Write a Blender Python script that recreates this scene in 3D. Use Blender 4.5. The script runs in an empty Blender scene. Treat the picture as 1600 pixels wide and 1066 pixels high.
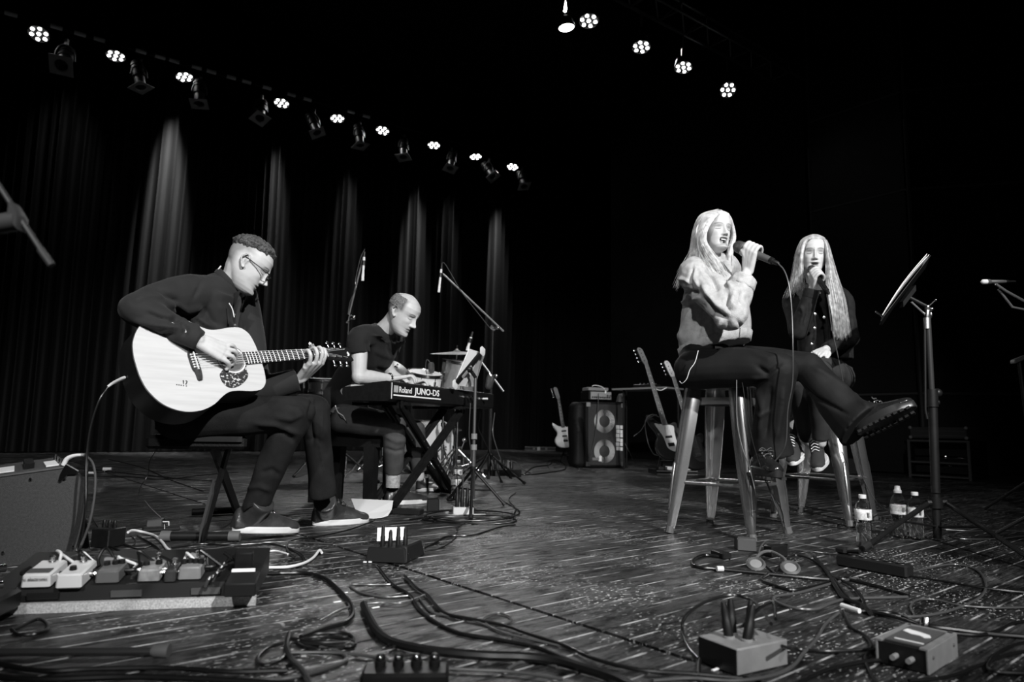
import bpy, bmesh, math, random
import numpy as np
from mathutils import Vector, Matrix, Euler, noise
random.seed(7)
SC = bpy.context.scene; COL = SC.collection
PI = math.pi
# ---------------------------------------------------------------- camera
F = 1067.0; HC = 0.5; PITCH = math.radians(7.32); ROLL = math.radians(1.06)
cam_d = bpy.data.cameras.new('camera'); cam = bpy.data.objects.new('camera', cam_d); COL.objects.link(cam)
RM = Matrix.Rotation(PI/2+PITCH, 3, 'X') @ Matrix.Rotation(ROLL, 3, 'Z')
cam.matrix_world = Matrix.Translation((0, 0, HC)) @ RM.to_4x4()
cam_d.sensor_width = 36; cam_d.lens = 36*F/1600; cam_d.clip_end = 100; cam_d.clip_start = .05
cam_d.dof.use_dof = True; cam_d.dof.focus_distance = 3.3; cam_d.dof.aperture_fstop = 3.2
SC.camera = cam
# ---------------------------------------------------------------- world, exposure
w = bpy.data.worlds.new('world'); SC.world = w; w.use_nodes = True
w.node_tree.nodes['Background'].inputs[0].default_value = (1, 1, 1, 1)
w.node_tree.nodes['Background'].inputs[1].default_value = .0012
SC.view_settings.view_transform = 'Standard'; SC.view_settings.look = 'None'
SC.view_settings.exposure = 0.0; SC.view_settings.gamma = 1; SC.view_settings.use_curve_mapping = False
def lamp(name, kind, loc, target, energy, size=.2, angle=60, blend=.4, squeeze=1):
    d = bpy.data.lights.new(name, kind); d.energy = energy
    if kind == 'SPOT': d.shadow_soft_size = size; d.spot_size = math.radians(angle); d.spot_blend = blend
    elif kind == 'AREA': d.size = size
    o = bpy.data.objects.new(name, d); COL.objects.link(o); o.location = loc
    o.rotation_euler = (Vector(target)-Vector(loc)).to_track_quat('-Z', 'Y').to_euler(); o.scale = (squeeze, 1, 1); return o
# house front lights (out over the auditorium, right of the camera) and added fills for the upstage gear
lamp('front_key', 'SPOT', (2.9, -2.4, 4.2), (-.1, 3.9, 1.1), 3000, .06, 47, .6)
lamp('front_fill', 'SPOT', (-.8, -3.4, 4.0), (.2, 3.9, 1.1), 1000, .12, 46, .6)
lamp('added_upstage_fill', 'SPOT', (1.6, 4.6, 5.0), (1.1, 9.2, .4), 520, .1, 34, .8)  # added spot, no visible fixture: brightens the bass cabinet and guitars
lamp('added_drum_fill', 'SPOT', (.9, 3.4, 5.0), (-.7, 7.0, .6), 330, .1, 36, .8)  # unseen spot added to lift the drum kit
# ---------------------------------------------------------------- frame helpers
YAW = math.radians(50.2)
U = Vector((math.sin(YAW), math.cos(YAW), 0)); V = Vector((-math.cos(YAW), math.sin(YAW), 0)); ZV = Vector((0, 0, 1))
def uv(u, v, z=0): return U*u + V*v + Vector((0, 0, z))
def ray(x, y): return RM @ Vector(((x-800)/F, (533-y)/F, -1))
def at(x, y, Y):
    r = ray(x, y); return Vector((0, 0, HC)) + r*(Y/r.y)
def fl(x, y, z=0.0):
    r = ray(x, y); return Vector((0, 0, HC)) + r*((z-HC)/r.z)
def onv(x, y, v):                      # the ray's point on the vertical plane v = const (stage axes)
    r = ray(x, y); return Vector((0, 0, HC)) + r*(v/r.dot(V))
def proj(p):
    q = RM.transposed() @ (Vector(p)-Vector((0, 0, HC))); return (800+F*q.x/-q.z, 533-F*q.y/-q.z)
# ---------------------------------------------------------------- materials
def mat(name, g, rough=.6, metal=0, spec=.5, noise_amt=0, noise_scale=20, bump=0, bump_scale=60, stretch=None, emit=0, trans=0, coat=0, attr=None, sheen=0, sss=0, ior=1.45, coords='Object'):
    m = bpy.data.materials.new(name); m.use_nodes = True; nt = m.node_tree; b = nt.nodes['Principled BSDF']
    gg = (g, g, g, 1); b.inputs['Base Color'].default_value = gg
    b.inputs['Roughness'].default_value = rough; b.inputs['Metallic'].default_value = metal
    b.inputs['Specular IOR Level'].default_value = spec; b.inputs['IOR'].default_value = ior
    if trans: b.inputs['Transmission Weight'].default_value = trans
    if coat: b.inputs['Coat Weight'].default_value = coat; b.inputs['Coat Roughness'].default_value = .15
    if sheen: b.inputs['Sheen Weight'].default_value = sheen
    if emit: b.inputs['Emission Color'].default_value = (1, 1, 1, 1); b.inputs['Emission Strength'].default_value = emit
    L = nt.links
    tc = nt.nodes.new('ShaderNodeTexCoord'); mp = nt.nodes.new('ShaderNodeMapping'); L.new(tc.outputs[coords], mp.inputs[0])
    if stretch: mp.inputs['Scale'].default_value = stretch
    col = None
    if noise_amt:
        n = nt.nodes.new('ShaderNodeTexNoise'); n.inputs['Scale'].default_value = noise_scale; n.inputs['Detail'].default_value = 5
        L.new(mp.outputs[0], n.inputs[0])
        r = nt.nodes.new('ShaderNodeMapRange'); r.inputs['From Min'].default_value = .3; r.inputs['From Max'].default_value = .7
        r.inputs['To Min'].default_value = g*(1-noise_amt); r.inputs['To Max'].default_value = min(1, g*(1+noise_amt))
        L.new(n.outputs[0], r.inputs[0]); col = r.outputs[0]
    if attr:
        a = nt.nodes.new('ShaderNodeAttribute'); a.attribute_name = attr
        mu = nt.nodes.new('ShaderNodeMath'); mu.operation = 'MULTIPLY'
        if col is not None: L.new(col, mu.inputs[0])
        else: mu.inputs[0].default_value = g
        L.new(a.outputs['Fac'], mu.inputs[1]); col = mu.outputs[0]
    if col is not None: L.new(col, b.inputs['Base Color'])
    if bump:
        n2 = nt.nodes.new('ShaderNodeTexNoise'); n2.inputs['Scale'].default_value = bump_scale; n2.inputs['Detail'].default_value = 6
        L.new(mp.outputs[0], n2.inputs[0])
        bp = nt.nodes.new('ShaderNodeBump'); bp.inputs['Strength'].default_value = bump; bp.inputs['Distance'].default_value = .004
        L.new(n2.outputs[0], bp.inputs['Height']); L.new(bp.outputs[0], b.inputs['Normal'])
    return m
M = {}
M['black_metal'] = mat('black_metal', .007, .5, 0, .3, .3, 30)
M['chrome'] = mat('chrome', .62, .2, 1, .5, .15, 12)
M['steel'] = mat('brushed_steel', .55, .27, .93, .5, .12, 5, .04, 200)
M['black_plastic'] = mat('black_plastic', .008, .42, 0, .35, .2, 40)
M['rubber'] = mat('black_rubber', .014, .6, 0, .35)
M['grey_rubber'] = mat('grey_rubber', .09, .6)
M['cable'] = mat('cable_black', .006, .3, 0, .5)
M['cable_grey'] = mat('cable_grey', .055, .28, 0, .8)
M['cable_white'] = mat('cable_white', .62, .45)
M['white_plastic'] = mat('white_plastic', .6, .4)
M['paper'] = mat('paper', .85, .8, 0, .3)
M['black_cloth'] = mat('black_cloth', .008, .85, 0, .2, .3, 60, .3, 300)
M['vinyl'] = mat('black_vinyl', .006, .6, 0, .2, .2, 20, .5, 160)
M['label_white'] = mat('label_white', .7, .6)
M['grey_plastic'] = mat('grey_plastic', .2, .5)
M['mid_grey'] = mat('mid_grey', .065, .55)
M['lamp_lens'] = mat('lit_lamp_lens', .9, .4, emit=14)
# ---------------------------------------------------------------- mesh helpers
OFF = {}
def origin_of(o): return OFF.get(o.name, Vector((0, 0, 0)))
def tag(o, label=None, cat=None, group=None, kind=None):
    if label: o['label'] = label
    if cat: o['category'] = cat
    if group: o['group'] = group
    if kind: o['kind'] = kind
    return o
def thing(name, label, cat, loc=(0, 0, 0), group=None, kind=None):
    o = bpy.data.objects.new(name, None); COL.objects.link(o); o.location = loc; o.empty_display_size = .1
    OFF[o.name] = Vector(loc); return tag(o, label, cat, group, kind)
def link_mesh(name, me, mats, parent=None, smooth=True, origin=None, auto=None):
    off = origin_of(parent) if parent else Vector(origin) if origin is not None else Vector((0, 0, 0))
    if off.length: me.transform(Matrix.Translation(-off))
    for m in (mats if isinstance(mats, (list, tuple)) else [mats]): me.materials.append(m)
    if smooth:
        me.polygons.foreach_set('use_smooth', [True]*len(me.polygons))
        if auto is not None:
            try: me.set_sharp_from_angle(angle=math.radians(auto))
            except Exception: pass
    o = bpy.data.objects.new(name, me); COL.objects.link(o)
    if parent: o.parent = parent
    elif origin is not None: o.location = off
    OFF[o.name] = off
    return o
def frame_from(d, up=ZV):
    d = Vector(d).normalized(); x = up.cross(d)
    if x.length < 1e-4: x = Vector((1, 0, 0)).cross(d)
    x.normalize(); y = d.cross(x); return x, y, d
def catmull(pts, n=6):
    pts = [Vector(p) for p in pts]
    if len(pts) < 3: return pts
    out = []; P = [pts[0]*2-pts[1]]+pts+[pts[-1]*2-pts[-2]]
    for i in range(1, len(P)-2):
        for k in range(n):
            t = k/n; a, b, c, d = P[i-1], P[i], P[i+1], P[i+2]
            out.append(.5*((2*b)+(c-a)*t+(2*a-5*b+4*c-d)*t*t+(3*b-a-3*c+d)*t*t*t))
    out.append(pts[-1]); return out
class MB:
    def __init__(s): s.v = []; s.f = []; s.m = []; s.mi = 0
    def add(s, vs, fs):
        o = len(s.v); s.v += [tuple(p) for p in vs]
        for f in fs: s.f.append(tuple(o+i for i in f)); s.m.append(s.mi)
        return s
    def box(s, c, size, x=None, y=None, z=None, taper=1, bev=0):
        X = Vector(x).normalized() if x is not None else Vector((1, 0, 0)); 
        Z = Vector(z).normalized() if z is not None else ZV.copy()
        Y = Vector(y).normalized() if y is not None else Z.cross(X).normalized()
        c = Vector(c); a, b, h = size[0]/2, size[1]/2, size[2]/2
        if not bev:
            vs = [c+X*(i*a*(taper if k > 0 else 1))+Y*(j*b*(taper if k > 0 else 1))+Z*(k*h) for k in (-1, 1) for j in (-1, 1) for i in (-1, 1)]
            return s.add(vs, [(0, 2, 3, 1), (4, 5, 7, 6), (0, 1, 5, 4), (2, 6, 7, 3), (0, 4, 6, 2), (1, 3, 7, 5)])
        e = bev
        def ring(a_, b_, z_, ee):
            r = []
            for (sx, sy) in ((1, 1), (-1, 1), (-1, -1), (1, -1)):
                p1 = (sx*a_, sy*(b_-ee)); p2 = (sx*(a_-ee), sy*b_)
                if sx*sy > 0: r += [p1, p2]
                else: r += [p2, p1]
            return [c+X*p[0]+Y*p[1]+Z*z_ for p in r]
        t = taper
        rs = [ring(a-e, b-e, -h, e*.5), ring(a, b, -h+e, e), ring(a*t, b*t, h-e, e), ring(a*t-e, b*t-e, h, e*.5)]
        return s.loft(rs, caps=True)
    def loft(s, rings, caps=True, closed=True):
        n = len(rings[0]); vs = [p for r in rings for p in r]; fs = []
        for i in range(len(rings)-1):
            for j in range(n if closed else n-1):
                k = (j+1) % n; fs.append((i*n+j, i*n+k, (i+1)*n+k, (i+1)*n+j))
        if caps: fs.append(tuple(range(n-1, -1, -1))); fs.append(tuple((len(rings)-1)*n+j for j in range(n)))
        return s.add(vs, fs)
    def tube(s, pts, r, n=8, caps=True, smooth=0, flat=1, up=ZV):
        pts = [Vector(p) for p in pts]
        if smooth and len(pts) > 2: 
            if not isinstance(r, (int, float)):
                rr = list(r); m = len(pts); r = []
                for i in range((m-1)*smooth+1):
                    t = i/smooth; k = min(int(t), m-2); r.append(rr[k]+(rr[k+1]-rr[k])*(t-k))
            pts = catmull(pts, smooth)
        m = len(pts); R = [r]*m if isinstance(r, (int, float)) else list(r)
        rings = []; prev = None
        for i, p in enumerate(pts):
            d = (pts[min(i+1, m-1)]-pts[max(i-1, 0)])
            if d.length < 1e-9: d = Vector((0, 0, 1))
            d.normalize()
            if prev is None: x, y, _ = frame_from(d, up)
            else:
                x = prev-d*prev.dot(d)
                if x.length < 1e-6: x, _, _ = frame_from(d, up)
                x.normalize(); y = d.cross(x)
            prev = x
            rings.append([p+x*(math.cos(2*PI*k/n)*R[i])+y*(math.sin(2*PI*k/n)*R[i]*flat) for k in range(n)])
        return s.loft(rings, caps)
    def cyl(s, a, b, r, n=16, r2=None): return s.tube([a, b], [r, r if r2 is None else r2], n)
    def lathe(s, prof, c, axis=ZV, n=24, x=None, caps=True):
        X, Y, Z = frame_from(axis, x if x is not None else (Vector((0, 1, 0)) if abs(Vector(axis).normalized().z) > .9 else ZV)); c = Vector(c)
        rings = [[c+Z*h+X*(max(r, 1e-4)*math.cos(2*PI*k/n))+Y*(max(r, 1e-4)*math.sin(2*PI*k/n)) for k in range(n)] for (r, h) in prof]
        return s.loft(rings, caps)
    def ell(s, c, rad, X=None, Y=None, Z=None, n=16, m=10):
        X = Vector(X) if X is not None else Vector((1, 0, 0)); Y = Vector(Y) if Y is not None else Vector((0, 1, 0)); Z = Vector(Z) if Z is not None else ZV
        if isinstance(rad, (int, float)): rad = (rad,)*3
        c = Vector(c); rings = []
        for i in range(m+1):
            t = -PI/2+PI*i/m; cr = max(math.cos(t), .001)
            rings.append([c+X*(rad[0]*cr*math.cos(2*PI*k/n))+Y*(rad[1]*cr*math.sin(2*PI*k/n))+Z*(rad[2]*math.sin(t)) for k in range(n)])
        return s.loft(rings)
    def prism(s, outline, c, X, Y, Z, h, bev=0):   # outline in (a,b) along X,Y; extruded 0..h along Z
        c = Vector(c); X = Vector(X); Y = Vector(Y); Z = Vector(Z)
        rings = [[c+X*a+Y*b for a, b in outline], [c+X*a+Y*b+Z*h for a, b in outline]]
        if bev:
            cx = sum(a for a, b in outline)/len(outline); cy = sum(b for a, b in outline)/len(outline)
            def sh(o, e):
                r = []
                for a, b in o:
                    l = math.hypot(a-cx, b-cy) or 1; r.append((a-(a-cx)/l*e, b-(b-cy)/l*e))
                return r
            o2 = sh(outline, bev)
            rings = [[c+X*a+Y*b for a, b in o2], [c+X*a+Y*b+Z*bev for a, b in outline], [c+X*a+Y*b+Z*(h-bev) for a, b in outline], [c+X*a+Y*b+Z*h for a, b in o2]]
        return s.loft(rings)
    def quad(s, a, b, c, d): return s.add([a, b, c, d], [(0, 1, 2, 3)])
    def mesh(s, name='mesh'):
        me = bpy.data.meshes.new(name); me.from_pydata(s.v, [], s.f)
        if any(s.m): me.polygons.foreach_set('material_index', s.m)
        bm = bmesh.new(); bm.from_mesh(me); bmesh.ops.recalc_face_normals(bm, faces=bm.faces); bm.to_mesh(me); bm.free()
        me.update(); return me
    def build(s, name, mats, parent=None, smooth=True, origin=None, auto=35):
        return link_mesh(name, s.mesh(name), mats, parent, smooth, origin, auto)
def single(mb, name, mats, label, cat, origin, group=None, **k):
    return tag(mb.build(name, mats, None, origin=origin, **k), label, cat, group)
def kids(o, _c={}):
    return [c for c in COL.objects if c.parent == o]
def copy_thing(root, loc=None, rz=None, label=None, group=None, rot=None):
    tree = {}
    for c in COL.objects:
        if c.parent: tree.setdefault(c.parent.name, []).append(c)
    def rec(o, par):
        c = o.copy(); COL.objects.link(c); c.parent = par
        for ch in tree.get(o.name, []): rec(ch, c)
        return c
    r = rec(root, None)
    if loc is not None: r.location = loc
    if rz is not None: r.rotation_euler = (0, 0, rz)
    if rot is not None: r.rotation_euler = rot
    if label: r['label'] = label
    if group: r['group'] = group
    return r
def remesh(mb, voxel, smooth_it=3, fac=.5):
    me = mb.mesh('tmp'); o = bpy.data.objects.new('tmp', me); COL.objects.link(o)
    md = o.modifiers.new('r', 'REMESH'); md.mode = 'VOXEL'; md.voxel_size = voxel; md.adaptivity = 0
    if smooth_it:
        sm = o.modifiers.new('s', 'SMOOTH'); sm.factor = fac; sm.iterations = smooth_it
    dg = bpy.context.evaluated_depsgraph_get(); dg.update()
    out = bpy.data.meshes.new_from_object(o.evaluated_get(dg))
    COL.objects.unlink(o); bpy.data.objects.remove(o); return out
def get_co(me):
    a = np.empty(len(me.vertices)*3, np.float32); me.vertices.foreach_get('co', a); return a.reshape(-1, 3)
def set_co(me, a): me.vertices.foreach_set('co', a.astype(np.float32).ravel()); me.update()
def get_no(me):
    a = np.empty(len(me.vertices)*3, np.float32); me.vertices.foreach_get('normal', a); return a.reshape(-1, 3)
def proj_np(co):
    R = np.array(RM.transposed()); q = (co-np.array([0, 0, HC])) @ R.T
    return np.stack([800+F*q[:, 0]/-q[:, 2], 533-F*q[:, 1]/-q[:, 2]], 1)
def folds(me, lines, side=None):
    """cloth creases: each line = ([(px,py),...], width_px, amp_m); raised (amp>0) or sunk relief on the side facing the audience"""
    co = get_co(me); no = get_no(me); p = proj_np(co)
    view = co-np.array([0, 0, HC]); view /= np.linalg.norm(view, axis=1)[:, None]
    facing = np.clip(-(no*view).sum(1)*2.5+.2, 0, 1)
    disp = np.zeros(len(co))
    for pts, wd, amp in lines:
        pts = np.array(pts, float); d = np.full(len(co), 1e9); tt = np.zeros(len(co)); n = len(pts)-1
        for i in range(n):
            a, b = pts[i], pts[i+1]; ab = b-a; t = np.clip(((p-a)@ab)/(ab@ab), 0, 1)
            dd = np.linalg.norm(p-(a+t[:, None]*ab), axis=1); m = dd < d; d[m] = dd[m]; tt[m] = (i+t[m])/n
        taper = np.clip(np.minimum(tt, 1-tt)*5, .15, 1)
        disp += 1.5*amp*taper*np.exp(-(d/wd)**2)
    co += no*(disp*facing)[:, None]; set_co(me, co)
def wrinkle(me, amp, scale, stretch=(1, 1, 1), seed=0):
    co = get_co(me); no = get_no(me); s = Vector((seed*3.1, seed*1.7, seed))
    d = np.array([noise.noise(Vector((c[0]*scale*stretch[0], c[1]*scale*stretch[1], c[2]*scale*stretch[2]))+s) for c in co])
    co += no*(d*amp)[:, None]; set_co(me, co)
# ================================================================ SETTING
def floor_material():
    m = bpy.data.materials.new('stage_wood'); m.use_nodes = True; nt = m.node_tree; L = nt.links; b = nt.nodes['Principled BSDF']
    N = nt.nodes.new
    g = N('ShaderNodeNewGeometry'); mp = N('ShaderNodeMapping'); mp.vector_type = 'TEXTURE'; mp.inputs['Rotation'].default_value = (0, 0, PI/2-YAW)
    L.new(g.outputs['Position'], mp.inputs[0])
    def nz(scale, stretch, det=6):
        m2 = N('ShaderNodeMapping'); m2.inputs['Scale'].default_value = stretch; L.new(mp.outputs[0], m2.inputs[0])
        n = N('ShaderNodeTexNoise'); n.inputs['Scale'].default_value = scale; n.inputs['Detail'].default_value = det; L.new(m2.outputs[0], n.inputs[0]); return n.outputs[0]
    def rng(v, a, b2, c, d):
        r = N('ShaderNodeMapRange'); r.inputs['From Min'].default_value = a; r.inputs['From Max'].default_value = b2
        r.inputs['To Min'].default_value = c; r.inputs['To Max'].default_value = d; L.new(v, r.inputs[0]); return r.outputs[0]
    def mth(op, a, c):
        x = N('ShaderNodeMath'); x.operation = op
        for i, q in enumerate((a, c)):
            if isinstance(q, float): x.inputs[i].default_value = q
            else: L.new(q, x.inputs[i])
        return x.outputs[0]
    grain = nz(9, (1, 14, 1)); blot = nz(1.6, (1, 2, 1)); fine = nz(60, (1, 5, 1))
    base = mth('MULTIPLY', mth('MULTIPLY', rng(grain, .35, .65, .004, .030), rng(blot, .35, .65, .4, 1.6)), rng(nz(7, (1, 2.5, 1), 8), .35, .65, .35, 1.9))
    speck = rng(nz(55, (1, 2.2, 1), 2), .615, .655, 0., .60)
    gate = rng(nz(2.2, (1, 1, 1), 5), .47, .60, .06, 1.)
    scr = rng(nz(14, (.5, 8, 1), 5), .60, .72, 0., .14)
    scr = mth('MULTIPLY', scr, rng(nz(2.3, (1, 1, 1)), .42, .6, 0., 1.))
    col = mth('ADD', mth('ADD', base, mth('MULTIPLY', speck, gate)), scr)
    L.new(col, b.inputs['Base Color'])
    L.new(mth('ADD', rng(fine, .3, .7, .0, .16), rng(blot, .3, .7, .22, .40)), b.inputs['Roughness'])
    L.new(rng(nz(11, (1, 3, 1), 8), .40, .62, .05, .9), b.inputs['Specular IOR Level'])
    bp = N('ShaderNodeBump'); bp.inputs['Strength'].default_value = .8; bp.inputs['Distance'].default_value = .003
    L.new(mth('ADD', grain, mth('MULTIPLY', fine, .5)), bp.inputs['Height']); L.new(bp.outputs[0], b.inputs['Normal'])
    # worn arris
    m2 = m.copy(); m2.name = 'stage_wood_worn_edge'; nt = m2.node_tree; L = nt.links; N = nt.nodes.new; b = nt.nodes['Principled BSDF']
    mp = [n for n in nt.nodes if n.type == 'MAPPING' and n.vector_type == 'TEXTURE'][0]
    def nz2(scale, stretch):
        q = N('ShaderNodeMapping'); q.inputs['Scale'].default_value = stretch; L.new(mp.outputs[0], q.inputs[0])
        n = N('ShaderNodeTexNoise'); n.inputs['Scale'].default_value = scale; n.inputs['Detail'].default_value = 5; L.new(q.outputs[0], n.inputs[0]); return n.outputs[0]
    r = N('ShaderNodeMapRange'); r.inputs['From Min'].default_value = .43; r.inputs['From Max'].default_value = .62
    r.inputs['To Min'].default_value = .02; r.inputs['To Max'].default_value = .30
    L.new(nz2(9, (1, 3, 1)), r.inputs[0]); L.new(r.outputs[0], b.inputs['Base Color'])
    return m, m2
WOOD, WORN = floor_material()
floor_root = thing('floor', 'dark worn wooden stage floor with scuffed boards and paint specks', None, (0, 0, 0), kind='structure')
PW = .090; SEAM = 1.33
def plank_mb(mb, u0, u1, v0, w, dz=0):
    e = .0021; g = .0013; v1 = v0+w-g; v0 = v0+g
    def rg(u, ins):
        return [uv(u, v0, -.03), uv(u, v0, -e*1.6+dz), uv(u, v0+e, dz), uv(u, v1-e, dz), uv(u, v1, -e*1.6+dz), uv(u, v1, -.03)]
    a = rg(u0, 0); b = rg(u1, 0); o = a+b
    mb.mi = 0; mb.add(o, [(2, 3, 9, 8), (0, 1, 7, 6), (4, 5, 11, 10), (5, 0, 6, 11), tuple(range(6)), tuple(range(11, 5, -1))])
    mb.mi = 1; mb.add([o[i] for i in (1, 2, 8, 7, 3, 4, 10, 9)], [(0, 1, 2, 3), (4, 5, 6, 7)])
rp = random.Random(3); stuff = MB(); npl = 0
k = 0; v = -1.2
while v < 13.2:
    near = v < 4.0
    joints = []
    u = SEAM-rp.uniform(1.0, 3.2); joints.append(u)
    u = SEAM+rp.uniform(1.6, 4.4)
    while u < 17: joints.append(u); u += rp.uniform(3.0, 5.0)
    segs = []; lo = -2.5
    for j in sorted(joints+[SEAM]):
        if j > lo+.3:
            gap = .009 if j == SEAM else .0014
            segs.append((lo, j-gap)); lo = j+gap
    segs.append((lo, 17.5))
    for (a, b) in segs:
        dz = rp.uniform(-.0009, .0004)
        if near and v > -.7 and a < 5.2 and b > -.4 and npl < 290:
            m_ = MB(); plank_mb(m_, a, b, v, PW, dz); m_.build('plank', [WOOD, WORN], floor_root, smooth=False); npl += 1
        else: plank_mb(stuff, a, b, v, PW, dz)
    v += PW
tag(stuff.build('far_planks', [WOOD, WORN], floor_root, smooth=False), kind='stuff')
sub = MB(); 
sub.box(uv(7.5, 6, -.06), (21, 15.5, .05), x=U, z=ZV); sub.build('underfloor', M['black_cloth'], floor_root, smooth=False)
# ---- stage curtain upstage: a pleated cloth on the plane v = 12.75
CV = 12.75
velvet = mat('curtain_velvet', .011, .8, 0, .2, .25, 3, stretch=(8, 8, .3))
def curtain(name, label, u0, u1, vc, z1, seed, m, amp=.085, step=.03):
    r = random.Random(seed); mb = MB(); top = []; bot = []; us = []; ph = 0; u = u0; rows = []
    zs = [0.015, .6, 1.6, 3.0, 4.6, z1]
    pl = []; 
    while u < u1:
        wdt = r.uniform(.09, .22); a = r.uniform(.5, 1.35)*amp; n = 10
        for i in range(n):
            t = i/n; pl.append((u+wdt*t, -a*(2*((1+math.cos(2*PI*t))/2)**2.2-1), r.random()))
        u += wdt
    cols = []
    lean = 0
    for z in zs:
        f = z/z1
        for i, (uu, dv, q) in enumerate(pl):
            cols.append(uv(uu+.03*math.sin(uu*1.7+z*.4), vc+dv*(1.12-.35*f)+.05*math.sin(uu*.9+z*.3), z))
    n = len(pl); fs = []
    for j in range(len(zs)-1):
        for i in range(n-1): fs.append((j*n+i, j*n+i+1, (j+1)*n+i+1, (j+1)*n+i))
    mb.add(cols, fs); mb.add([c+V*.02 for c in cols], [tuple(reversed(f)) for f in fs])
    o = mb.build(name, m, None, origin=uv((u0+u1)/2, vc, 0)); return tag(o, label, 'curtain')
curtain('stage_curtain', 'tall dark pleated stage curtain hanging upstage behind the band', -1.6, 15.2, CV, 8.2, 5, velvet)
# ---- walls and ceiling
dark = mat('wall_black', .006, .8, 0, .3, .3, 3)
def wallq(name, a, b, z0, z1, m=dark, th=.1):
    a = Vector(a); b = Vector(b); d = (b-a); mb = MB(); c = (a+b)/2+ZV*((z0+z1)/2); mb.box(c, (d.length, th, z1-z0), x=d, z=ZV)
    return tag(mb.build(name, m, None, smooth=False, origin=(a+b)/2), kind='structure')
wallq('wall_back', uv(-2.6, 13.3), uv(17.6, 13.3), -.1, 8.4)
wallq('wall_left', uv(-2.6, -1.3), uv(-2.6, 13.3), -.1, 8.4)
cm = MB(); cm.box(uv(7.5, 6, 8.5), (21, 15.5, .1), x=U, z=ZV); tag(cm.build('ceiling', dark, None, smooth=False, origin=uv(7.5, 6, 8.5)), kind='structure')
# right wall: black panels edged with thin pale battens
c0 = at(1436, 620, 9.0); c0.z = 0; e0 = at(1600, 620, 8.7); e0.z = 0; d0 = (e0-c0).normalized()
s0 = c0+V*(1.35); 
rw = thing('wall_right', 'black panelled side wall with faint pale joints', None, (0, 0, 0), kind='structure')
trim_m = mat('panel_joint', .05, .6); panel_m = mat('panel_black', .006, .55, 0, .4, .3, 2)
zl = [0, 1.06, at(1428, 297, 9.0).z, at(1420, 145, 9.0).z, 8.4]
def panel(a, b, z0, z1):
    mb = MB(); c = (a+b)/2+ZV*((z0+z1)/2); d = b-a; mb.box(c, (d.length-.03, .06, z1-z0-.03), x=d, z=ZV, bev=.006); mb.build('panel', panel_m, rw, smooth=False)
uprights = [(s0, c0)]+[(c0+d0*i*1.9, c0+d0*(i+1)*1.9) for i in range(4)]
for a, b in uprights:
    for i in range(4): panel(a, b, zl[i], zl[i+1])
nw = V*.0
for a, b in [(s0, c0), (c0, c0+d0*7.6)]:
    d = (b-a).normalized(); nrm = d.cross(ZV)
    for z in zl[1:-1]:
        mb = MB(); mb.box((a+b)/2+ZV*z+nrm*.034, ((b-a).length, .012, .028), x=d, z=ZV); mb.build('joint_strip', trim_m, rw, smooth=False)
for i, p in enumerate([s0, c0]+[c0+d0*1.9*i for i in range(1, 4)]):
    mb = MB(); mb.box(p+ZV*4.2-Vector((0, .045, 0)), (.028, .02, 8.4), x=d0, z=ZV); mb.build('joint_strip', trim_m, rw, smooth=False)
wallq('wall_side', s0+V*.1+d0*.05, s0+V*4.0, 0, 8.4)
# ================================================================ LIGHTING RIGS
TV1 = 10.7
lens_ring = mat('lamp_housing', .02, .4)
def led_par(name, label, p, aim, group, power=1.0, r=.125):
    """flat LED lamp: round housing, yoke, clamp and seven lit lenses"""
    t = thing(name, label, 'stage light', p, group)
    aim = Vector(aim).normalized(); X, Y, Z = frame_from(aim, U)
    mb = MB(); mb.lathe([(r*.5, -.12), (r*.85, -.10), (r*1.02, -.02), (r*1.05, .02), (r*.98, .02), (r*.96, .008), (.001, .008)], p, aim, 24); mb.build('housing', M['black_plastic'], t)
    mb = MB(); pts = [p+X*(r*1.15*math.cos(a))-Vector((0, 0, 0))+ZV*(r*1.45*math.sin(a)) for a in [PI*i/10 for i in range(11)]]
    mb.tube(pts, .009, 6); mb.box(p+ZV*(r*1.75), (.05, .05, .1)); mb.build('yoke', M['black_metal'], t)
    for i in range(7):
        a = (i-1)*PI/3; c = p+aim*.012 + (Vector((0, 0, 0)) if i == 0 else (X*math.cos(a)+Y*math.sin(a))*r*.70)
        mb = MB(); mb.lathe([(r*.16, 0), (r*.195, .006), (r*.14, .014), (.001, .017)], c, aim, 14); mb.build('lens', M['lamp_lens'], t)
    return t
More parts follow.
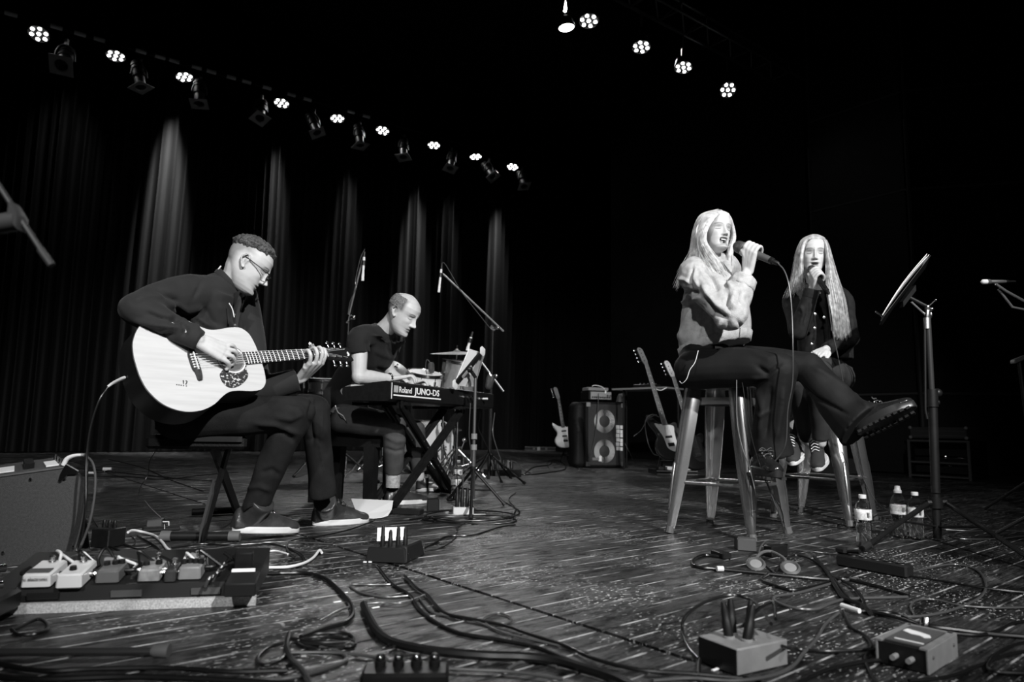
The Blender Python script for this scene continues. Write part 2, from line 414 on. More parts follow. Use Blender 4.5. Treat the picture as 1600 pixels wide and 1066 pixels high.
def par_can(name, label, p, aim, group, s=1.0, spin=.4):
    """theatre spot: ribbed rear housing, barrel, square gel frame, yoke with clamp"""
    t = thing(name, label, 'stage light', p, group); aim = Vector(aim).normalized()
    q = p-ZV*.20*s
    mb = MB(); prof = [(.05, -.22), (.075, -.21), (.078, -.17), (.09, -.165), (.09, -.15), (.078, -.145), (.078, -.12), (.09, -.115), (.09, -.10), (.078, -.095), (.075, -.06), (.088, -.05), (.09, .02)]
    mb.lathe([(a*s, b*s) for a, b in prof], q, aim, 20); mb.build('lamp_house', lens_ring, t)
    mb = MB(); mb.lathe([(.072*s, .0), (.072*s, .15*s), (.085*s, .16*s), (.085*s, .185*s), (.07*s, .185*s), (.066*s, .12*s)], q, aim, 20, caps=False); mb.build('barrel', M['steel_dull'], t)
    X, Y, Z = frame_from(aim, U); X, Y = X*math.cos(spin)+Y*math.sin(spin), Y*math.cos(spin)-X*math.sin(spin)
    mb = MB(); h = .125*s; n = 24
    def sq(a, k): 
        c, d = math.cos(a), math.sin(a); m_ = max(abs(c), abs(d)); return (c/m_*k, d/m_*k)
    an = [2*PI*i/n+PI/4 for i in range(n)]
    o1 = [q+aim*.19*s+X*sq(a, h)[0]+Y*sq(a, h)[1] for a in an]; i1 = [q+aim*.19*s+X*.078*s*math.cos(a)+Y*.078*s*math.sin(a) for a in an]
    mb.loft([i1, o1, [x+aim*.008 for x in o1], [x+aim*.008 for x in i1], i1], caps=False); mb.build('gel_frame', M['gel_frame'], t, smooth=False)
    mb = MB(); pts = [q+U*(.11*s*math.cos(a))+ZV*(.19*s*math.sin(a)) for a in [PI*i/8 for i in range(9)]]; mb.tube(pts, .008, 6)
    mb.box(q+ZV*.22*s, (.04, .04, .08)); mb.build('yoke', M['steel_dull'], t)
    return t
M['steel_dull'] = mat('dull_steel', .45, .38, .9)
M['gel_frame'] = mat('gel_frame_metal', .5, .5, .3)
def bar(name, label, a, b, r=.024):
    t = thing(name, label, 'lighting bar', (Vector(a)+Vector(b))/2); mb = MB(); mb.tube([a, b], r, 10); mb.build('pipe', M['black_metal'], t); return t
led_px = [(61, 52), (181, 86), (288, 119), (440, 160), (527, 184), (598, 203), (678, 226), (743, 244), (801, 260)]
can_px = [(104, 68), (219, 98), (313, 126), (409, 154), (491, 176), (562, 196), (631, 216), (706, 236), (764, 252), (816, 266)]
a1 = onv(-60, 10, TV1); b1 = onv(900, 276, TV1)
zt = (onv(61, 42, TV1).z+onv(801, 252, TV1).z)/2
def on_bar(x, y): return onv(x, y, TV1)
bt = bar('lighting_bar', 'long black lighting pipe hung in front of the curtain carrying the upstage lamps', onv(-60, 0, TV1), onv(900, 276, TV1))
# pale tape collars along the pipe
A = onv(-60, 0, TV1); B = onv(900, 276, TV1); Dn = (B-A).normalized(); PT = mat('pale_tape', .9, .5)
for x in (17, 88, 125, 155, 220, 250, 272, 307, 330, 361, 385, 417, 455, 480, 548, 572):
    lo, hi = 0., 1.
    for _ in range(30):
        mid = (lo+hi)/2
        if proj(A+(B-A)*mid)[0] < x: lo = mid
        else: hi = mid
    c = A+(B-A)*lo; mb = MB(); mb.tube([c-Dn*.07, c+Dn*.07], .029, 10); mb.build('tape_collar', PT, bt)
ordn = ['first', 'second', 'third', 'fourth', 'fifth', 'sixth', 'seventh', 'eighth', 'ninth', 'tenth']
for i, (x, y) in enumerate(led_px):
    p = onv(x, y, TV1); aim = Vector((0, 0, -1))+(Vector((0, 0, .5))-p).normalized()*(.22 if i else .7)+U*.16*((i*7 % 5)-2)/2
    o = led_par('led_par', 'lit seven lens lamp, %s from the left on the upstage lighting bar' % ordn[i], p, aim, 'lit lamps on the upstage bar')
for i, (x, y) in enumerate(can_px):
    p = onv(x, y, TV1-.05); 
    aim = Vector((0, 0, -1))+(-V)*(.75 if i in (0, 8) else .42 if i in (3, 4, 9) else .2)+U*((i*5 % 7)-3)*.09
    par_can('theatre_spot', 'unlit theatre spot with square colour frame, %s from the left on the upstage bar' % ordn[i], p, aim, 'unlit spots on the upstage bar', 1.0 if i else 1.1, .2+i*.9)
# beams of the upstage lamps falling on the curtain
for (x, y, e, ang) in [(268, 180, 420, 17), (430, 230, 150, 14), (652, 270, 300, 13), (700, 300, 120, 12), (775, 280, 240, 12), (100, 200, 14, 20), (545, 280, 80, 16)]:
    c = onv(x, y, CV); u_ = c.dot(U); p = uv(u_+.15, CV-1.25, 6.6)
    lamp('curtain_beam', 'SPOT', p, uv(u_+.02, CV, 3.6), e*4.2, .05, 74, 1.0, squeeze=.22 if ang != 20 else .5)
# second truss nearer, over the singers
TV2 = 5.2
l2 = [(920, 31), (1002, 72), (1068, 104), (1137, 140)]
NEAR = []
for i, (x, y) in enumerate(l2):
    p = onv(x, y, TV2); aim = Vector((0, 0, -1))+(Vector((0.3, 0, .5))-p).normalized()*(.3 if i < 3 else .4)+((-V-U*.6)*.7 if i == 3 else U*0)
    NEAR.append(p); led_par('led_par', ['lit seven lens lamp beside the bright white spot at the top edge', 'lit seven lens lamp on the near truss, second down from the bright spot', 'lit seven lens lamp on the near truss, third down from the bright spot', 'lit lamp tilted sideways at the low right end of the near truss'][i], p, aim, 'lit lamps on the near truss', r=.115)
t2 = thing('lighting_truss', 'dark triangular lighting truss running over the singers at the top right', 'truss', onv(1100, 60, TV2))
tz = .24; A = onv(820, -75, TV2); B = onv(1330, 190, TV2); d = (B-A).normalized(); A = A-d*.5
ch = [Vector((0, 0, 0)), -V*.32+ZV*0.0, -V*.16+ZV*.30]
tm = mat('truss_metal', .14, .4, .6)
for c in ch:
    mb = MB(); mb.tube([A+c, B+c], .022, 8); mb.build('chord', tm, t2)
for p_ in NEAR:
    q_ = A+d*((p_-A).dot(d)); q_ = Vector((p_.x, p_.y, q_.z+.02)); mb = MB(); mb.tube([p_+ZV*.2, q_], .014, 8); mb.build('drop_pipe', tm, t2)
n = 15; Lg = (B-A).length
for i in range(n):
    p = A+d*(Lg*i/n); q = A+d*(Lg*(i+1)/n); h = (p+q)/2
    for (a, b) in ((p+ch[0], h+ch[2]), (h+ch[2], q+ch[0]), (p+ch[1], h+ch[2]), (p+ch[0], p+ch[1])):
        mb = MB(); mb.tube([a, b], .011, 6); mb.build('brace', tm, t2)
# bright moving spot at the top
p = onv(886, 8, TV2); t = thing('bright_spot', 'very bright white spotlight with a lit fin at the top edge of the near truss', 'stage light', p)
mb = MB(); mb.box(p+ZV*.02, (.05, .05, .2), x=U); mb.build('bracket', M['chrome'], t)
mb = MB(); mb.box(p-ZV*.02-U*.02, (.035, .02, .16), x=U, z=ZV+U*.2, bev=.004); mb.build('lit_fin', M['lamp_lens'], t)
mb = MB(); q = onv(885, 42, TV2); ax = Vector((0, 0, -1))-V*.05+U*.12
mb.lathe([(.05, -.12), (.08, -.08), (.10, 0), (.095, .01)], q, ax, 20); mb.build('housing', M['black_plastic'], t)
mb = MB(); mb.lathe([(.09, .008), (.07, .02), (.001, .028)], q, ax, 20); mb.build('lens', M['lamp_lens'], t)
# back light from the near truss on hair and shoulders
lamp('truss_back', 'SPOT', onv(1002, 72, TV2+1.5), (1.2, 3.6, 1.0), 120, .1, 50, .6)
lamp('truss_back', 'SPOT', onv(598, 203, TV1), (-.3, 3.5, .2), 700, .15, 60, .7)
lamp('truss_back', 'SPOT', onv(801, 260, TV1), (1.0, 5.0, .1), 600, .15, 60, .7)
lamp('truss_back', 'SPOT', onv(181, 86, TV1), (-1.2, 3.5, .5), 120, .15, 50, .7)
# ================================================================ PEOPLE
def J(x, y, D): return at(x, y, D)
def sm(t): return t*t*(3-2*t)
def interp(tab, z):
    return np.interp(z, [a[0] for a in tab], [a[1] for a in tab])
class Head:
    """head basis: x to the person's left, y forward, z up; size 1 = 0.235 m chin to crown"""
    def __init__(s, c, fwd, roll=0, size=1.0, female=False, mouth=0.0, wide=1.0):
        s.c = Vector(c); s.f = Vector(fwd).normalized(); left = ZV.cross(s.f).normalized(); up = s.f.cross(left)
        s.x = (left*math.cos(roll)+up*math.sin(roll)); s.z = s.f.cross(s.x).normalized(); s.s = size; s.fem = female; s.mouth = mouth; s.wide = wide
        s.x.normalize()
    def P(s, x, y, z): return s.c+(s.x*x+s.f*y+s.z*z)*s.s
    def local(s, co):
        q = co-np.array(s.c); return np.stack([q@np.array(s.x), q@np.array(s.f), q@np.array(s.z)], 1)/s.s
    def grid(s, off=None, nz=84, na=150, feat=True):
        fem = s.fem; mo = s.mouth
        Fy = [(-.118, .050), (-.113, .074), (-.104, .086), (-.09, .088), (-.075, .083), (-.05, .086), (-.03, .085), (-.01, .084), (.01, .085), (.03, .091), (.055, .089), (.078, .077), (.096, .054), (.109, .028), (.1165, .0)]
        By = [(-.118, .03), (-.113, .008), (-.104, -.01), (-.09, -.022), (-.075, -.034), (-.05, -.056), (-.03, -.074), (-.01, -.088), (.01, -.096), (.03, -.1), (.055, -.098), (.078, -.088), (.096, -.068), (.109, -.040), (.1165, -.004)]
        Wx = [(-.118, .012), (-.113, .026), (-.104, .036), (-.09, .046), (-.075, .053), (-.05, .060), (-.03, .0645), (-.01, .069), (.01, .072), (.03, .075), (.055, .075), (.078, .067), (.096, .050), (.109, .029), (.1165, .002)]
        rows = []
        for i in range(nz):
            t = i/(nz-1); z = -.118+.2345*(.5-.5*math.cos(PI*t)) if True else 0
            fy, by, wx = interp(Fy, z), interp(By, z), interp(Wx, z)*s.wide*(.95 if fem else 1)
            if mo and z < -.03: 
                pass
            cy = (fy+by)/2; hy = (fy-by)/2
            a = np.arange(na)*2*PI/na
            ca, sa = np.cos(a), np.sin(a); e = 2/2.35
            x = wx*np.sign(ca)*np.abs(ca)**e; y = cy+hy*np.sign(sa)*np.abs(sa)**(e if True else 1)
            x = np.where(sa > 0, x*(1-.10*np.clip(sa, 0, 1)**2), x)
            rows.append((x, y, np.full(na, z), sa))
        X = np.array([r[0] for r in rows]); Y = np.array([r[1] for r in rows]); Z = np.array([r[2] for r in rows]); S = np.array([r[3] for r in rows])
        if feat:
            fr = np.clip(S*2.2, 0, 1)
            ga = lambda x0, z0, rx, rz: np.exp(-((X-x0)/rx)**2-((Z-z0)/rz)**2)
            sym = lambda x0, z0, rx, rz: ga(x0, z0, rx, rz)+ga(-x0, z0, rx, rz)
            ns = .88 if fem else 1.08
            nose = interp([(-.05, 0), (-.043, .005), (-.038, .021), (-.032, .0265), (-.024, .0235), (-.01, .0155), (.004, .010), (.016, .0075), (.03, .002), (.04, 0)], Z.ravel()).reshape(Z.shape)
            nw_ = interp([(-.05, .012), (-.036, .0115), (-.02, .0085), (0, .0075), (.03, .009)], Z.ravel()).reshape(Z.shape)
            d = 1.2*nose*ns*np.exp(-(np.abs(X)/nw_)**2.4)
            d += .008*sym(.0125, -.036, .006, .006)
            d += -.0105*sym(.031, .004, .015, .011)+.0050*sym(.031, .0, .012, .0085)
            d += (.002 if fem else .0052)*sym(.028, .021, .018, .006)
            d += .005*sym(.042, -.022, .017, .015)
            d += -.004*sym(.052, -.06, .016, .02)
            md = -.0*mo
            d += .0045*ga(0, -.057+.004*mo, .020, .0045)+.0055*ga(0, -.071-.014*mo, .017, .005)-.0035*ga(0, -.0638, .024, .0028)
            if mo: d += -.022*mo*np.exp(-(np.abs(X)/.0185)**4-(np.abs(Z+.066)/(.0085*mo+.001))**4)
            d += .006*ga(0, -.1, .018, .012)-.003*ga(0, -.083, .02, .006)
            Y = Y+d*fr
        if off is not None:
            N = np.stack([X/.074, (Y+.005)/.095, Z/.117], -1); N /= np.linalg.norm(N, axis=-1)[..., None]
            o = off(X, Y, Z); X = X+N[..., 0]*o; Y = Y+N[..., 1]*o; Z = Z+N[..., 2]*o
        return X, Y, Z
    def add(s, mb, **k):
        X, Y, Z = s.grid(**k); rings = [[s.P(X[i, j], Y[i, j], Z[i, j]) for j in range(X.shape[1])] for i in range(X.shape[0])]; mb.loft(rings)
    def ears(s, mb, sides=(1, -1)):
        for sd in sides:
            b = lambda y, z, o=0: s.P(sd*(.0735*s.wide+.007+o+ (-.5*(y+.006)*.35)), y, z)
            pts = [b(.006, -.022), b(.002, -.032, -.002), b(-.010, -.022), b(-.022, -.002, .004), b(-.025, .014, .006), b(-.016, .026, .005), b(-.003, .026, .003), b(.006, .014), b(.004, .004, -.002)]
            mb.tube(pts, .0042*s.s, 8, smooth=3)
            mb.ell(s.P(sd*.0745*s.wide, -.008, -.002), (.005*s.s, .013*s.s, .024*s.s), s.x, s.f, s.z, 12, 8)
    def tone(s, me, brow=.25, lip=.55, lash=.15, stub=0., eyelid=.8, extra=None):
        co = get_co(me); L = s.local(co); x, y, z = L[:, 0], L[:, 1], L[:, 2]
        t = np.ones(len(co)); near = (np.abs(x) < .1) & (np.abs(y) < .14) & (np.abs(z) < .14); front = (y > .045) & near
        ax = np.abs(x)
        bz = .0225+.004*np.sin(np.clip((ax-.012)/.036, 0, 1)*PI*.9)
        t *= 1-(1-brow)*front*np.exp(-((z-bz)/.0040)**4)*np.exp(-((ax-.031)/.019)**6)
        ez = -.001-.004*np.cos(np.clip((ax-.031)/.013, -1, 1)*PI/2)
        t *= 1-(1-lash)*front*np.exp(-((z-ez)/.0024)**4)*np.exp(-((ax-.031)/.014)**8)
        t *= 1-(1-eyelid)*front*np.exp(-((z-.007)/.007)**4)*np.exp(-((ax-.031)/.016)**4)
        t *= 1-(1-lip)*front*np.exp(-((z+.0645+.006*s.mouth)/(.0095+.010*s.mouth))**6)*np.exp(-(ax/.021)**6)
        if s.mouth: t *= 1-.93*front*np.exp(-((z+.066)/(.0085*s.mouth))**6)*np.exp(-(ax/.0175)**6)
        else: t *= 1-.55*front*np.exp(-((z+.0640)/.0026)**4)*np.exp(-(ax/.021)**6)*(y > .07)
        t *= 1-.6*front*np.exp(-((z+.043)/.003)**4)*np.exp(-((ax-.008)/.004)**4)
        if stub: t *= 1-stub*near*np.clip((-.04-z)/.02, 0, 1)*(y > -.03)*(z > -.13)
        if extra is not None: t *= extra(x, y, z, near)
        a = me.attributes.new('tone', 'FLOAT', 'POINT'); a.data.foreach_set('value', t.astype(np.float32))
def capsule(mb, a, b, r1, r2=None, flat=1, up=ZV, n=14):
    r2 = r1 if r2 is None else r2; a = Vector(a); b = Vector(b); d = (b-a); L = d.length; d.normalize()
    pts = []; rr = []
    for t in (-1, -.92, -.7, -.38): pts.append(a+d*(t*r1)); rr.append(r1*math.sqrt(max(1-t*t, .004)))
    for t in (0, .25, .5, .75, 1): pts.append(a+d*L*t); rr.append(r1+(r2-r1)*t)
    for t in (.38, .7, .92, 1): pts.append(b+d*(t*r2)); rr.append(r2*math.sqrt(max(1-t*t, .004)))
    mb.tube(pts, rr, n, flat=flat, up=up)
def limb(mb, pts, rs, n=14, flat=1, sm_=5, r0=1, r1=1):
    """smooth tapering limb with rounded ends through the given joints"""
    P = catmull(pts, sm_); m = len(pts); R = []
    for i in range(len(P)):
        t = i/sm_; k = min(int(t), m-2); R.append(rs[k]+(rs[k+1]-rs[k])*(t-k))
    a, b = P[0], P[-1]; da = (P[0]-P[1]).normalized(); db = (P[-1]-P[-2]).normalized()
    pre = [(a+da*(t*R[0]), R[0]*math.sqrt(1-t*t)+.0005) for t in (.98, .8, .45)]; post = [(b+db*(t*R[-1]), R[-1]*math.sqrt(1-t*t)+.0005) for t in (.45, .8, .98)]
    if not r0: pre = []
    if not r1: post = []
    mb.tube([p for p, _ in pre]+P+[p for p, _ in post], [r for _, r in pre]+R+[r for _, r in post], n, flat=flat)
def ring_loft(mb, rings, n=24):
    """rings: (centre, half_width, half_depth, side_dir, front_dir)"""
    mb.loft([[Vector(c)+Vector(sx)*(w*math.copysign(abs(math.cos(a))**.85, math.cos(a)))+Vector(fy)*(d*math.copysign(abs(math.sin(a))**.9, math.sin(a))) for a in [2*PI*i/n for i in range(n)]] for c, w, d, sx, fy in rings])
def hand(mb, wrist, mcps, fingers, thumb, r=.0085, wr=.024, s=1.0):
    """palm from the wrist to the knuckles, four separate fingers, thumb leaving the side of the palm"""
    wrist = Vector(wrist); m = [Vector(p) for p in mcps]; c = sum(m, Vector())/len(m)
    side = (m[-1]-m[0]); ax = (c-wrist)
    for i, p in enumerate(m):
        q = wrist+side.normalized()*((i-(len(m)-1)/2)*.010*s)
        mb.tube([q, q.lerp(p, .5), p], [wr*.62*s, .0155*s, .0125*s], 10)
    nrm = side.cross(ax).normalized()
    mb.ell(wrist.lerp(c, .55), (side.length*.52+.006, ax.length*.42, .0145*s), side.normalized(), ax.normalized(), nrm, 14, 8)
    for p, f in zip(m, fingers):
        pts = [p+(wrist-p)*.15, p]+[Vector(q) for q in f]; k = len(pts)
        limb(mb, pts, [r*1.15*s]+[r*(1.15-.32*i/(k-2))*s for i in range(k-1)], 10, sm_=3)
    limb(mb, [wrist.lerp(c, .2)]+[Vector(q) for q in thumb], [r*1.5*s]+[r*(1.45-.45*i/max(1, len(thumb)-1))*s for i in range(len(thumb))], 10, sm_=3)
def sole_outline(L, w, k=28):
    o = []
    for i in range(k):
        a = 2*PI*i/k; t = (1-math.cos(a))/2      # 0 heel .. 1 toe
        half = w*(.36+.16*math.sin(PI*min(t*1.15, 1))+.05*math.sin(2*PI*(t-.35)))*math.sqrt(max(1-(2*abs(t-.5))**5, 0))
        o.append((half if a < PI else -half, (t-.5)*L))
    return o
def shoe(parent, name, heel, toe, up=(0, 0, 1), L=None, w=.105, shaft=.10, ankle=None, mats=None, sole_h=.028, label=None, laces=True, sole_mat='sole', chunky=False, low=False, lace_mat='lace', hs=1.0):
    heel = Vector(heel); toe = Vector(toe); Y = (toe-heel).normalized(); Z = Vector(up); Z = (Z-Y*Z.dot(Y)).normalized(); X = Y.cross(Z)
    L = L or (toe-heel).length; c = (heel+toe)/2
    def Q(x, t, z): return c+X*x+Y*((t-.5)*L)+Z*z
    o = sole_outline(L, w)
    up_ = MB()
    secs = [(-.0, .030, .045), (.03, .034, .068), (.12, .037, .080), (.25, .037, .078), (.4, .038, .072), (.55, .041, .060), (.7, .044, .046), (.83, .043, .036), (.93, .034, .028), (.99, .014, .018)]
    rings = []
    for t, hw, h in secs:
        h *= hs if t < .8 else 1
        hw *= w/.105; n = 20; r = []
        for i in range(n):
            a = 2*PI*i/n; ca, sa = math.cos(a), math.sin(a)
            x = hw*math.copysign(abs(ca)**.8, ca)*(1 if sa < 0 else 1-.25*sa); z = sole_h*.8+(h*max(sa, 0)**.8 if sa > 0 else -.006*abs(sa))
            r.append(Q(x, t, z))
        rings.append(r)
    up_.loft(rings)
    sh_ax = Z if ankle is None else (Vector(ankle)-Q(0, .2, sole_h+.06)).normalized()
    a0 = Q(0, .22, sole_h+.035); 
    if not low: up_.tube([a0, a0+sh_ax*shaft*.5, a0+sh_ax*shaft], [.052*w/.105, .050*w/.105, .053*w/.105], 18, up=X)
    else: up_.tube([a0, a0+sh_ax*.045], [.044*w/.105, .036*w/.105], 18, up=X)
    up_.tube([a0, Q(0, .48, sole_h+.035)], [.04*w/.105, .032*w/.105], 14, up=X)
    me = remesh(up_, .0055, 5)
    u = link_mesh(name, me, mats or M['leather'], parent)
    if label: u['label'] = label
    sb = MB(); sb.prism([(a, b) for a, b in o], c-Z*0.0, X, Y, Z, sole_h, bev=.004)
    s_ = sb.build('sole', M[sole_mat], u)
    if chunky:
        for i in range(9):
            for sd in (-1, 1):
                t = .08+.1*i; q = MB(); hw = w*(.36+.16*math.sin(PI*min(t*1.15, 1)))*.98; q.box(Q(sd*hw*.9, t, -.004), (.022, .016, .012), x=X, y=Y, z=Z); q.build('tread', M[sole_mat], u, smooth=False)
    if laces:
        nl = 5
        for i in range(nl):
            t = .58-.075*i; h = sole_h+(.055+.0105*i)*hs; hw = .019
            if i >= 3 and not low: 
                b0 = Q(0, .22, sole_h+.035)+sh_ax*(.028+.026*(i-3))+Y*.042*w/.105
                a_, b_ = b0-X*hw*.8, b0+X*hw*.8; top = b0+Y*.008
            else: a_, b_ = Q(-hw, t, h-.004), Q(hw, t-.02, h-.004); top = Q(0, t-.01, h+.008)
            q = MB(); q.tube([a_, top, b_], .0028, 6, smooth=3); q.build('lace', M[lace_mat], u)
            for p_ in (a_, b_):
                q = MB(); q.ell(p_, .0042, n=8, m=6); q.build('eyelet', M['chrome'], u)
        if not low:
            q = MB(); b0 = Q(0, .5, sole_h+.075)
            for sd in (-1, 1): q.tube([b0, b0+X*sd*.02+Z*.012, b0+X*sd*.034-Z*.002, b0+X*sd*.014+Y*.012, b0], .002, 6, smooth=4)
            q.build('bow', M[lace_mat], u)
    return u
M['skin'] = mat('skin', .50, .48, 0, .4, .06, 30, .12, 250, attr='tone')
M['skin_w'] = mat('skin_fair', .54, .45, 0, .4, .05, 30, .08, 250, attr='tone')
M['shirt'] = mat('dark_shirt', .017, .8, 0, .25, .15, 12, .25, 500, sheen=.05)
M['tee'] = mat('dark_tshirt', .016, .85, 0, .2, .12, 12, .25, 400, sheen=.05)
M['jeans'] = mat('dark_jeans', .012, .85, 0, .2, .35, 14, .5, 420)
M['grey_trousers'] = mat('grey_trousers', .065, .85, 0, .2, .2, 14, .4, 300)
M['black_trousers'] = mat('black_trousers', .009, .7, 0, .2, .2, 14, .2, 300)
M['denim'] = mat('light_denim', .44, .9, 0, .2, .16, 40, .8, 260)
M['dark_denim'] = mat('dark_denim', .015, .85, 0, .2, .4, 25, .5, 330)
M['leather'] = mat('brown_leather', .032, .28, 0, .5, .3, 18, .25, 90)
M['patent'] = mat('black_leather', .012, .22, 0, .6, .2, 18, .15, 60)
M['sole'] = mat('pale_sole', .62, .7); M['sole_black'] = mat('black_sole', .02, .35, 0, .6); M['lace'] = mat('dark_lace', .05, .7); M['lace_white'] = mat('white_lace', .75, .8)
M['canvas_shoe'] = mat('dark_canvas', .03, .85)
M['hair_dark'] = mat('short_dark_hair', .06, .6, 0, .3, .8, 130, 1.0, 160)
M['hair_grey'] = mat('cropped_grey_hair', .16, .7, 0, .3, .6, 180, .6, 220)
M['hair_blond'] = mat('blond_hair', .62, .38, 0, .5, .35, 40)
M['hair_dblond'] = mat('dark_blond_hair', .42, .38, 0, .5, .45, 40)
M['glass'] = mat('clear_glass', 1, .02, 0, .5, trans=1, ior=1.05)
def hair_cap(parent, H, mask, thick, matl, name='hair', amp=.003, sc=90):
    mb = MB()
    def off(X, Y, Z):
        m = np.clip(mask(X, Y, Z), 0, 1); return np.where(m <= 0, -.036, -.010+(thick+.010)*m)
    H.add(mb, off=off, feat=False, nz=110, na=200); me = mb.mesh('hair'); wrinkle(me, amp, sc, seed=3); return link_mesh(name, me, matl, parent)
def long_hair(parent, guides, n, matl, vol=.010, seed=1, rad=.0011, jit=.008, name='hair', sides=True):
    """hair: a soft inner volume along the locks with fine strands laid over it"""
    r = random.Random(seed); ALL = []; VV = []
    for grp in guides:
      G = []; ALL.append(G)
      for g in grp:
        P = catmull(g, 8); Ls = [0]
        for a, b in zip(P, P[1:]): Ls.append(Ls[-1]+(b-a).length)
        Q = []
        for k in range(26):
            t = Ls[-1]*k/25; j = 0
            while j < len(Ls)-2 and Ls[j+1] < t: j += 1
            u = (t-Ls[j])/max(1e-6, Ls[j+1]-Ls[j]); Q.append(P[j].lerp(P[j+1], u))
        G.append(Q)
    mb = MB(); v = vol
    for G in ALL:
      GG = [G[0]]
      for a, b in zip(G, G[1:]):
        GG += [[p.lerp(q, t) for p, q in zip(a, b)] for t in (.33, .66)]+[b]
      for g in GG:
        mb.tube(g, [v*(.8+.4*math.sin(PI*min(1, i/25*1.2)))*(1 if i < 21 else (26-i)/5.5) for i in range(26)], 8)
    me = remesh(mb, .006, 4); hv = link_mesh(name, me, matl, parent)
    mb = MB()
    for k in range(n):
        G = r.choices(ALL, [len(g_)-1 for g_ in ALL])[0]; i = r.randrange(len(G)-1); t = r.random()
        ph = i*1.3+t*2+r.uniform(0, .5); am = r.uniform(.002, .005); j0 = Vector([r.gauss(0, jit) for _ in range(3)]); end = r.uniform(.86, 1.03); pts = []
        dirn = Vector([r.gauss(0, 1) for _ in range(3)]).normalized()*v*r.uniform(.8, 1.25)
        for q in range(26):
            s = q/25*end; a = min(25, s*25); qa = int(a); qb = min(25, qa+1); p = G[i][qa].lerp(G[i][qb], a-qa).lerp(G[i+1][qa].lerp(G[i+1][qb], a-qa), t)
            w_ = min(1, s*3+.25)
            pts.append(p+dirn*min(1, .8+.2*s)+j0*s*w_+Vector((math.sin(s*9+ph), math.cos(s*7+ph), 0))*am*s)
        mb.tube(pts, [rad*(1-.5*q/25) for q in range(26)], 3)
    s_ = link_mesh('strands', mb.mesh('strands'), matl, hv); s_['kind'] = 'stuff'
    return hv
def skin_body(mb, pieces, vox, H, root, m, sm_it=2, **tk):
    from mathutils.bvhtree import BVHTree
    me = remesh(mb, vox, sm_it, .45)
    bm = bmesh.new(); bm.from_mesh(me); bm.verts.ensure_lookup_table()
    co = get_co(me); L = H.local(co); reg = (L[:, 1] > .0) & (np.abs(L[:, 2]) < .122) & (np.abs(L[:, 0]) < .068) & (L[:, 1] < .14)
    fs = [f for f in bm.faces if all(reg[v.index] for v in f.verts)]; es = list({e for f in fs for e in f.edges})
    bmesh.ops.subdivide_edges(bm, edges=es, cuts=1, use_grid_fill=True); bm.to_mesh(me); bm.free()
    hb = MB(); X, Y, Z = H.grid(nz=150, na=240); rings = [[H.P(X[i, j], Y[i, j], Z[i, j]) for j in range(X.shape[1])] for i in range(X.shape[0])]; hb.loft(rings)
    bv = BVHTree.FromPolygons([Vector(v) for v in hb.v], hb.f)
    co = get_co(me); L = H.local(co)
    for i in np.nonzero((L[:, 1] > .01) & (L[:, 2] > -.112) & (L[:, 2] < .12) & (np.abs(L[:, 0]) < .066) & (L[:, 1] < .14))[0]:
        q = bv.find_nearest(Vector(co[i]))
        if q[0] is not None and q[3] < .012:
            wt = min(1, (L[i, 1]-.01)/.02)*min(1, (.066-abs(L[i, 0]))/.008)*min(1, (L[i, 2]+.112)/.01); co[i] = co[i]*(1-wt)+np.array(q[0])*wt
    set_co(me, co); H.tone(me, **tk)
    return link_mesh('body', me, m, root)
def cloth(name, mb, parent, m, vox=.0075, it=6, fl_=None, wr=None, label=None):
    me = remesh(mb, vox, it, .5)
    if fl_: folds(me, fl_)
    if wr: wrinkle(me, *wr)
    o = link_mesh(name, me, m, parent)
    if label: o['label'] = label
    return o
# ---------------------------------------------------------------- guitar geometry (used by player and guitar)
ga = math.radians(55); GU = Vector((math.cos(ga), math.sin(ga), .155)).normalized()
GS = J(303, 566, 2.60)                          # saddle
_n0 = GU.cross(ZV).normalized(); _v0 = _n0.cross(GU)          # _n0 points to the audience
if _n0.y > 0: _n0 = -_n0
_v0 = (ZV-GU*ZV.dot(GU)).normalized(); lean = math.radians(24)
GV = (_v0*math.cos(lean)-_n0*math.sin(lean)).normalized(); GN = (_n0*math.cos(lean)+_v0*math.sin(lean)).normalized()
def GP(u, v, n=0): return GS+GU*u+GV*v+GN*n
# ---------------------------------------------------------------- seated guitarist
root = thing('person', 'man in dark shirt, jeans, glasses and boots playing the pale acoustic guitar', 'person', fl(330, 800))
fa = Vector((.955, .30, 0)).normalized(); pt = math.radians(30)
HG = Head(J(387, 414, 2.93), fa*math.cos(pt)-ZV*math.sin(pt), 0, 1.0)
nb = J(353, 441, 2.95); rs = J(297, 462, 2.76); ls = J(376, 466, 3.12); pel = J(300, 640, 2.97)
rel = J(214, 482, 2.52); rwr = J(309, 531, 2.585); lel = J(402, 612, 3.02); lwr = J(470, 592, 3.085)
rh = J(296, 652, 2.84); lh = J(330, 648, 3.10); rk = J(466, 645, 2.97); lk = J(492, 640, 3.24); ra = J(403, 783, 3.04); la = J(505, 772, 3.34)
b = MB(); HG.add(b); HG.ears(b)
cpt = J(357, 444, 2.95); CA = (fa*.7+ZV*.7).normalized(); CB = (fa*.7-ZV*.7).normalized()
limb(b, [HG.P(0, -.035, -.02), J(367, 433, 2.94), J(354, 449, 2.95), nb-ZV*.09], [.050, .055, .058, .05])
ring_loft(b, [(pel-ZV*.03, .11, .08, (.2, -.98, 0), fa), (pel.lerp(nb, .5)-fa*.03, .12, .08, (.2, -.98, 0), fa), (nb-ZV*.12-fa*.03, .11, .06, (.2, -.98, 0), fa), (nb-ZV*.05-fa*.01, .05, .04, (.2, -.98, 0), fa)])
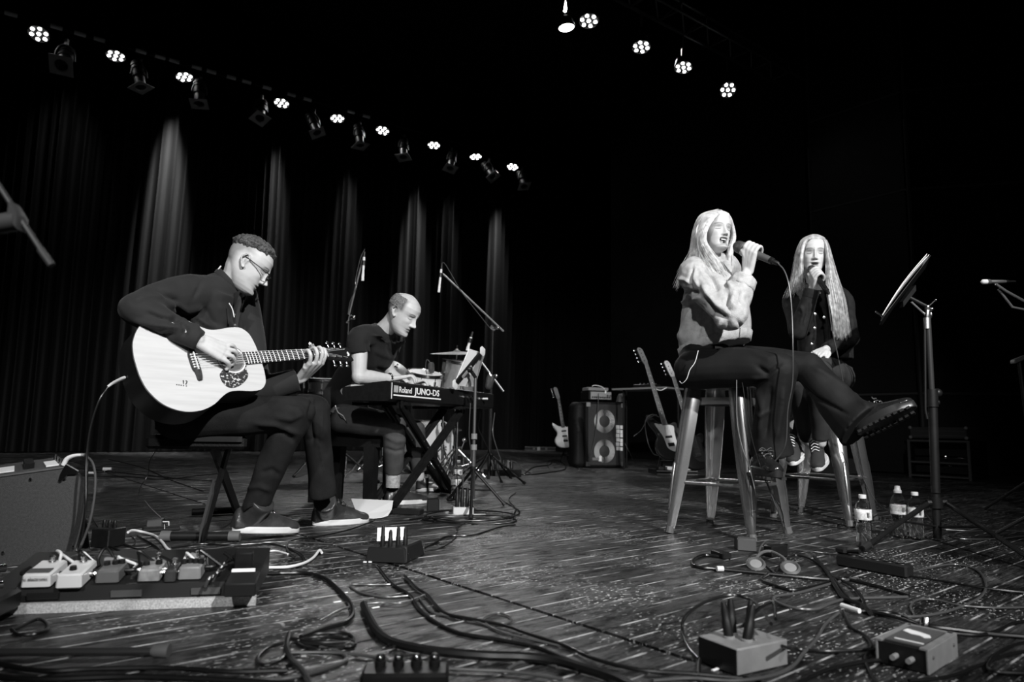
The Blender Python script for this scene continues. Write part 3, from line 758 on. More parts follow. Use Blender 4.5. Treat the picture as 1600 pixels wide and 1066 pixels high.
limb(b, [rs, rs.lerp(rel, .5), rel], [.04, .036, .034]); limb(b, [rel, rel.lerp(rwr, .5), rwr], [.026, .024, .022]); limb(b, [ls, ls.lerp(lel, .5), lel], [.04, .036, .034]); limb(b, [lel, lel.lerp(lwr, .5), lwr], [.026, .024, .022])
limb(b, [rh-fa*.03, rh.lerp(rk, .5), rk], [.06, .055, .045], sm_=6); limb(b, [rk, rk.lerp(ra, .45)-fa*.012, rk.lerp(ra, .88)], [.045, .045, .03], sm_=6); limb(b, [lh-fa*.03, lh.lerp(lk, .5), lk], [.06, .055, .045], sm_=6); limb(b, [lk, lk.lerp(la, .45), lk.lerp(la, .88)], [.045, .045, .03], sm_=6)
# right hand picking over the sound hole
hD = lambda u, v, n: GP(u, v, n)
mc = [GP(.112, .040, .050), GP(.105, .022, .056), GP(.094, .004, .055), GP(.080, -.012, .048)]
fin = [[GP(.146, .040, .050), GP(.168, .030, .030), GP(.176, .018, .014)], [GP(.142, .012, .056), GP(.162, .002, .032), GP(.164, -.006, .014)], [GP(.128, -.012, .054), GP(.146, -.024, .030), GP(.142, -.030, .014)], [GP(.106, -.030, .046), GP(.120, -.042, .026), GP(.114, -.046, .014)]]
hand(b, rwr, mc, fin, [GP(.085, .050, .035), GP(.125, .050, .026), GP(.160, .040, .016)], r=.0092, wr=.026)
capsule(b, rwr+(rel-rwr).normalized()*.05, rwr, .029, .027, flat=.85)
# left hand on the neck
nU = .555
mc2 = [GP(nU-.040, -.048, .016), GP(nU-.012, -.050, .020), GP(nU+.014, -.050, .018), GP(nU+.036, -.048, .010)]
fin2 = [[GP(nU-.046, -.024, .045), GP(nU-.044, .004, .038), GP(nU-.040, .010, .014)], [GP(nU-.014, -.022, .052), GP(nU-.012, .010, .046), GP(nU-.012, .016, .016)], [GP(nU+.016, -.020, .052), GP(nU+.020, .012, .044), GP(nU+.018, .018, .016)], [GP(nU+.042, -.020, .040), GP(nU+.046, .008, .034), GP(nU+.044, .012, .014)]]
hand(b, lwr, mc2, fin2, [GP(nU-.045, -.055, -.015), GP(nU-.02, -.03, -.035), GP(nU-.01, .0, -.036)], r=.0088, wr=.029)
capsule(b, lwr+(lel-lwr).normalized()*.05, lwr, .029, .028, flat=.85)
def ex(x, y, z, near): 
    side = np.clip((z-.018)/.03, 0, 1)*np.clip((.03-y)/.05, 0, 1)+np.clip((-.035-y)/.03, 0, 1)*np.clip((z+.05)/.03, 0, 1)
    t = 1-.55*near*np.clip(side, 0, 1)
    con = np.exp(-((y+.006)/.007)**2-((z-.0)/.013)**2)*(np.abs(x) > .074)  # ear hollow: its shade is put into the skin tone
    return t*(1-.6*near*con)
skin_body(b, None, .0042, HG, root, M['skin'], 2, stub=.12, extra=ex, lash=.35)
# shirt
s = MB(); sx = Vector((.25, -.97, 0))
ring_loft(s, [(pel-ZV*.02, .185, .135, sx, fa), (pel+ZV*.10, .19, .14, sx, fa), (pel.lerp(nb, .45)+ZV*.02-fa*.02, .19, .135, sx, fa), (pel.lerp(nb, .72)-fa*.035, .19, .125, sx, fa), (nb-ZV*.075-fa*.03, .18, .10, sx, fa), (cpt-CA*.050, .11, .095, sx, (fa*.85-ZV*.5)), (cpt-CA*.022, .080, .078, sx, CB), (cpt-CA*.002, .068, .068, sx, CB)])
limb(s, [nb-ZV*.05, rs+ZV*.005, rs.lerp(rel, .5)+ZV*.015, rel], [.075, .082, .070, .062], 16); limb(s, [rel, rel.lerp(rwr, .5), rwr+(rwr-rel).normalized()*.010], [.062, .054, .040], 16, r1=0)
capsule(s, rel+V*.02, rel.lerp(rwr, .3), .062, .06)
limb(s, [nb-ZV*.05, ls, lel], [.07, .08, .06], 16); limb(s, [lel, lwr-(lwr-lel).normalized()*.015], [.058, .040], 16, r1=0)
fg = [([(240, 447), (275, 470), (282, 492), (262, 508)], 5, -.014), ([(262, 470), (292, 486), (318, 478)], 5, .010), ([(205, 500), (245, 508), (285, 512)], 4, .010), ([(215, 515), (250, 528), (275, 522)], 4, -.010), ([(225, 488), (250, 498), (283, 500)], 4, -.008),
      ([(318, 478), (330, 500), (345, 520)], 5, -.009), ([(300, 490), (322, 506), (352, 516)], 4, .009), ([(283, 500), (292, 512), (286, 528)], 4, -.012), ([(345, 470), (352, 500), (368, 515)], 6, .006), ([(205, 470), (235, 462), (262, 462)], 5, .006), ([(318, 432), (312, 450), (300, 470)], 3, -.006), ([(365, 480), (366, 515)], 2, -.005), ([(268, 492), (300, 497), (312, 520)], 4, .008)]
cloth('shirt', s, root, M['shirt'], .0075, 5, fg, (.004, 11, (1, 1, 1), 2))
# collar
q = MB(); cb = nb+ZV*.012
for sd in (0,):
    pts = []; R_ = []
    for i in range(13):
        a = -PI*.82+PI*1.64*i/12; pts.append(cpt+CA*.004+sx*(math.sin(a)*.070)-CB*(math.cos(a)*.071))
    q.tube(pts, .017, 8, flat=.45, smooth=2, up=sx)
q.build('collar', M['shirt'], root)
for sd, (x_, y_) in enumerate([(368, 468), (377, 476)]):
    q = MB(); p = J(x_, y_, 2.86+.12*sd); q.prism([(-.022, .03), (.022, .035), (.004, -.04)], p, Vector((.8, -.5, .1)).normalized(), Vector((.1, 0, 1)).normalized(), Vector((.5, -.85, 0)), .006); q.build('collar_point', M['shirt'], root)
for x_, y_ in ((366, 492), (367, 508)):
    q = MB(); p = J(x_, y_, 2.80); q.lathe([(.005, 0), (.005, .002), (.001, .003)], p, (.5, -.85, 0), 10); q.build('button', M['mid_grey'], root)
q = MB(); q.tube([J(358, 474, 2.80), J(363, 483, 2.79), J(366, 496, 2.79)], .0022, 6, smooth=4); q.build('earpiece_cord', M['white_plastic'], root)
q = MB(); q.tube([J(341, 421, 2.90), J(345, 416, 2.92)], .003, 6); q.build('tag', M['white_plastic'], root)
# trousers
t = MB(); ring_loft(t, [(pel-ZV*.09, .17, .13, sx, fa), (pel, .175, .135, sx, fa), (pel+ZV*.07, .15, .12, sx, fa)])
limb(t, [rh-fa*.03, rh.lerp(rk, .5), rk], [.10, .088, .073], 18, sm_=6); limb(t, [rk, rk.lerp(ra, .45)-fa*.012, ra, ra-ZV*.028], [.073, .066, .056, .062], 18, sm_=6, r1=0)
limb(t, [lh-fa*.03, lh.lerp(lk, .5), lk], [.10, .088, .072], 18, sm_=6); limb(t, [lk, lk.lerp(la, .45), la-ZV*.012], [.07, .062, .064], 18, sm_=6, r1=0)
ft = [([(392, 662), (430, 664), (470, 680)], 4, .008), ([(420, 668), (445, 676), (462, 692)], 4, -.008), ([(440, 625), (470, 632), (483, 650)], 5, -.006), ([(405, 740), (425, 735), (440, 745)], 4, -.006), ([(380, 765), (405, 760), (425, 768)], 4, .006), ([(490, 615), (484, 650), (490, 700)], 3, -.010), ([(505, 640), (500, 700), (512, 760)], 1.5, .004), ([(475, 690), (492, 685), (510, 695)], 4, -.005), ([(425, 650), (455, 655), (478, 645)], 4, .007)]
cloth('jeans', t, root, M['jeans'], .0075, 4, ft, (.005, 9, (1, 1, 1), 5))
# hair, glasses, boots
hair_cap(root, HG, lambda X, Y, Z: np.clip((Z-(.052+.02*np.clip((Y+.02)/.1, -1, 1)))/.02, 0, 1), .017, M['hair_dark'], amp=.007, sc=75)
gl = MB(); 
for sd in (1, -1):
    c = HG.P(sd*.032, .104, -.004); o = [(.024*math.cos(a)*(1 if abs(math.cos(a)) < .9 else .98), .0165*math.sin(a)) for a in [2*PI*i/18 for i in range(18)]]
    gl.tube([c+HG.x*a+HG.z*b_ for a, b_ in o]+[c+HG.x*o[0][0]], .0024, 6)
    gl.tube([HG.P(sd*.056, .104, .006), HG.P(sd*.074, .092, .006), HG.P(sd*.080, .03, .010), HG.P(sd*.081, -.012, .014), HG.P(sd*.079, -.026, .0)], .0026, 6)
gl.tube([HG.P(.009, .106, .0), HG.P(0, .112, .003), HG.P(-.009, .106, .0)], .002, 6)
gf = gl.build('glasses', M['black_plastic'], root)
for sd in (1, -1):
    c = HG.P(sd*.032, .104, -.004); q = MB(); q.prism([(.0225*math.cos(a), .0155*math.sin(a)) for a in [2*PI*i/18 for i in range(18)]], c, HG.x, HG.z, HG.f, .001); q.build('lens', M['glass'], gf)
shoe(root, 'boot', fl(367, 832, .035), fl(462, 832, .012), L=.305, w=.112, hs=1.15, shaft=.11, ankle=ra, label='brown leather boot with pale sole, heel lifted')
shoe(root, 'boot', fl(487, 822, .0), fl(577, 816, .0), L=.30, w=.112, hs=1.18, shaft=.135, ankle=la+ZV*.03, label='brown leather laced boot flat on the floor')
# ================================================================ ACOUSTIC GUITAR
M['spruce'] = mat('pale_spruce', .5, .32, 0, .5, .08, 5, 0, 60, (1, 1, 14), coat=.3, coords='Object')
M['mahogany'] = mat('dark_mahogany', .010, .4, 0, .5, .2, 20)
M['rosewood'] = mat('rosewood', .028, .45, 0, .5, .4, 60)
M['bone'] = mat('bone_binding', .72, .4); M['string'] = mat('steel_string', .95, .5, .8)
gt = thing('acoustic_guitar', 'pale spruce acoustic guitar with speckled pickguard and dark headstock, held by the seated man', 'guitar', GP(0, 0, -.05))
def sym_outline(prof, n=60):
    P = catmull([Vector((a, b, 0)) for a, b in prof], 8); up = [(p.x, p.y) for p in P]
    return up+[(a, -b) for a, b in reversed(up[1:-1])]
gout = sym_outline([(-.218, .0), (-.216, .045), (-.203, .100), (-.165, .158), (-.105, .193), (-.040, .200), (.020, .184), (.075, .150), (.110, .137), (.150, .138), (.200, .145), (.245, .142), (.275, .115), (.287, .070), (.290, .025), (.290, 0)])
o = gout
mb = MB(); R0 = [GP(a, b_, -.115) for a, b_ in o]; R1 = [GP(a, b_, -.004) for a, b_ in o]; 
mb.loft([[GP(a*.985, b_*.985, -.118) for a, b_ in o], R0, R1]); mb.build('body', M['mahogany'], gt, auto=40)
mb = MB(); mb.loft([[GP(a, b_, -.006) for a, b_ in o], [GP(a*1.003+.0, b_*1.003, -.004) for a, b_ in o], [GP(a*1.003, b_*1.003, -.001) for a, b_ in o], [GP(a*.992, b_*.992, -.0005) for a, b_ in o]]); mb.build('binding', M['mahogany'], gt, auto=40)
# soundboard with a real hole
SH = (.158, 0); hr = .050; n = len(o)
inner = []
for a, b_ in o:
    an = math.atan2(b_, a-SH[0]); inner.append((SH[0]+hr*math.cos(an), hr*math.sin(an)))
mb = MB(); oo = [(a*.994+.0008, b_*.994) for a, b_ in o]
mb.loft([[GP(a, b_, -.001) for a, b_ in inner], [GP(a, b_, .0015) for a, b_ in inner], [GP(a, b_, .0015) for a, b_ in oo], [GP(a, b_, -.001) for a, b_ in oo]], caps=False); sb_ = mb.build('soundboard', M['spruce'], gt, auto=40)
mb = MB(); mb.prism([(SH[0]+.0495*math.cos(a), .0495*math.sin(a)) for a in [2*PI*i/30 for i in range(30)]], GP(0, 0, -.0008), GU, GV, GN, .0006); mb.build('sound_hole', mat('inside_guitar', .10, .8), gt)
for r_, w_, m_ in ((.0575, .0028, 'bone'), (.0625, .0010, 'rosewood'), (.0525, .0010, 'rosewood')):
    mb = MB(); ang = [2*PI*i/40 for i in range(40)]
    mb.loft([[GP(SH[0]+(r_+dw)*math.cos(a), (r_+dw)*math.sin(a), nn) for a in ang] for dw, nn in ((-w_, .0012), (-w_, .0024), (w_, .0024), (w_, .0012), (-w_, .0012))], caps=False); mb.build('rosette_ring', M[m_], gt)
# speckled pickguard
pgm = bpy.data.materials.new('speckled_pickguard'); pgm.use_nodes = True; nt = pgm.node_tree; bs = nt.nodes['Principled BSDF']; bs.inputs['Roughness'].default_value = .15
tc = nt.nodes.new('ShaderNodeTexCoord'); vo = nt.nodes.new('ShaderNodeTexNoise'); vo.inputs['Scale'].default_value = 95; vo.inputs['Detail'].default_value = 2; nt.links.new(tc.outputs['Object'], vo.inputs[0])
mr = nt.nodes.new('ShaderNodeMapRange'); mr.inputs['From Min'].default_value = .56; mr.inputs['From Max'].default_value = .66; mr.inputs['To Min'].default_value = .035; mr.inputs['To Max'].default_value = .55
nt.links.new(vo.outputs[0], mr.inputs[0]); nt.links.new(mr.outputs[0], bs.inputs['Base Color'])
pg = catmull([Vector(p) for p in [(.108, -.040, 0), (.086, -.062, 0), (.088, -.100, 0), (.112, -.122, 0), (.150, -.118, 0), (.190, -.095, 0), (.208, -.070, 0), (.206, -.035, 0)]], 5)
arc = [(SH[0]+.0655*math.cos(a), .0655*math.sin(a)) for a in [math.radians(-30-5*i*5) for i in range(5)]]
mb = MB(); mb.prism([(p.x, p.y) for p in pg]+arc, GP(0, 0, .0015), GU, GV, GN, .0016); mb.build('pickguard', pgm, gt, auto=30)
br = sym_outline([(-.016, 0), (-.015, .030), (-.008, .050), (-.006, .078), (.004, .080), (.012, .076), (.018, .045), (.019, 0)])
mb = MB(); mb.prism(br, GP(-.004, 0, .0015), GU, GV, GN, .009, bev=.003); bg = mb.build('bridge', M['rosewood'], gt)
mb = MB(); mb.box(GP(.001, 0, .013), (.004, .074, .008), x=GU, z=GN, y=GV); mb.build('saddle', M['bone'], bg)
for i in range(6):
    mb = MB(); mb.lathe([(.003, 0), (.0038, .004), (.002, .007)], GP(-.012, (i-2.5)*.0105, .0105), GN, 8); mb.build('bridge_pin', M['bone'], bg)
# neck, fretboard, frets, strings
SL = .632; NL = SL-.187
mb = MB(); rings = []
for k in range(9):
    u = .27+(SL-.27)*k/8; w_ = .027-.006*k/8; h = .024-.004*k/8
    rings.append([GP(u, w_*math.cos(a), -.004+(h*math.sin(a) if math.sin(a) < 0 else .006*math.sin(a))) for a in [2*PI*i/16 for i in range(16)]])
mb.loft(rings); mb.prism([(-.03, -.02), (.035, -.02), (.035, .02), (-.03, .02)], GP(.30, 0, -.09), GU, GV, GN, .085, bev=.006); mb.build('neck', M['mahogany'], gt)
fw = lambda u: .0285-(u-.215)/(SL-.215)*.0065
mb = MB(); mb.loft([[GP(u, -fw(u), .003), GP(u, -fw(u), .0085), GP(u, 0, .0100), GP(u, fw(u), .0085), GP(u, fw(u), .003)] for u in (.212, SL)]); fb = mb.build('fretboard', M['rosewood'], gt, smooth=False)
for k in range(1, 20):
    u = SL-SL*(1-2**(-k/12)); 
    if u < .214: continue
    mb = MB(); mb.tube([GP(u, -fw(u)+.0005, .0092), GP(u, 0,   .0107), GP(u, fw(u)-.0005, .0092)], .0017, 6); mb.build('fret', M['string'], fb)
mb = MB(); mb.box(GP(SL+.002, 0, .007), (.005, .044, .009), x=GU, z=GN, y=GV); mb.build('nut', M['bone'], gt)
hb = [(0, .0215), (.02, .026), (.05, .031), (.16, .036), (.185, .032), (.178, .012), (.186, 0), (.178, -.012), (.185, -.032), (.16, -.036), (.05, -.031), (.02, -.026), (0, -.0215)]
HN = (GN*math.cos(.2)+GU*math.sin(.2)); HU = (GU*math.cos(.2)-GN*math.sin(.2)); HB = GP(SL+.004, 0, .003)
mb = MB(); mb.prism(hb, HB-HN*.015, HU, GV, HN, .016); hd = mb.build('headstock', M['black_plastic'], gt, smooth=False)
mb = MB(); mb.prism([(.168, .0), (.160, .014), (.150, .006), (.154, -.002), (.146, -.010), (.160, -.010)], HB+HN*.001, HU, GV, HN, .0012); mb.build('inlay', M['bone'], hd)
pegs = []
for i in range(6):
    sd = 1 if i < 3 else -1; u = .045+.045*(i % 3); p = HB+HU*u+GV*(.022*sd)
    mb = MB(); mb.cyl(p-HN*.002, p+HN*.016, .0032, 8); mb.cyl(p+HN*.001, p+HN*.003, .006, 10); mb.build('string_post', M['chrome'], hd); pegs.append(p+HN*.009)
    mb = MB(); q = HB+HU*u+GV*(.034*sd)-HN*.009; mb.cyl(q, q+GV*.014*sd, .0028, 8); mb.ell(q+GV*.024*sd, (.010, .0085, .0045), HU, GV, HN, 12, 8); mb.build('tuner_button', M['chrome'], hd)
order = [2, 1, 0, 3, 4, 5]
for i in range(6):
    v0 = (i-2.5)*.0105; v1 = (i-2.5)*.0072; pg_ = pegs[{5: 0, 4: 1, 3: 2, 2: 5, 1: 4, 0: 3}[i]]
    mb = MB(); mb.tube([GP(-.012, v0, .014), GP(.001, v0, .0178), GP(SL+.002, v1, .0122), pg_], .0009 if i < 3 else .0012, 5); mb.build('string', M['string'], gt)
# writing on the soundboard: ...!?
def text_mesh(parent, txt, org, X, Y, size, m, extr=.0006, name='lettering', bold=0, align='LEFT', shear=0, sx=1):
    c = bpy.data.curves.new('txt', 'FONT'); c.body = txt; c.size = size; c.extrude = extr; c.offset = bold; c.align_x = align; c.shear = shear; c.resolution_u = 3
    to = bpy.data.objects.new('txt', c); COL.objects.link(to); dg = bpy.context.evaluated_depsgraph_get(); dg.update()
    me = bpy.data.meshes.new_from_object(to.evaluated_get(dg)); COL.objects.unlink(to); bpy.data.objects.remove(to)
    X = Vector(X).normalized(); Y = Vector(Y).normalized(); Z = X.cross(Y)
    me.transform(Matrix.Diagonal((sx, 1, 1, 1))); mt = Matrix((X, Y, Z)).transposed().to_4x4(); mt.translation = Vector(org); me.transform(mt)
    return link_mesh(name, me, m, parent, smooth=False)
tx = (GU*math.cos(-.25)+GV*math.sin(-.25)); ty = (GV*math.cos(-.25)-GU*math.sin(-.25))
text_mesh(gt, '...!?', GP(-.098, -.088, .0024), tx, ty, .036, M['rosewood'], .0003, bold=.0002)
# clip on tuner / capo at the neck end
cp = thing('capo', 'small chrome capo clamped on the guitar neck above the hand', 'capo', GP(.565, .03, .01))
mb = MB(); mb.box(GP(.566, .0, .0175), (.011, .050, .006), x=GU, y=GV, z=GN, bev=.002); mb.box(GP(.566, .034, .006), (.018, .020, .026), x=GU, y=GV, z=GN, bev=.003); mb.build('clamp', M['grey_plastic'], cp)
mb = MB(); 
for k in (-1, 0, 1): mb.cyl(GP(.566+k*.006, .044, .004), GP(.566+k*.006, .055+.004*(k == 0), .004), .0026, 8)
mb.build('screw_prongs', M['chrome'], cp)
# output jack and cable
jk = GP(-.205, .02, -.05)
jp = thing('jack_plug', 'white angled jack plug stuck in the tail of the acoustic guitar', 'plug', jk)
j1 = J(212, 588, 2.47); j2 = J(178, 598, 2.50)
mb = MB(); mb.tube([GP(-.205, .0, -.055), j1, J(200, 589, 2.47)], [.007, .0085, .0085], 10); mb.build('strap_pin', M['rubber'], jp)
mb = MB(); mb.tube([j1, J(196, 590, 2.48), j2, J(169, 604, 2.5)], [.0065, .007, .006, .0045], 10, smooth=3); mb.build('plug_sleeve', M['white_plastic'], jp)
# ---------------------------------------------------------------- keyboard layout
KD = Vector((.41, .91, 0)).normalized(); KB = Vector((-.91, .41, 0)).normalized()   # along the keyboard; towards the player
KC = J(609, 596, 3.9); KZ = KC.z                      # near audience-side top corner
def KP(a, b, z=0): return Vector((KC.x, KC.y, KZ))+KD*a+KB*b+ZV*z
root = thing('person', 'balding man in dark t-shirt bent over the keyboard', 'person', fl(585, 785))
fk = (-KB*.99+KD*.10).normalized(); pk = math.radians(30)
HK = Head(J(629, 490, 4.22), fk*math.cos(pk)-ZV*math.sin(pk), 0, 1.10)
sk = ZV.cross(fk).normalized()                        # his left
nb = J(600, 508, 4.30); pel = J(540, 640, 4.62); rs = J(562, 527, 4.14); ls = J(612, 524, 4.62)
rel = J(561, 588, 4.12); rwr = J(610, 592, 4.28); lel = J(606, 576, 4.55); lwr = J(636, 600, 4.62)
rh = J(535, 654, 4.44); rk = J(617, 664, 4.34); ra = J(614, 752, 4.46); lh = J(552, 652, 4.72); lk = J(648, 672, 4.62); la = J(655, 745, 4.75)
b = MB(); HK.add(b); HK.ears(b)
cpt = J(599, 517, 4.30); CA = (fk*.7+ZV*.7).normalized(); CB = (fk*.7-ZV*.7).normalized()
limb(b, [HK.P(0, -.032, -.02), J(610, 506, 4.27), J(597, 519, 4.30), nb-ZV*.10-fk*.06], [.052, .057, .058, .04])
ring_loft(b, [(pel-ZV*.03, .11, .08, sk, fk), (pel.lerp(nb, .5)-fk*.04, .12, .08, sk, fk), (nb-ZV*.13-fk*.04, .11, .06, sk, fk), (nb-ZV*.06-fk*.01, .06, .05, sk, fk)])
limb(b, [rs, rs.lerp(rel, .5), rel], [.048, .050, .043]); limb(b, [rel, rel.lerp(rwr, .4), rwr], [.045, .043, .027]); limb(b, [ls, lel, lwr], [.045, .042, .027])
limb(b, [rh, rh.lerp(rk, .5), rk], [.06, .06, .05]); limb(b, [rk, rk.lerp(ra, .45), ra], [.05, .05, .036]); limb(b, [lh, lh.lerp(lk, .5), lk], [.06, .06, .05]); limb(b, [lk, lk.lerp(la, .45), la], [.05, .05, .035])
def flat_hand(w, d, sd, s=1.0):
    d = Vector(d).normalized(); x = d.cross(ZV).normalized()*sd
    mc = [w+d*.088*s+x*(-.034+.022*i)*s+ZV*(.016-.002*i) for i in range(4)]
    fi = []
    for i, m_ in enumerate(mc):
        l = [.9, 1.05, 1, .8][i]*s; fi.append([m_+d*.040*l+ZV*.006, m_+d*.062*l-ZV*.014, m_+d*.068*l-ZV*.032])
    hand(b, w, mc, fi, [w+d*.04-x*.045*s, w+d*.075-x*.055*s-ZV*.012, w+d*.10-x*.045*s-ZV*.03], r=.0088*s, wr=.028, s=s)
flat_hand(rwr, (-KB*.75+KD*.55+ZV*.02), 1, 1.05); flat_hand(lwr, (-KB*.9+KD*.3), -1, 1.0)
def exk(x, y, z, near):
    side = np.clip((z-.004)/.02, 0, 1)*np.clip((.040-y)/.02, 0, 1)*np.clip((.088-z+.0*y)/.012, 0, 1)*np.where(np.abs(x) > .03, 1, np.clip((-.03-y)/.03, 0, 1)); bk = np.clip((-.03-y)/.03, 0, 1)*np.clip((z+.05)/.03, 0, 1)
    con = np.exp(-((y+.006)/.007)**2-((z-.0)/.013)**2)*(np.abs(x) > .074)  # shade inside the ear painted into the tone
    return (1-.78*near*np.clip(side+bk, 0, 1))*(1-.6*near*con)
skin_body(b, None, .0052, HK, root, M['skin'], 2, extra=exk, lash=.3, stub=.10)
s = MB()
ring_loft(s, [(pel-ZV*.03, .18, .13, sk, fk), (pel+ZV*.12, .175, .13, sk, fk), (pel.lerp(nb, .5)+ZV*.0-fk*.0, .19, .14, sk, fk), (pel.lerp(nb, .78)+fk*.0, .20, .14, sk, fk), (nb-ZV*.085+fk*.0, .19, .13, sk, fk), (cpt-CA*.055, .125, .105, sk, (fk*.85-ZV*.4)), (cpt-CA*.02, .085, .082, sk, CB), (cpt+CA*.002, .072, .072, sk, CB)])
limb(s, [nb-ZV*.07-fk*.02, rs+ZV*.0, rs.lerp(rel, .42)], [.072, .072, .066], 16, r1=0); limb(s, [nb-ZV*.07-fk*.02, ls, ls.lerp(lel, .5)], [.08, .078, .066], 16, r1=0)
cloth('tshirt', s, root, M['tee'], .008, 4, [([(572, 530), (575, 548), (572, 570)], 3, -.010), ([(580, 545), (600, 555), (622, 560)], 5, .006), ([(585, 575), (600, 580), (618, 578)], 4, -.006), ([(610, 525), (606, 545), (612, 560)], 3, -.005)], (.004, 10, (1, 1, 1), 3))
t = MB(); ring_loft(t, [(pel-ZV*.06, .17, .13, sk, fk), (pel+ZV*.05, .16, .12, sk, fk)])
limb(t, [rh, rh.lerp(rk, .5), rk], [.095, .088, .074], 18); limb(t, [rk, rk.lerp(ra, .45), ra+ZV*.06], [.074, .068, .060], 18, r1=0); limb(t, [lh, lh.lerp(lk, .5), lk], [.09, .085, .072], 18); limb(t, [lk, lk.lerp(la, .45), la+ZV*.05], [.072, .066, .058], 18, r1=0)
cloth('trousers', t, root, M['grey_trousers'], .008, 4, [([(600, 680), (620, 690), (635, 688)], 4, .006), ([(598, 700), (618, 706), (634, 702)], 3, -.006)], (.005, 10, (1, 1, 1), 7))
mb = MB(); 
for c_, r_ in ((ra+ZV*.02, .047),): 
    mb.tube([c_+ZV*.055, c_+ZV*.02, c_-ZV*.02, c_-ZV*.06], [r_, r_*1.04, r_*.98, r_*.95], 16, smooth=2)
mb.build('sock', mat('wool_sock', .30, .9, 0, .2, .3, 60, .6, 120), root)
shoe(root, 'shoe', fl(606, 789), fl(664, 786), L=.30, shaft=.03, low=True, label='dark low shoe pointing right under the keyboard stand')
shoe(root, 'shoe', fl(652, 768), fl(704, 768), L=.29, shaft=.03, low=True)
hair_cap(root, HK, lambda X, Y, Z: np.clip((.030-Y)/.015, 0, 1)*np.clip((Z-.012)/.01, 0, 1)*np.clip((.098-Z)/.012, 0, 1)*np.where(np.abs(X) < .03, np.clip((-.04-Y)/.02, 0, 1), 1), .0022, M['hair_grey'], amp=.0022, sc=100)
wb = thing('beaded_bracelet', 'dark beaded bracelet on the wrist of the man at the keyboard', 'bracelet', rwr)
d_ = (rwr-rel).normalized(); x_, y_, _ = frame_from(d_)
for k in range(16):
    a = 2*PI*k/16; mb = MB(); mb.ell(rwr-d_*.008+x_*(.034*math.cos(a))+y_*(.031*math.sin(a)), .0075, n=8, m=6); mb.build('bead', M['chrome'] if k % 3 == 0 else M['black_plastic'], wb)
# ---------------------------------------------------------------- handheld microphone
def handheld_mic(name, label, head_c, tail, cat='microphone', body=None, r=.0165, ball=.026):
    head_c = Vector(head_c); tail = Vector(tail); a = (tail-head_c).normalized(); L = (tail-head_c).length
    t = thing(name, label, cat, head_c)
    mb = MB(); mb.lathe([(.001, -ball), (ball*.55, -ball*.86), (ball*.9, -ball*.45), (ball, 0), (ball*.97, .012), (ball*.9, .022)], head_c, a, 20); g = mb.build('grille', M['grille'], t)
    mb = MB(); mb.lathe([(ball*.93, .016), (ball*1.04, .018), (ball*1.04, .028), (ball*.85, .034)], head_c, a, 20); mb.build('collar_ring', M['mid_grey'], t)
    mb = MB(); mb.lathe([(ball*.8, .03), (r*1.12, .055), (r*.98, .10), (r*.88, L-.012), (r*.8, L)], head_c, a, 18); mb.build('handle', body or M['black_plastic'], t)
    mb = MB(); mb.lathe([(r*.9, L-.002), (r*.9, L+.012), (r*.62, L+.016), (r*.55, L+.04), (.004, L+.048)], head_c, a, 14); mb.build('plug', M['black_plastic'], t)
    return t
M['grille'] = mat('mic_grille', .10, .4, .8, .5, .6, 260, 1.0, 700)
def fist(b, wrist, C, ax, near, up, r=.0088, s=1.0, rad=.017):
    """fingers closed round a rod through C along ax"""
    wrist = Vector(wrist); C = Vector(C); q = lambda a, n_, u: C+ax*a*s+near*n_*s+up*u*s
    mc = [q(-.032+.0205*i, .030-.001*i, .016-.003*i) for i in range(4)]; fi = []
    for i in range(4):
        a = -.033+.0205*i; fi.append([q(a, .014, rad+.022), q(a, -.014, rad+.016), q(a, -rad-.013, .004), q(a, -.018, -rad-.004), q(a, -.002, -rad-.011)])
    hand(b, wrist, mc, fi, [q(-.030, .030, -.012), q(-.042, .020, -.020), q(-.048, .002, -rad-.010)], r=r*s, wr=.027*s, s=s)
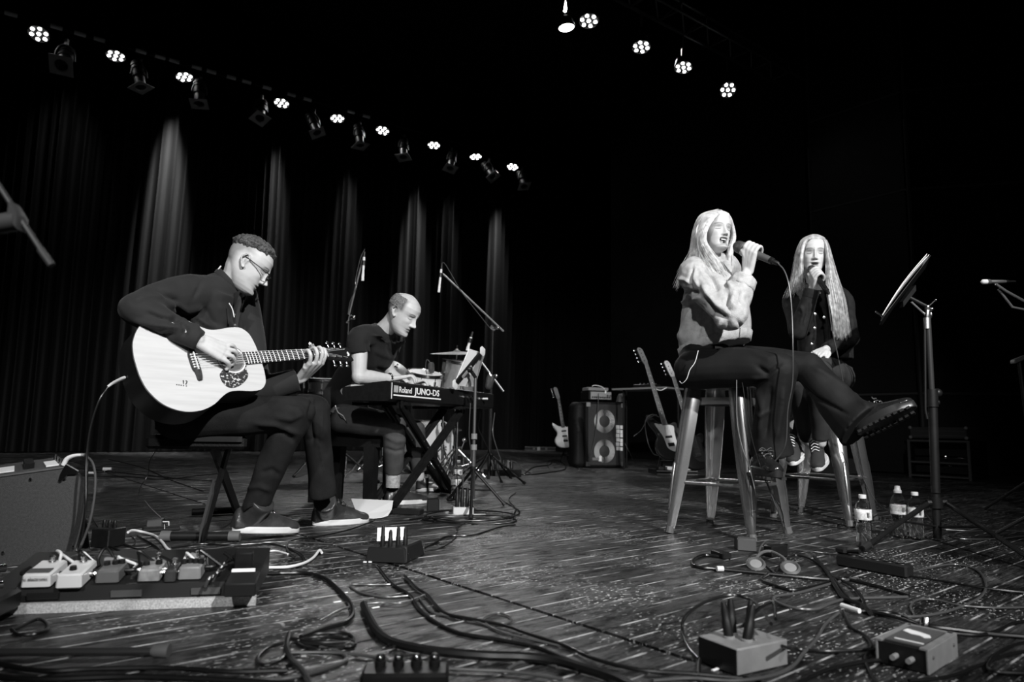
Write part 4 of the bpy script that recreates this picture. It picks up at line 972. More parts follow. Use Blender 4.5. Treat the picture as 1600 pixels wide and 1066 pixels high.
def stool(name, label, foots, seat_c, h=.76):
    """square metal bar stool: pressed seat, four splayed channel legs with a raised rib, footrest bars and upper braces"""
    root_ = thing(name, label, 'bar stool', (seat_c.x, seat_c.y, 0)); S = Vector((seat_c.x, seat_c.y, h))
    ctr = sum(foots, Vector())/4
    ex_ = ((foots[1]-foots[0])+(foots[2]-foots[3])).normalized(); ey_ = ZV.cross(ex_)
    mb = MB(); w = .155
    def rr(w, k): 
        o = []
        for (sx, sy) in ((1, 1), (-1, 1), (-1, -1), (1, -1)):
            for j in range(5):
                a = math.atan2(sy, sx)-PI/4+PI/2*j/4; o.append((sx*(w-k)+k*math.cos(a), sy*(w-k)+k*math.sin(a)))
        return o
    rings = []
    for (ww, z) in ((.150, -.035), (.156, -.030), (.158, -.008), (.152, 0), (.13, -.004), (.06, -.008), (.012, -.008)):
        rings.append([S+ex_*a+ey_*b_+ZV*z for a, b_ in rr(ww, min(.045, ww*.5))])
    mb.loft(rings); mb.build('seat', M['steel'], root_, auto=50)
    tops = []; legs = []
    for i, f in enumerate(foots):
        d = (f-ctr); d.z = 0; dn = d.normalized(); T = S+dn*.185-ZV*.03; tops.append(T); legs.append((T, f))
        ax = (f-T).normalized(); sd = dn.cross(ZV).normalized(); out = sd.cross(ax).normalized()
        if out.dot(dn) < 0: out = -out
        mb = MB(); rings = []
        for t, wd, dp in ((0, .050, .030), (.04, .052, .036), (.25, .050, .036), (.55, .040, .033), (.8, .028, .026), (.93, .020, .020), (.965, .016, .018)):
            c = T.lerp(f, t); prof = [(-wd, -dp*.9), (-wd*.92, dp*.05), (-wd*.5, dp*.75), (0, dp), (wd*.5, dp*.75), (wd*.92, dp*.05), (wd, -dp*.9), (wd*.92, -dp*.9), (wd*.84, 0), (wd*.45, dp*.62), (0, dp*.86), (-wd*.45, dp*.62), (-wd*.84, 0), (-wd*.92, -dp*.9)]
            rings.append([c+sd*a+out*(b_) for a, b_ in prof])
        mb.loft(rings); lg = mb.build('leg', M['steel'], root_, auto=50)
        mb = MB(); rings = []
        for t, w_, h_ in ((.52, .002, .0), (.54, .009, .007), (.70, .009, .008), (.84, .008, .007), (.86, .002, .0)):
            c = T.lerp(f, t)+out*(.034 if t < .6 else .030 if t < .75 else .0235); rings.append([c+sd*(w_*math.cos(a))+out*(h_*math.sin(a)-.004) for a in [PI*k/6 for k in range(7)]]+[c-out*.008])
        mb.loft(rings); mb.build('rib', M['steel'], lg)
        mb = MB(); mb.tube([T.lerp(f, .955), f+ZV*.002], [.019, .021], 10); mb.build('foot', M['grey_rubber'], lg)
    for i in range(4):
        a, c = legs[i], legs[(i+1) % 4]
        p, q = a[0].lerp(a[1], .66), c[0].lerp(c[1], .66); mb = MB(); mb.tube([p, q], .0105, 10, flat=.8); 
        for e_, g_ in ((p, q), (q, p)): mb.ell(e_.lerp(g_, .07), (.016, .016, .012), n=10, m=6)
        mb.build('footrest', M['steel'], root_)
        p, q = a[0].lerp(a[1], .10), c[0].lerp(c[1], .10); mb = MB(); mb.box((p+q)/2+ZV*.0, ((q-p).length, .004, .035), x=q-p, z=ZV); mb.build('brace', M['steel'], root_, smooth=False)
    return root_
st1 = stool('bar_stool', 'brushed metal bar stool under the woman in the pale denim jacket', [fl(1176, 847), fl(1046, 833), fl(1109, 820), fl(1232, 834)], (fl(1176, 847)+fl(1046, 833)+fl(1109, 820)+fl(1232, 834))/4)
st2 = stool('bar_stool', 'brushed metal bar stool under the long haired woman behind', [fl(1329, 824), fl(1208, 809), fl(1251, 800), fl(1367, 812)], (fl(1329, 824)+fl(1208, 809)+fl(1251, 800)+fl(1367, 812))/4)
# ---------------------------------------------------------------- blond singer in the denim jacket
root = thing('person', 'blond woman in pale denim jacket and black flared trousers singing into a raised microphone', 'person', fl(1140, 830))
H1 = Head(J(1119, 364, 3.48), (.24, -.965, .03), -.07, .97, female=True, mouth=1.35, wide=.97)
f1 = Vector((.86, -.51, 0)).normalized(); s1 = ZV.cross(f1)
nb = J(1113, 410, 3.52); pel = J(1102, 572, 3.50); rs = J(1086, 428, 3.33); ls = J(1134, 424, 3.70); rel = J(1141, 489, 3.10); rwr = J(1168, 424, 3.13)
lel = J(1136, 500, 3.78); lwr = J(1150, 545, 3.62)
rh = J(1094, 578, 3.38); lh = J(1120, 570, 3.62); rk = J(1219, 578, 3.12); ra = J(1200, 715, 3.24); lk = J(1262, 574, 3.36); la = J(1362, 652, 3.16)
mA = J(1155, 386, 3.17); mT = J(1204, 407, 3.05); ma = (mT-mA).normalized(); C = mA.lerp(mT, .43)
toc = (Vector((0, 0, .5))-C).normalized(); up_ = (ZV-ma*ZV.dot(ma)).normalized(); nr = up_.cross(ma).normalized()
if nr.y > 0: nr = -nr
b = MB(); H1.add(b); H1.ears(b)
limb(b, [H1.P(0, -.018, -.035), H1.P(0, -.03, -.10), nb-ZV*.04], [.038, .043, .050])
ring_loft(b, [(pel-ZV*.03, .11, .08, s1, f1), (pel.lerp(nb, .5), .11, .08, s1, f1), (nb-ZV*.12, .11, .06, s1, f1), (nb-ZV*.05, .05, .04, s1, f1)])
limb(b, [rs, rs.lerp(rel, .5), rel], [.036, .034, .032]); limb(b, [rel, rel.lerp(rwr, .5), rwr], [.032, .030, .024]); limb(b, [ls, ls.lerp(lel, .5), lel], [.036, .034, .032]); limb(b, [lel, lel.lerp(lwr, .5), lwr], [.032, .030, .024])
capsule(b, rwr+(rel-rwr).normalized()*.10, rwr, .032, .024)
fist(b, rwr, C, ma, nr, up_, r=.0085, s=.98)
mc = [lwr+f1*.07+s1*(-.02+.018*i)-ZV*.01 for i in range(4)]; hand(b, lwr, mc, [[p+f1*.03-ZV*.005, p+f1*.05-ZV*.02] for p in mc], [lwr+f1*.05-s1*.04, lwr+f1*.08-s1*.035], r=.008, wr=.023, s=.92)
limb(b, [rh, rh.lerp(rk, .5), rk], [.06, .055, .045]); limb(b, [rk, rk.lerp(ra, .5), ra], [.045, .04, .03]); limb(b, [lh, lh.lerp(lk, .5), lk], [.06, .055, .045]); lb0 = J(1345, 662, 3.18); limb(b, [lk, lk.lerp(lb0, .5), lb0], [.045, .04, .03])
skin_body(b, None, .0042, H1, root, M['skin_w'], 2, brow=.5, lip=.45, lash=.18, eyelid=.72)
q = MB(); q.add([H1.P(x_, .079-.0*abs(x_)-9*x_*x_, z_) for z_ in (-.0575, -.0635) for x_ in [(-.0135+.003*k) for k in range(10)]], [(k, k+1, k+11, k+10) for k in range(9)]); q.build('teeth', M['white_plastic'], root)
# denim jacket
s = MB(); hem = J(1117, 541, 3.50); f1t = f1+ZV*.26
ring_loft(s, [(hem-ZV*.0, .170, .178, s1, f1t), (hem+ZV*.05, .182, .180, s1, f1t), (hem.lerp(nb, .45)+f1*.01, .185, .165, s1, f1), (hem.lerp(nb, .72), .19, .14, s1, f1), (nb-ZV*.07, .175, .10, s1, f1), (nb-ZV*.02-f1*.01, .105, .075, s1, f1), (nb+ZV*.005-f1*.02, .075, .062, s1, f1)])
cf = rwr.lerp(rel, .22)
limb(s, [nb-ZV*.05, rs, rs.lerp(rel, .5)-ZV*.0, rel], [.08, .085, .084, .075], 16); limb(s, [rel, rel.lerp(cf, .5), cf], [.074, .068, .056], 16, r1=0); capsule(s, rel-ZV*.004, rel.lerp(cf, .25), .078, .072)
limb(s, [nb-ZV*.05, ls, lel, lwr-(lwr-lel)*.15], [.08, .085, .07, .05], 16)
f_s1 = [([(1083, 415), (1079, 440), (1082, 462)], 2.5, -.010), ([(1087, 418), (1085, 435), (1093, 452)], 3, .007), ([(1095, 412), (1112, 432), (1122, 458)], 4.5, -.014), ([(1104, 410), (1125, 428), (1146, 452)], 4, .010), ([(1095, 440), (1108, 465), (1130, 486)], 5, .012), ([(1138, 455), (1134, 475), (1142, 488)], 2.5, -.010), ([(1147, 458), (1143, 472), (1150, 484)], 2.5, .009), ([(1155, 452), (1153, 466), (1157, 478)], 2.5, -.008), ([(1098, 462), (1115, 485), (1138, 500)], 5, -.022),
        ([(1058, 435), (1072, 438), (1082, 445)], 2.5, .010), ([(1058, 455), (1075, 457), (1092, 458)], 4, -.018), ([(1062, 475), (1078, 470), (1095, 462)], 4, .012), ([(1098, 468), (1095, 500), (1088, 535)], 5, -.010), ([(1085, 475), (1075, 505), (1060, 540)], 6, .014), ([(1112, 485), (1115, 510), (1117, 528)], 2, -.007), ([(1125, 500), (1124, 515), (1128, 530)], 3, .006), ([(1137, 500), (1140, 520), (1143, 532)], 3, -.006), ([(1150, 497), (1160, 515), (1170, 530)], 3, -.007), ([(1054, 543), (1090, 538), (1135, 534), (1180, 528)], 1.6, -.006), ([(1103, 528), (1125, 525)], 1.3, -.005), ([(1078, 400), (1100, 398), (1118, 412), (1135, 430)], 2, -.004), ([(1142, 428), (1128, 420), (1118, 405)], 3, .008)]
cloth('denim_jacket', s, root, M['denim'], .0065, 4, f_s1, (.006, 16, (1, 1, 1), 8))
q = MB(); dcf = (cf-rel).normalized(); limb(q, [cf-dcf*.045, cf-dcf*.02, cf+dcf*.012], [.062, .064, .060], 18, r0=0, r1=0); me = remesh(q, .005, 3); wrinkle(me, .006, 40, seed=4); link_mesh('cuff', me, M['denim'], root)
q = MB(); 
for k in range(34):        # gathered waistband, one loop round the hem
    a = 2*PI*k/33
wp = [hem+ZV*.004+s1*(.168*math.cos(2*PI*k/40))+f1t*(.178*math.sin(2*PI*k/40)) for k in range(41)]
ring_loft(q, [(hem-ZV*.016, .160, .168, s1, f1t), (hem-ZV*.012, .169, .177, s1, f1t), (hem+ZV*.030, .179, .184, s1, f1t), (hem+ZV*.034, .168, .172, s1, f1t)], 90); me = q.mesh('hm'); wrinkle(me, .005, 60, seed=9); link_mesh('waistband', me, M['denim'], root)
for sd, pp in enumerate([[(1113, 405, 3.40), (1122, 415, 3.30), (1136, 432, 3.22), (1142, 440, 3.22)], [(1135, 408, 3.45), (1137, 420, 3.36), (1142, 432, 3.28)]]):
    q = MB(); P = [J(*p) for p in pp]; q.tube(P, [.024, .030, .026, .006][:len(P)] if len(P) == 4 else [.018, .022, .006], 10, flat=.3, smooth=3, up=Vector((-.3, -.9, .2))); q.build('collar', M['denim'], root)
# flared trousers
t = MB(); ring_loft(t, [(pel-ZV*.03, .165, .135, s1, f1), (pel+ZV*.04, .16, .13, s1, f1), (pel+ZV*.11, .14, .11, s1, f1)])
limb(t, [rh-f1*.03, rh.lerp(rk, .5)+ZV*.012, rk], [.10, .095, .080], 18, sm_=6); limb(t, [rk, rk.lerp(ra, .35)-f1*.01, rk.lerp(ra, .72)-f1*.005, ra+ZV*.02+f1*.015], [.080, .078, .084, .104], 20, sm_=6, r1=0)
limb(t, [lh-f1*.03, lh.lerp(lk, .5)+ZV*.012, lk], [.10, .090, .075], 18, sm_=6); lhem = J(1347, 666, 3.17)
limb(t, [lk, lk.lerp(lhem, .35)-ZV*.01, lk.lerp(lhem, .72)-ZV*.02, lhem], [.075, .078, .096, .128], 22, sm_=6, r1=0)
f_t = [([(1165, 545), (1200, 560), (1225, 552)], 5, .006), ([(1180, 570), (1200, 585), (1225, 565)], 4, -.008), ([(1170, 592), (1200, 590), (1222, 570)], 3, .007), ([(1180, 600), (1192, 640), (1186, 690)], 6, .010), ([(1205, 600), (1200, 640), (1195, 690)], 5, -.010), ([(1225, 600), (1218, 650), (1212, 695)], 5, .010), ([(1178, 645), (1190, 650), (1205, 640)], 3, .006), ([(1240, 590), (1280, 625), (1330, 650)], 3, -.008), ([(1245, 605), (1280, 645), (1310, 690)], 5, .008), ([(1265, 570), (1300, 590), (1335, 612)], 4, .005), ([(1335, 612), (1340, 622), (1360, 640)], 3, .006)]
cloth('flared_trousers', t, root, M['black_trousers'], .0075, 3, f_t, (.005, 9, (1, 1, 1), 6))
shoe(root, 'boot', J(1350, 676, 3.13), J(1424, 640, 3.02), up=(-.30, .62, .75), L=.275, w=.105, shaft=.07, ankle=J(1345, 640, 3.2), mats=M['patent'], sole_mat='sole_black', sole_h=.038, chunky=True, label='chunky black leather boot raised with the tread showing')
shoe(root, 'boot', J(1180, 738, 3.28), J(1218, 748, 3.00), up=(0, .1, 1), L=.265, w=.105, shaft=.07, ankle=ra, mats=M['patent'], sole_mat='sole_black', sole_h=.036, chunky=True)
hair_cap(root, H1, lambda X, Y, Z: np.clip((Z-.062-.15*np.clip(Y, 0, 1)**1)/.014, 0, 1)+np.clip((.02-Y)/.03, 0, 1)*np.clip((Z+.09)/.03, 0, 1), .012, M['hair_blond'], amp=.002, sc=60, name='hair_crown')
g = lambda *p: [J(*q_) for q_ in p]
long_hair(root, [[g((1119, 329, 3.56), (1094, 338, 3.54), (1084, 366, 3.54), (1080, 394, 3.52), (1070, 415, 3.50), (1060, 436, 3.48), (1054, 455, 3.47)),
    g((1121, 329, 3.50), (1098, 337, 3.45), (1088, 362, 3.42), (1088, 388, 3.40), (1080, 404, 3.38), (1070, 424, 3.36), (1062, 445, 3.35)),
    g((1122, 329, 3.47), (1101, 340, 3.39), (1091, 364, 3.36), (1092, 388, 3.34), (1098, 402, 3.30), (1106, 416, 3.24), (1114, 430, 3.20)),
    g((1124, 330, 3.44), (1107, 342, 3.35), (1097, 362, 3.33), (1097, 384, 3.31), (1106, 400, 3.27), (1116, 414, 3.22), (1126, 430, 3.18)),
    g((1126, 331, 3.43), (1114, 342, 3.34), (1103, 360, 3.31), (1102, 378, 3.30), (1112, 396, 3.26), (1123, 412, 3.22), (1133, 432, 3.20))],
   [g((1126, 330, 3.50), (1139, 339, 3.48), (1145, 356, 3.52), (1147, 371, 3.54), (1143, 385, 3.54), (1140, 403, 3.51), (1141, 425, 3.44)), g((1124, 330, 3.54), (1138, 337, 3.54), (1144, 354, 3.58), (1146, 370, 3.60), (1142, 386, 3.59), (1138, 404, 3.55), (1137, 426, 3.48))]],
   620, M['hair_blond'], .009, 1)
mic1 = handheld_mic('microphone', 'dark microphone with grey handle raised to the blond singer\'s mouth', mA, mT, body=M['mic_grey'] if 'mic_grey' in M else M['mid_grey'], r=.0185, ball=.030)
# ---------------------------------------------------------------- second singer
root = thing('person', 'long haired woman in dark denim jacket singing with eyes closed behind the first singer', 'person', fl(1290, 812))
H2 = Head(J(1271, 399, 4.06), (-.30, -.95, -.06), -.06, 1.02, female=True, mouth=.55, wide=1.0)
f2 = Vector((-.33, -.94, 0)).normalized(); s2 = ZV.cross(f2)
nb = J(1276, 444, 4.14); pel = J(1290, 582, 4.12); rs = J(1241, 468, 4.14); ls = J(1313, 466, 4.16); rel = J(1247, 518, 3.94); rwr = J(1270, 450, 3.86); lel = J(1328, 528, 4.06); lwr = J(1289, 547, 3.86)
rh = J(1272, 592, 4.08); lh = J(1310, 590, 4.10); rk = J(1243, 592, 3.80); lk = J(1278, 580, 3.72); ra = J(1262, 690, 4.05); la = J(1283, 692, 3.84)
mA = J(1268, 421, 3.88); mT = J(1290, 452, 3.74); ma = (mT-mA).normalized(); C = mA.lerp(mT, .38)
up_ = (ZV-ma*ZV.dot(ma)).normalized(); nr = (Vector((-1, -.3, 0))-ma*Vector((-1, -.3, 0)).dot(ma)).normalized(); fr2 = ma.cross(nr).normalized()
if fr2.y > 0: fr2 = -fr2
b = MB(); H2.add(b); H2.ears(b)
limb(b, [H2.P(0, -.018, -.035), H2.P(0, -.03, -.10), nb-ZV*.04], [.038, .043, .050])
ring_loft(b, [(pel-ZV*.03, .10, .08, s2, f2), (pel.lerp(nb, .5), .10, .075, s2, f2), (nb-ZV*.12, .10, .06, s2, f2), (nb-ZV*.05, .05, .04, s2, f2)])
limb(b, [rs, rs.lerp(rel, .5), rel], [.032, .030, .028]); limb(b, [rel, rel.lerp(rwr, .5), rwr], [.028, .027, .023]); limb(b, [ls, ls.lerp(lel, .5), lel], [.032, .030, .028]); limb(b, [lel, lel.lerp(lwr, .5), lwr], [.028, .027, .023])
fist(b, rwr, C, ma, nr, fr2, r=.0085, s=.98)
dl = (J(1262, 562, 3.76)-lwr).normalized(); xl = dl.cross(Vector((-.3, -.5, .8))).normalized()
mc = [lwr+dl*.082+xl*(-.030+.02*i) for i in range(4)]; nl = xl.cross(dl).normalized()
if nl.z < 0: nl = -nl
hand(b, lwr, mc, [[p+dl*.032*k-nl*.002, p+dl*.058*k-nl*.010, p+dl*.078*k-nl*.022] for p, k in zip(mc, (.9, 1.05, 1, .82))], [lwr+dl*.03-xl*.04, lwr+dl*.065-xl*.052-nl*.01, lwr+dl*.09-xl*.050-nl*.02], r=.0082, wr=.026, s=.98)
limb(b, [rh, rh.lerp(rk, .5), rk], [.05, .05, .04]); limb(b, [rk, rk.lerp(ra, .5), ra], [.04, .036, .028]); limb(b, [lh, lh.lerp(lk, .5), lk], [.05, .05, .04]); limb(b, [lk, lk.lerp(la, .5), la], [.04, .036, .028])
skin_body(b, None, .0045, H2, root, M['skin_w'], 2, brow=.38, lip=.4, lash=.12, eyelid=.68)
s = MB(); hem = J(1290, 560, 4.12)
ring_loft(s, [(hem-ZV*.01, .155, .125, s2, f2), (hem+ZV*.06, .155, .125, s2, f2), (hem.lerp(nb, .5), .15, .12, s2, f2), (hem.lerp(nb, .75), .165, .115, s2, f2), (nb-ZV*.07, .155, .09, s2, f2), (nb-ZV*.02, .09, .065, s2, f2), (nb+ZV*.01, .065, .055, s2, f2)])
limb(s, [nb-ZV*.05, rs, rs.lerp(rel, .5), rel], [.065, .066, .060, .054], 16); limb(s, [rel, rel.lerp(rwr, .5), rwr.lerp(rel, .08)], [.054, .048, .040], 16, r1=0)
limb(s, [nb-ZV*.05, ls, ls.lerp(lel, .5), lel], [.065, .066, .060, .056], 16); limb(s, [lel, lel.lerp(lwr, .5), lwr.lerp(lel, .06)], [.056, .050, .040], 16, r1=0)
cloth('dark_jacket', s, root, M['dark_denim'], .0065, 4, [([(1316, 495), (1322, 515), (1318, 535)], 3, -.008), ([(1330, 490), (1332, 510), (1326, 530)], 3, .007), ([(1300, 538), (1312, 534), (1325, 540)], 3, .007), ([(1250, 475), (1256, 490), (1250, 510)], 3, .007), ([(1264, 470), (1262, 490), (1255, 508)], 3, -.007), ([(1276, 465), (1278, 500), (1281, 540)], 1.6, .006), ([(1290, 470), (1292, 500), (1292, 540)], 1.6, -.006), ([(1283, 465), (1285, 500), (1287, 540)], 1.4, .005)], (.004, 16, (1, 1, 1), 5))
for (x_, y_, D_) in ((1273.5, 491, 3.93), (1273, 513, 3.95), (1268.5, 538, 3.96), (1287.5, 496, 3.93)):
    q = MB(); q.lathe([(.009, 0), (.0095, .003), (.007, .0055), (.001, .006)], J(x_, y_, D_-.03), f2, 14); q.build('button', M['chrome'], root)
q = MB(); dcf = (rwr-rel).normalized(); limb(q, [rwr-dcf*.06, rwr-dcf*.03, rwr-dcf*.006], [.044, .045, .043], 18, r0=0, r1=0); me = remesh(q, .005, 2); link_mesh('cuff', me, M['dark_denim'], root)
q = MB(); q.lathe([(.007, 0), (.007, .004), (.001, .005)], rwr-dcf*.03+Vector((.2, -.045, 0)).normalized()*.046, (.2, -1, 0), 12); q.build('cuff_button', M['chrome'], root)
# ribbed roll neck
M['knit'] = mat('grey_knit', .24, .9, 0, .2, .2, 40)
q = MB(); nring = 60
rings = []
for (w_, d_, z_) in ((.085, .075, -.055), (.075, .066, -.03), (.062, .056, 0), (.058, .052, .03), (.056, .050, .045)):
    rings.append([nb+s2*((w_+.0022*math.cos(16*2*PI*k/nring*1))*math.cos(2*PI*k/nring))+f2*((d_+.0022*math.cos(16*2*PI*k/nring))*math.sin(2*PI*k/nring)+.012)+ZV*z_ for k in range(nring)])
q.loft(rings); q.build('roll_neck', M['knit'], root)
t = MB(); ring_loft(t, [(pel-ZV*.05, .155, .12, s2, f2), (pel+ZV*.03, .15, .115, s2, f2)])
limb(t, [rh, rh.lerp(rk, .5), rk], [.085, .08, .066], 18); limb(t, [rk, rk.lerp(ra, .5), ra+ZV*.02], [.066, .056, .045], 16, r1=0)
limb(t, [lh, lh.lerp(lk, .5)+ZV*.012, lk], [.095, .09, .070], 18); limb(t, [lk, lk.lerp(la, .5), la+ZV*.02], [.070, .056, .045], 16, r1=0)
M['dark_grey_trousers'] = mat('charcoal_trousers', .034, .8, 0, .25, .2, 14, .3, 300)
cloth('trousers', t, root, M['dark_grey_trousers'], .0075, 4, None, (.004, 10, (1, 1, 1), 4))
shoe(root, 'sneaker', J(1281, 712, 3.95), J(1279, 738, 3.74), up=(0, .35, 1), L=.25, w=.098, shaft=.03, low=True, mats=M['canvas_shoe'], label='dark low sneaker with white sole and laces', lace_mat='lace_white')
shoe(root, 'sneaker', J(1246, 708, 4.05), J(1240, 728, 3.85), up=(0, .35, 1), L=.25, w=.098, shaft=.03, low=True, mats=M['canvas_shoe'], lace_mat='lace_white')
hair_cap(root, H2, lambda X, Y, Z: np.clip((Z-.070-.10*np.clip(Y, 0, 1)**1)/.014, 0, 1)+np.clip((.02-Y)/.03, 0, 1)*np.clip((Z+.09)/.03, 0, 1), .012, M['hair_dblond'], amp=.002, sc=60, name='hair_crown')
long_hair(root, [[g((1271, 371, 4.02), (1260, 375, 3.96), (1254, 390, 3.95), (1252, 410, 3.95), (1252, 432, 3.96), (1255, 448, 3.96)), g((1270, 370, 4.06), (1257, 374, 4.02), (1249, 392, 4.00), (1246, 415, 4.00), (1244, 438, 3.99), (1240, 458, 4.0)), g((1269, 370, 4.12), (1255, 374, 4.12), (1246, 394, 4.10), (1242, 420, 4.06), (1238, 444, 4.04), (1228, 466, 4.05))],
   [g((1276, 371, 4.04), (1288, 380, 3.99), (1292, 402, 3.98), (1293, 432, 3.96), (1296, 465, 3.91), (1301, 495, 3.88), (1304, 524, 3.85)), g((1276, 370, 4.05), (1289, 378, 3.98), (1294, 402, 3.96), (1299, 432, 3.95), (1306, 465, 3.92), (1311, 497, 3.89), (1314, 530, 3.86)), g((1276, 370, 4.10), (1291, 378, 4.06), (1299, 404, 4.02), (1307, 434, 3.99), (1317, 466, 3.95), (1322, 498, 3.92), (1325, 526, 3.9))]],
   760, M['hair_dblond'], .009, 2)
mic2 = handheld_mic('microphone', 'black microphone held to the mouth of the long haired singer', mA, mT, r=.0165, ball=.025)
# ================================================================ KEYBOARD
KL = 1.36; KW = .33
kb = thing('keyboard', 'long black electronic keyboard with white maker lettering on its back panel', 'keyboard', KP(KL/2, KW/2, -.10))
mb = MB()
prof = [(0, 0), (.02, .004), (.12, -.004), (.16, -.018), (KW, -.030), (KW+.004, -.060), (KW-.01, -.108), (.02, -.112), (-.004, -.10), (-.004, -.012)]
mb.loft([[KP(a, p, z) for p, z in prof] for a in (0, .012, KL-.012, KL)]); mb.build('case', M['black_plastic'], kb, smooth=False)
mb = MB(); mb.box(KP(.016, -.005, -.052), (.004, .004, .092), x=KD, y=KB); mb.build('end_strip', M['label_white'], kb, smooth=False)  # thin white strip down the near end of the back panel
tm = mat('white_print', .9, .5)
xd = (KD); 
text_mesh(kb, 'Roland', KP(.088, -.0062, -.058), xd, ZV, .050, tm, .0004, bold=.0003)
text_mesh(kb, 'JUNO-DS', KP(.262, -.0062, -.058), xd, ZV, .054, tm, .0004, bold=.0010, sx=1.32)
mb = MB(); 
for i in range(5): mb.box(KP(.040+.009*i, -.006, -.040), (.006, .0012, .040), x=KD, y=KB)
mb.build('maker_emblem', mat('grey_print', .45, .5), kb, smooth=False)
mb = MB(); mb.box(KP(.305, -.006, -.076), (.54, .0012, .008), x=KD, y=KB); mb.build('white_line', tm, kb, smooth=False)
for k in range(52):
    mb = MB(); mb.box(KP(.08+.0232*k, KW-.075, -.020), (.0215, .14, .012), x=KD, y=KB); mb.build('white_key', M['white_plastic'], kb, smooth=False)
for k in range(51):
    if k % 7 in (2, 6): continue
    mb = MB(); mb.box(KP(.0916+.0232*k, KW-.105, -.010), (.011, .09, .016), x=KD, y=KB); mb.build('black_key', M['black_plastic'], kb, smooth=False)
for k in range(8):
    mb = MB(); p = KP(.2+.09*k, .07, .002); mb.lathe([(.009, 0), (.008, .012), (.001, .013)], p, ZV, 12); mb.build('knob', M['black_plastic'] if k % 3 else M['mid_grey'], kb)
mb = MB(); mb.box(KP(.62, .09, .002), (.12, .05, .003), x=KD, y=KB); mb.build('display', M['mid_grey'], kb, smooth=False)
for k, a in enumerate((.86, .92, .98, 1.10, 1.16, 1.24)):
    mb = MB(); p = KP(a, -.004, -.045); mb.cyl(p, p-KB*.012, .008, 10); mb.build('socket', M['chrome'], kb)
    if k in (1, 2, 4):
        mb = MB(); mb.cyl(p-KB*.01, p-KB*.05, .0075, 10); mb.build('cable_plug', M['label_white'] if k == 4 else M['chrome'], kb)
# ---- double braced X stand
xs = thing('keyboard_stand', 'black double braced X shaped keyboard stand', 'stand', fl(650, 790))
def slab(mb, a, b, w, t_, nrm):
    a, b = Vector(a), Vector(b); mb.box((a+b)/2, ((b-a).length, t_, w), x=b-a, y=nrm)
zt = KZ-.125
feet = {'la': fl(586, 789), 'lb': fl(615, 797), 'ra': fl(694, 771), 'rb': fl(707, 773)}
ax0 = feet['la'].lerp(feet['lb'], .5); ax1 = feet['ra'].lerp(feet['rb'], .5)
for nm, off in (('a', .21), ('b', .055)):
    L0 = KP(.12, off, 0); R0 = KP(1.02, off, 0); L0.z = R0.z = 0
    Lt = KP(.20, off, 0); Rt = KP(.98, off, 0); Lt.z = Rt.z = zt
    L0 = feet['l'+nm].copy(); R0 = feet['r'+nm].copy()
    p1 = at(601 if nm == 'a' else 624, 641, KP(.10, off).y); p2 = at(694 if nm == 'a' else 722, 645, KP(.9, off).y)
    p1.z = p2.z = zt
    for a_, b_ in ((p1, R0+ZV*.03), (p2, L0+ZV*.03)):
        for k in (-1, 1):
            mb = MB(); slab(mb, a_+KB*.014*k, b_+KB*.014*k, .042, .015, KB); mb.build('leg', M['black_metal'], xs, smooth=False)
    c = (p1+R0)/2; mb = MB(); mb.cyl(c-KB*.05, c+KB*.05, .028, 16); mb.build('pivot', M['black_metal'], xs)
    for t in (.35, .42, .62, .68): 
        q = p1.lerp(R0, t); mb = MB(); mb.cyl(q-KB*.024, q-KB*.030, .006, 8); mb.build('bolt', M['chrome'], xs)
for (p, q) in ((feet['la'], feet['lb']), (feet['ra'], feet['rb'])):
    d = (q-p).normalized(); a = p-d*.10+ZV*.02; b = q+d*.12+ZV*.02
    mb = MB(); mb.tube([a, b], .018, 10); mb.build('foot_bar', M['black_metal'], xs)
    for e, s_ in ((a, -1), (b, 1)):
        mb = MB(); mb.cyl(e-d*.02*s_, e+d*.03*s_, .0215, 12); mb.build('end_cap', M['grey_rubber'], xs)
for a_ in (.16, .84):
    mb = MB(); mb.box(KP(a_, KW/2, -.122), (.035, .40, .018), x=KD, y=KB); mb.build('support_arm', M['black_metal'], xs, smooth=False)
# ---- piano bench
bn = thing('piano_bench', 'black piano bench under the man at the keyboard', 'bench', fl(560, 785))
bx = Vector((.95, -.3, 0)).normalized(); by = ZV.cross(bx); bc = (fl(545, 783)+fl(600, 772))/2; B0 = J(548, 655, 4.45); zb = J(548, 662, 4.5).z
cen = J(556, 660, 4.62); cen.z = zb
mb = MB(); mb.box(cen+ZV*-.03, (.58, .34, .065), x=bx, bev=.015); mb.build('cushion', M['vinyl'], bn)
mb = MB(); mb.box(cen-ZV*.105, (.54, .30, .085), x=bx); mb.build('apron', M['black_plastic'], bn, smooth=False)
for sx in (-1, 1):
    for sy in (-1, 1):
        p = cen+bx*(.20*sx)+by*(.13*sy); mb = MB(); mb.box(Vector((p.x, p.y, (zb-.14)/2)), (.062, .062, zb-.14), x=bx, taper=1.25); mb.build('leg', M['black_plastic'], bn, smooth=False)
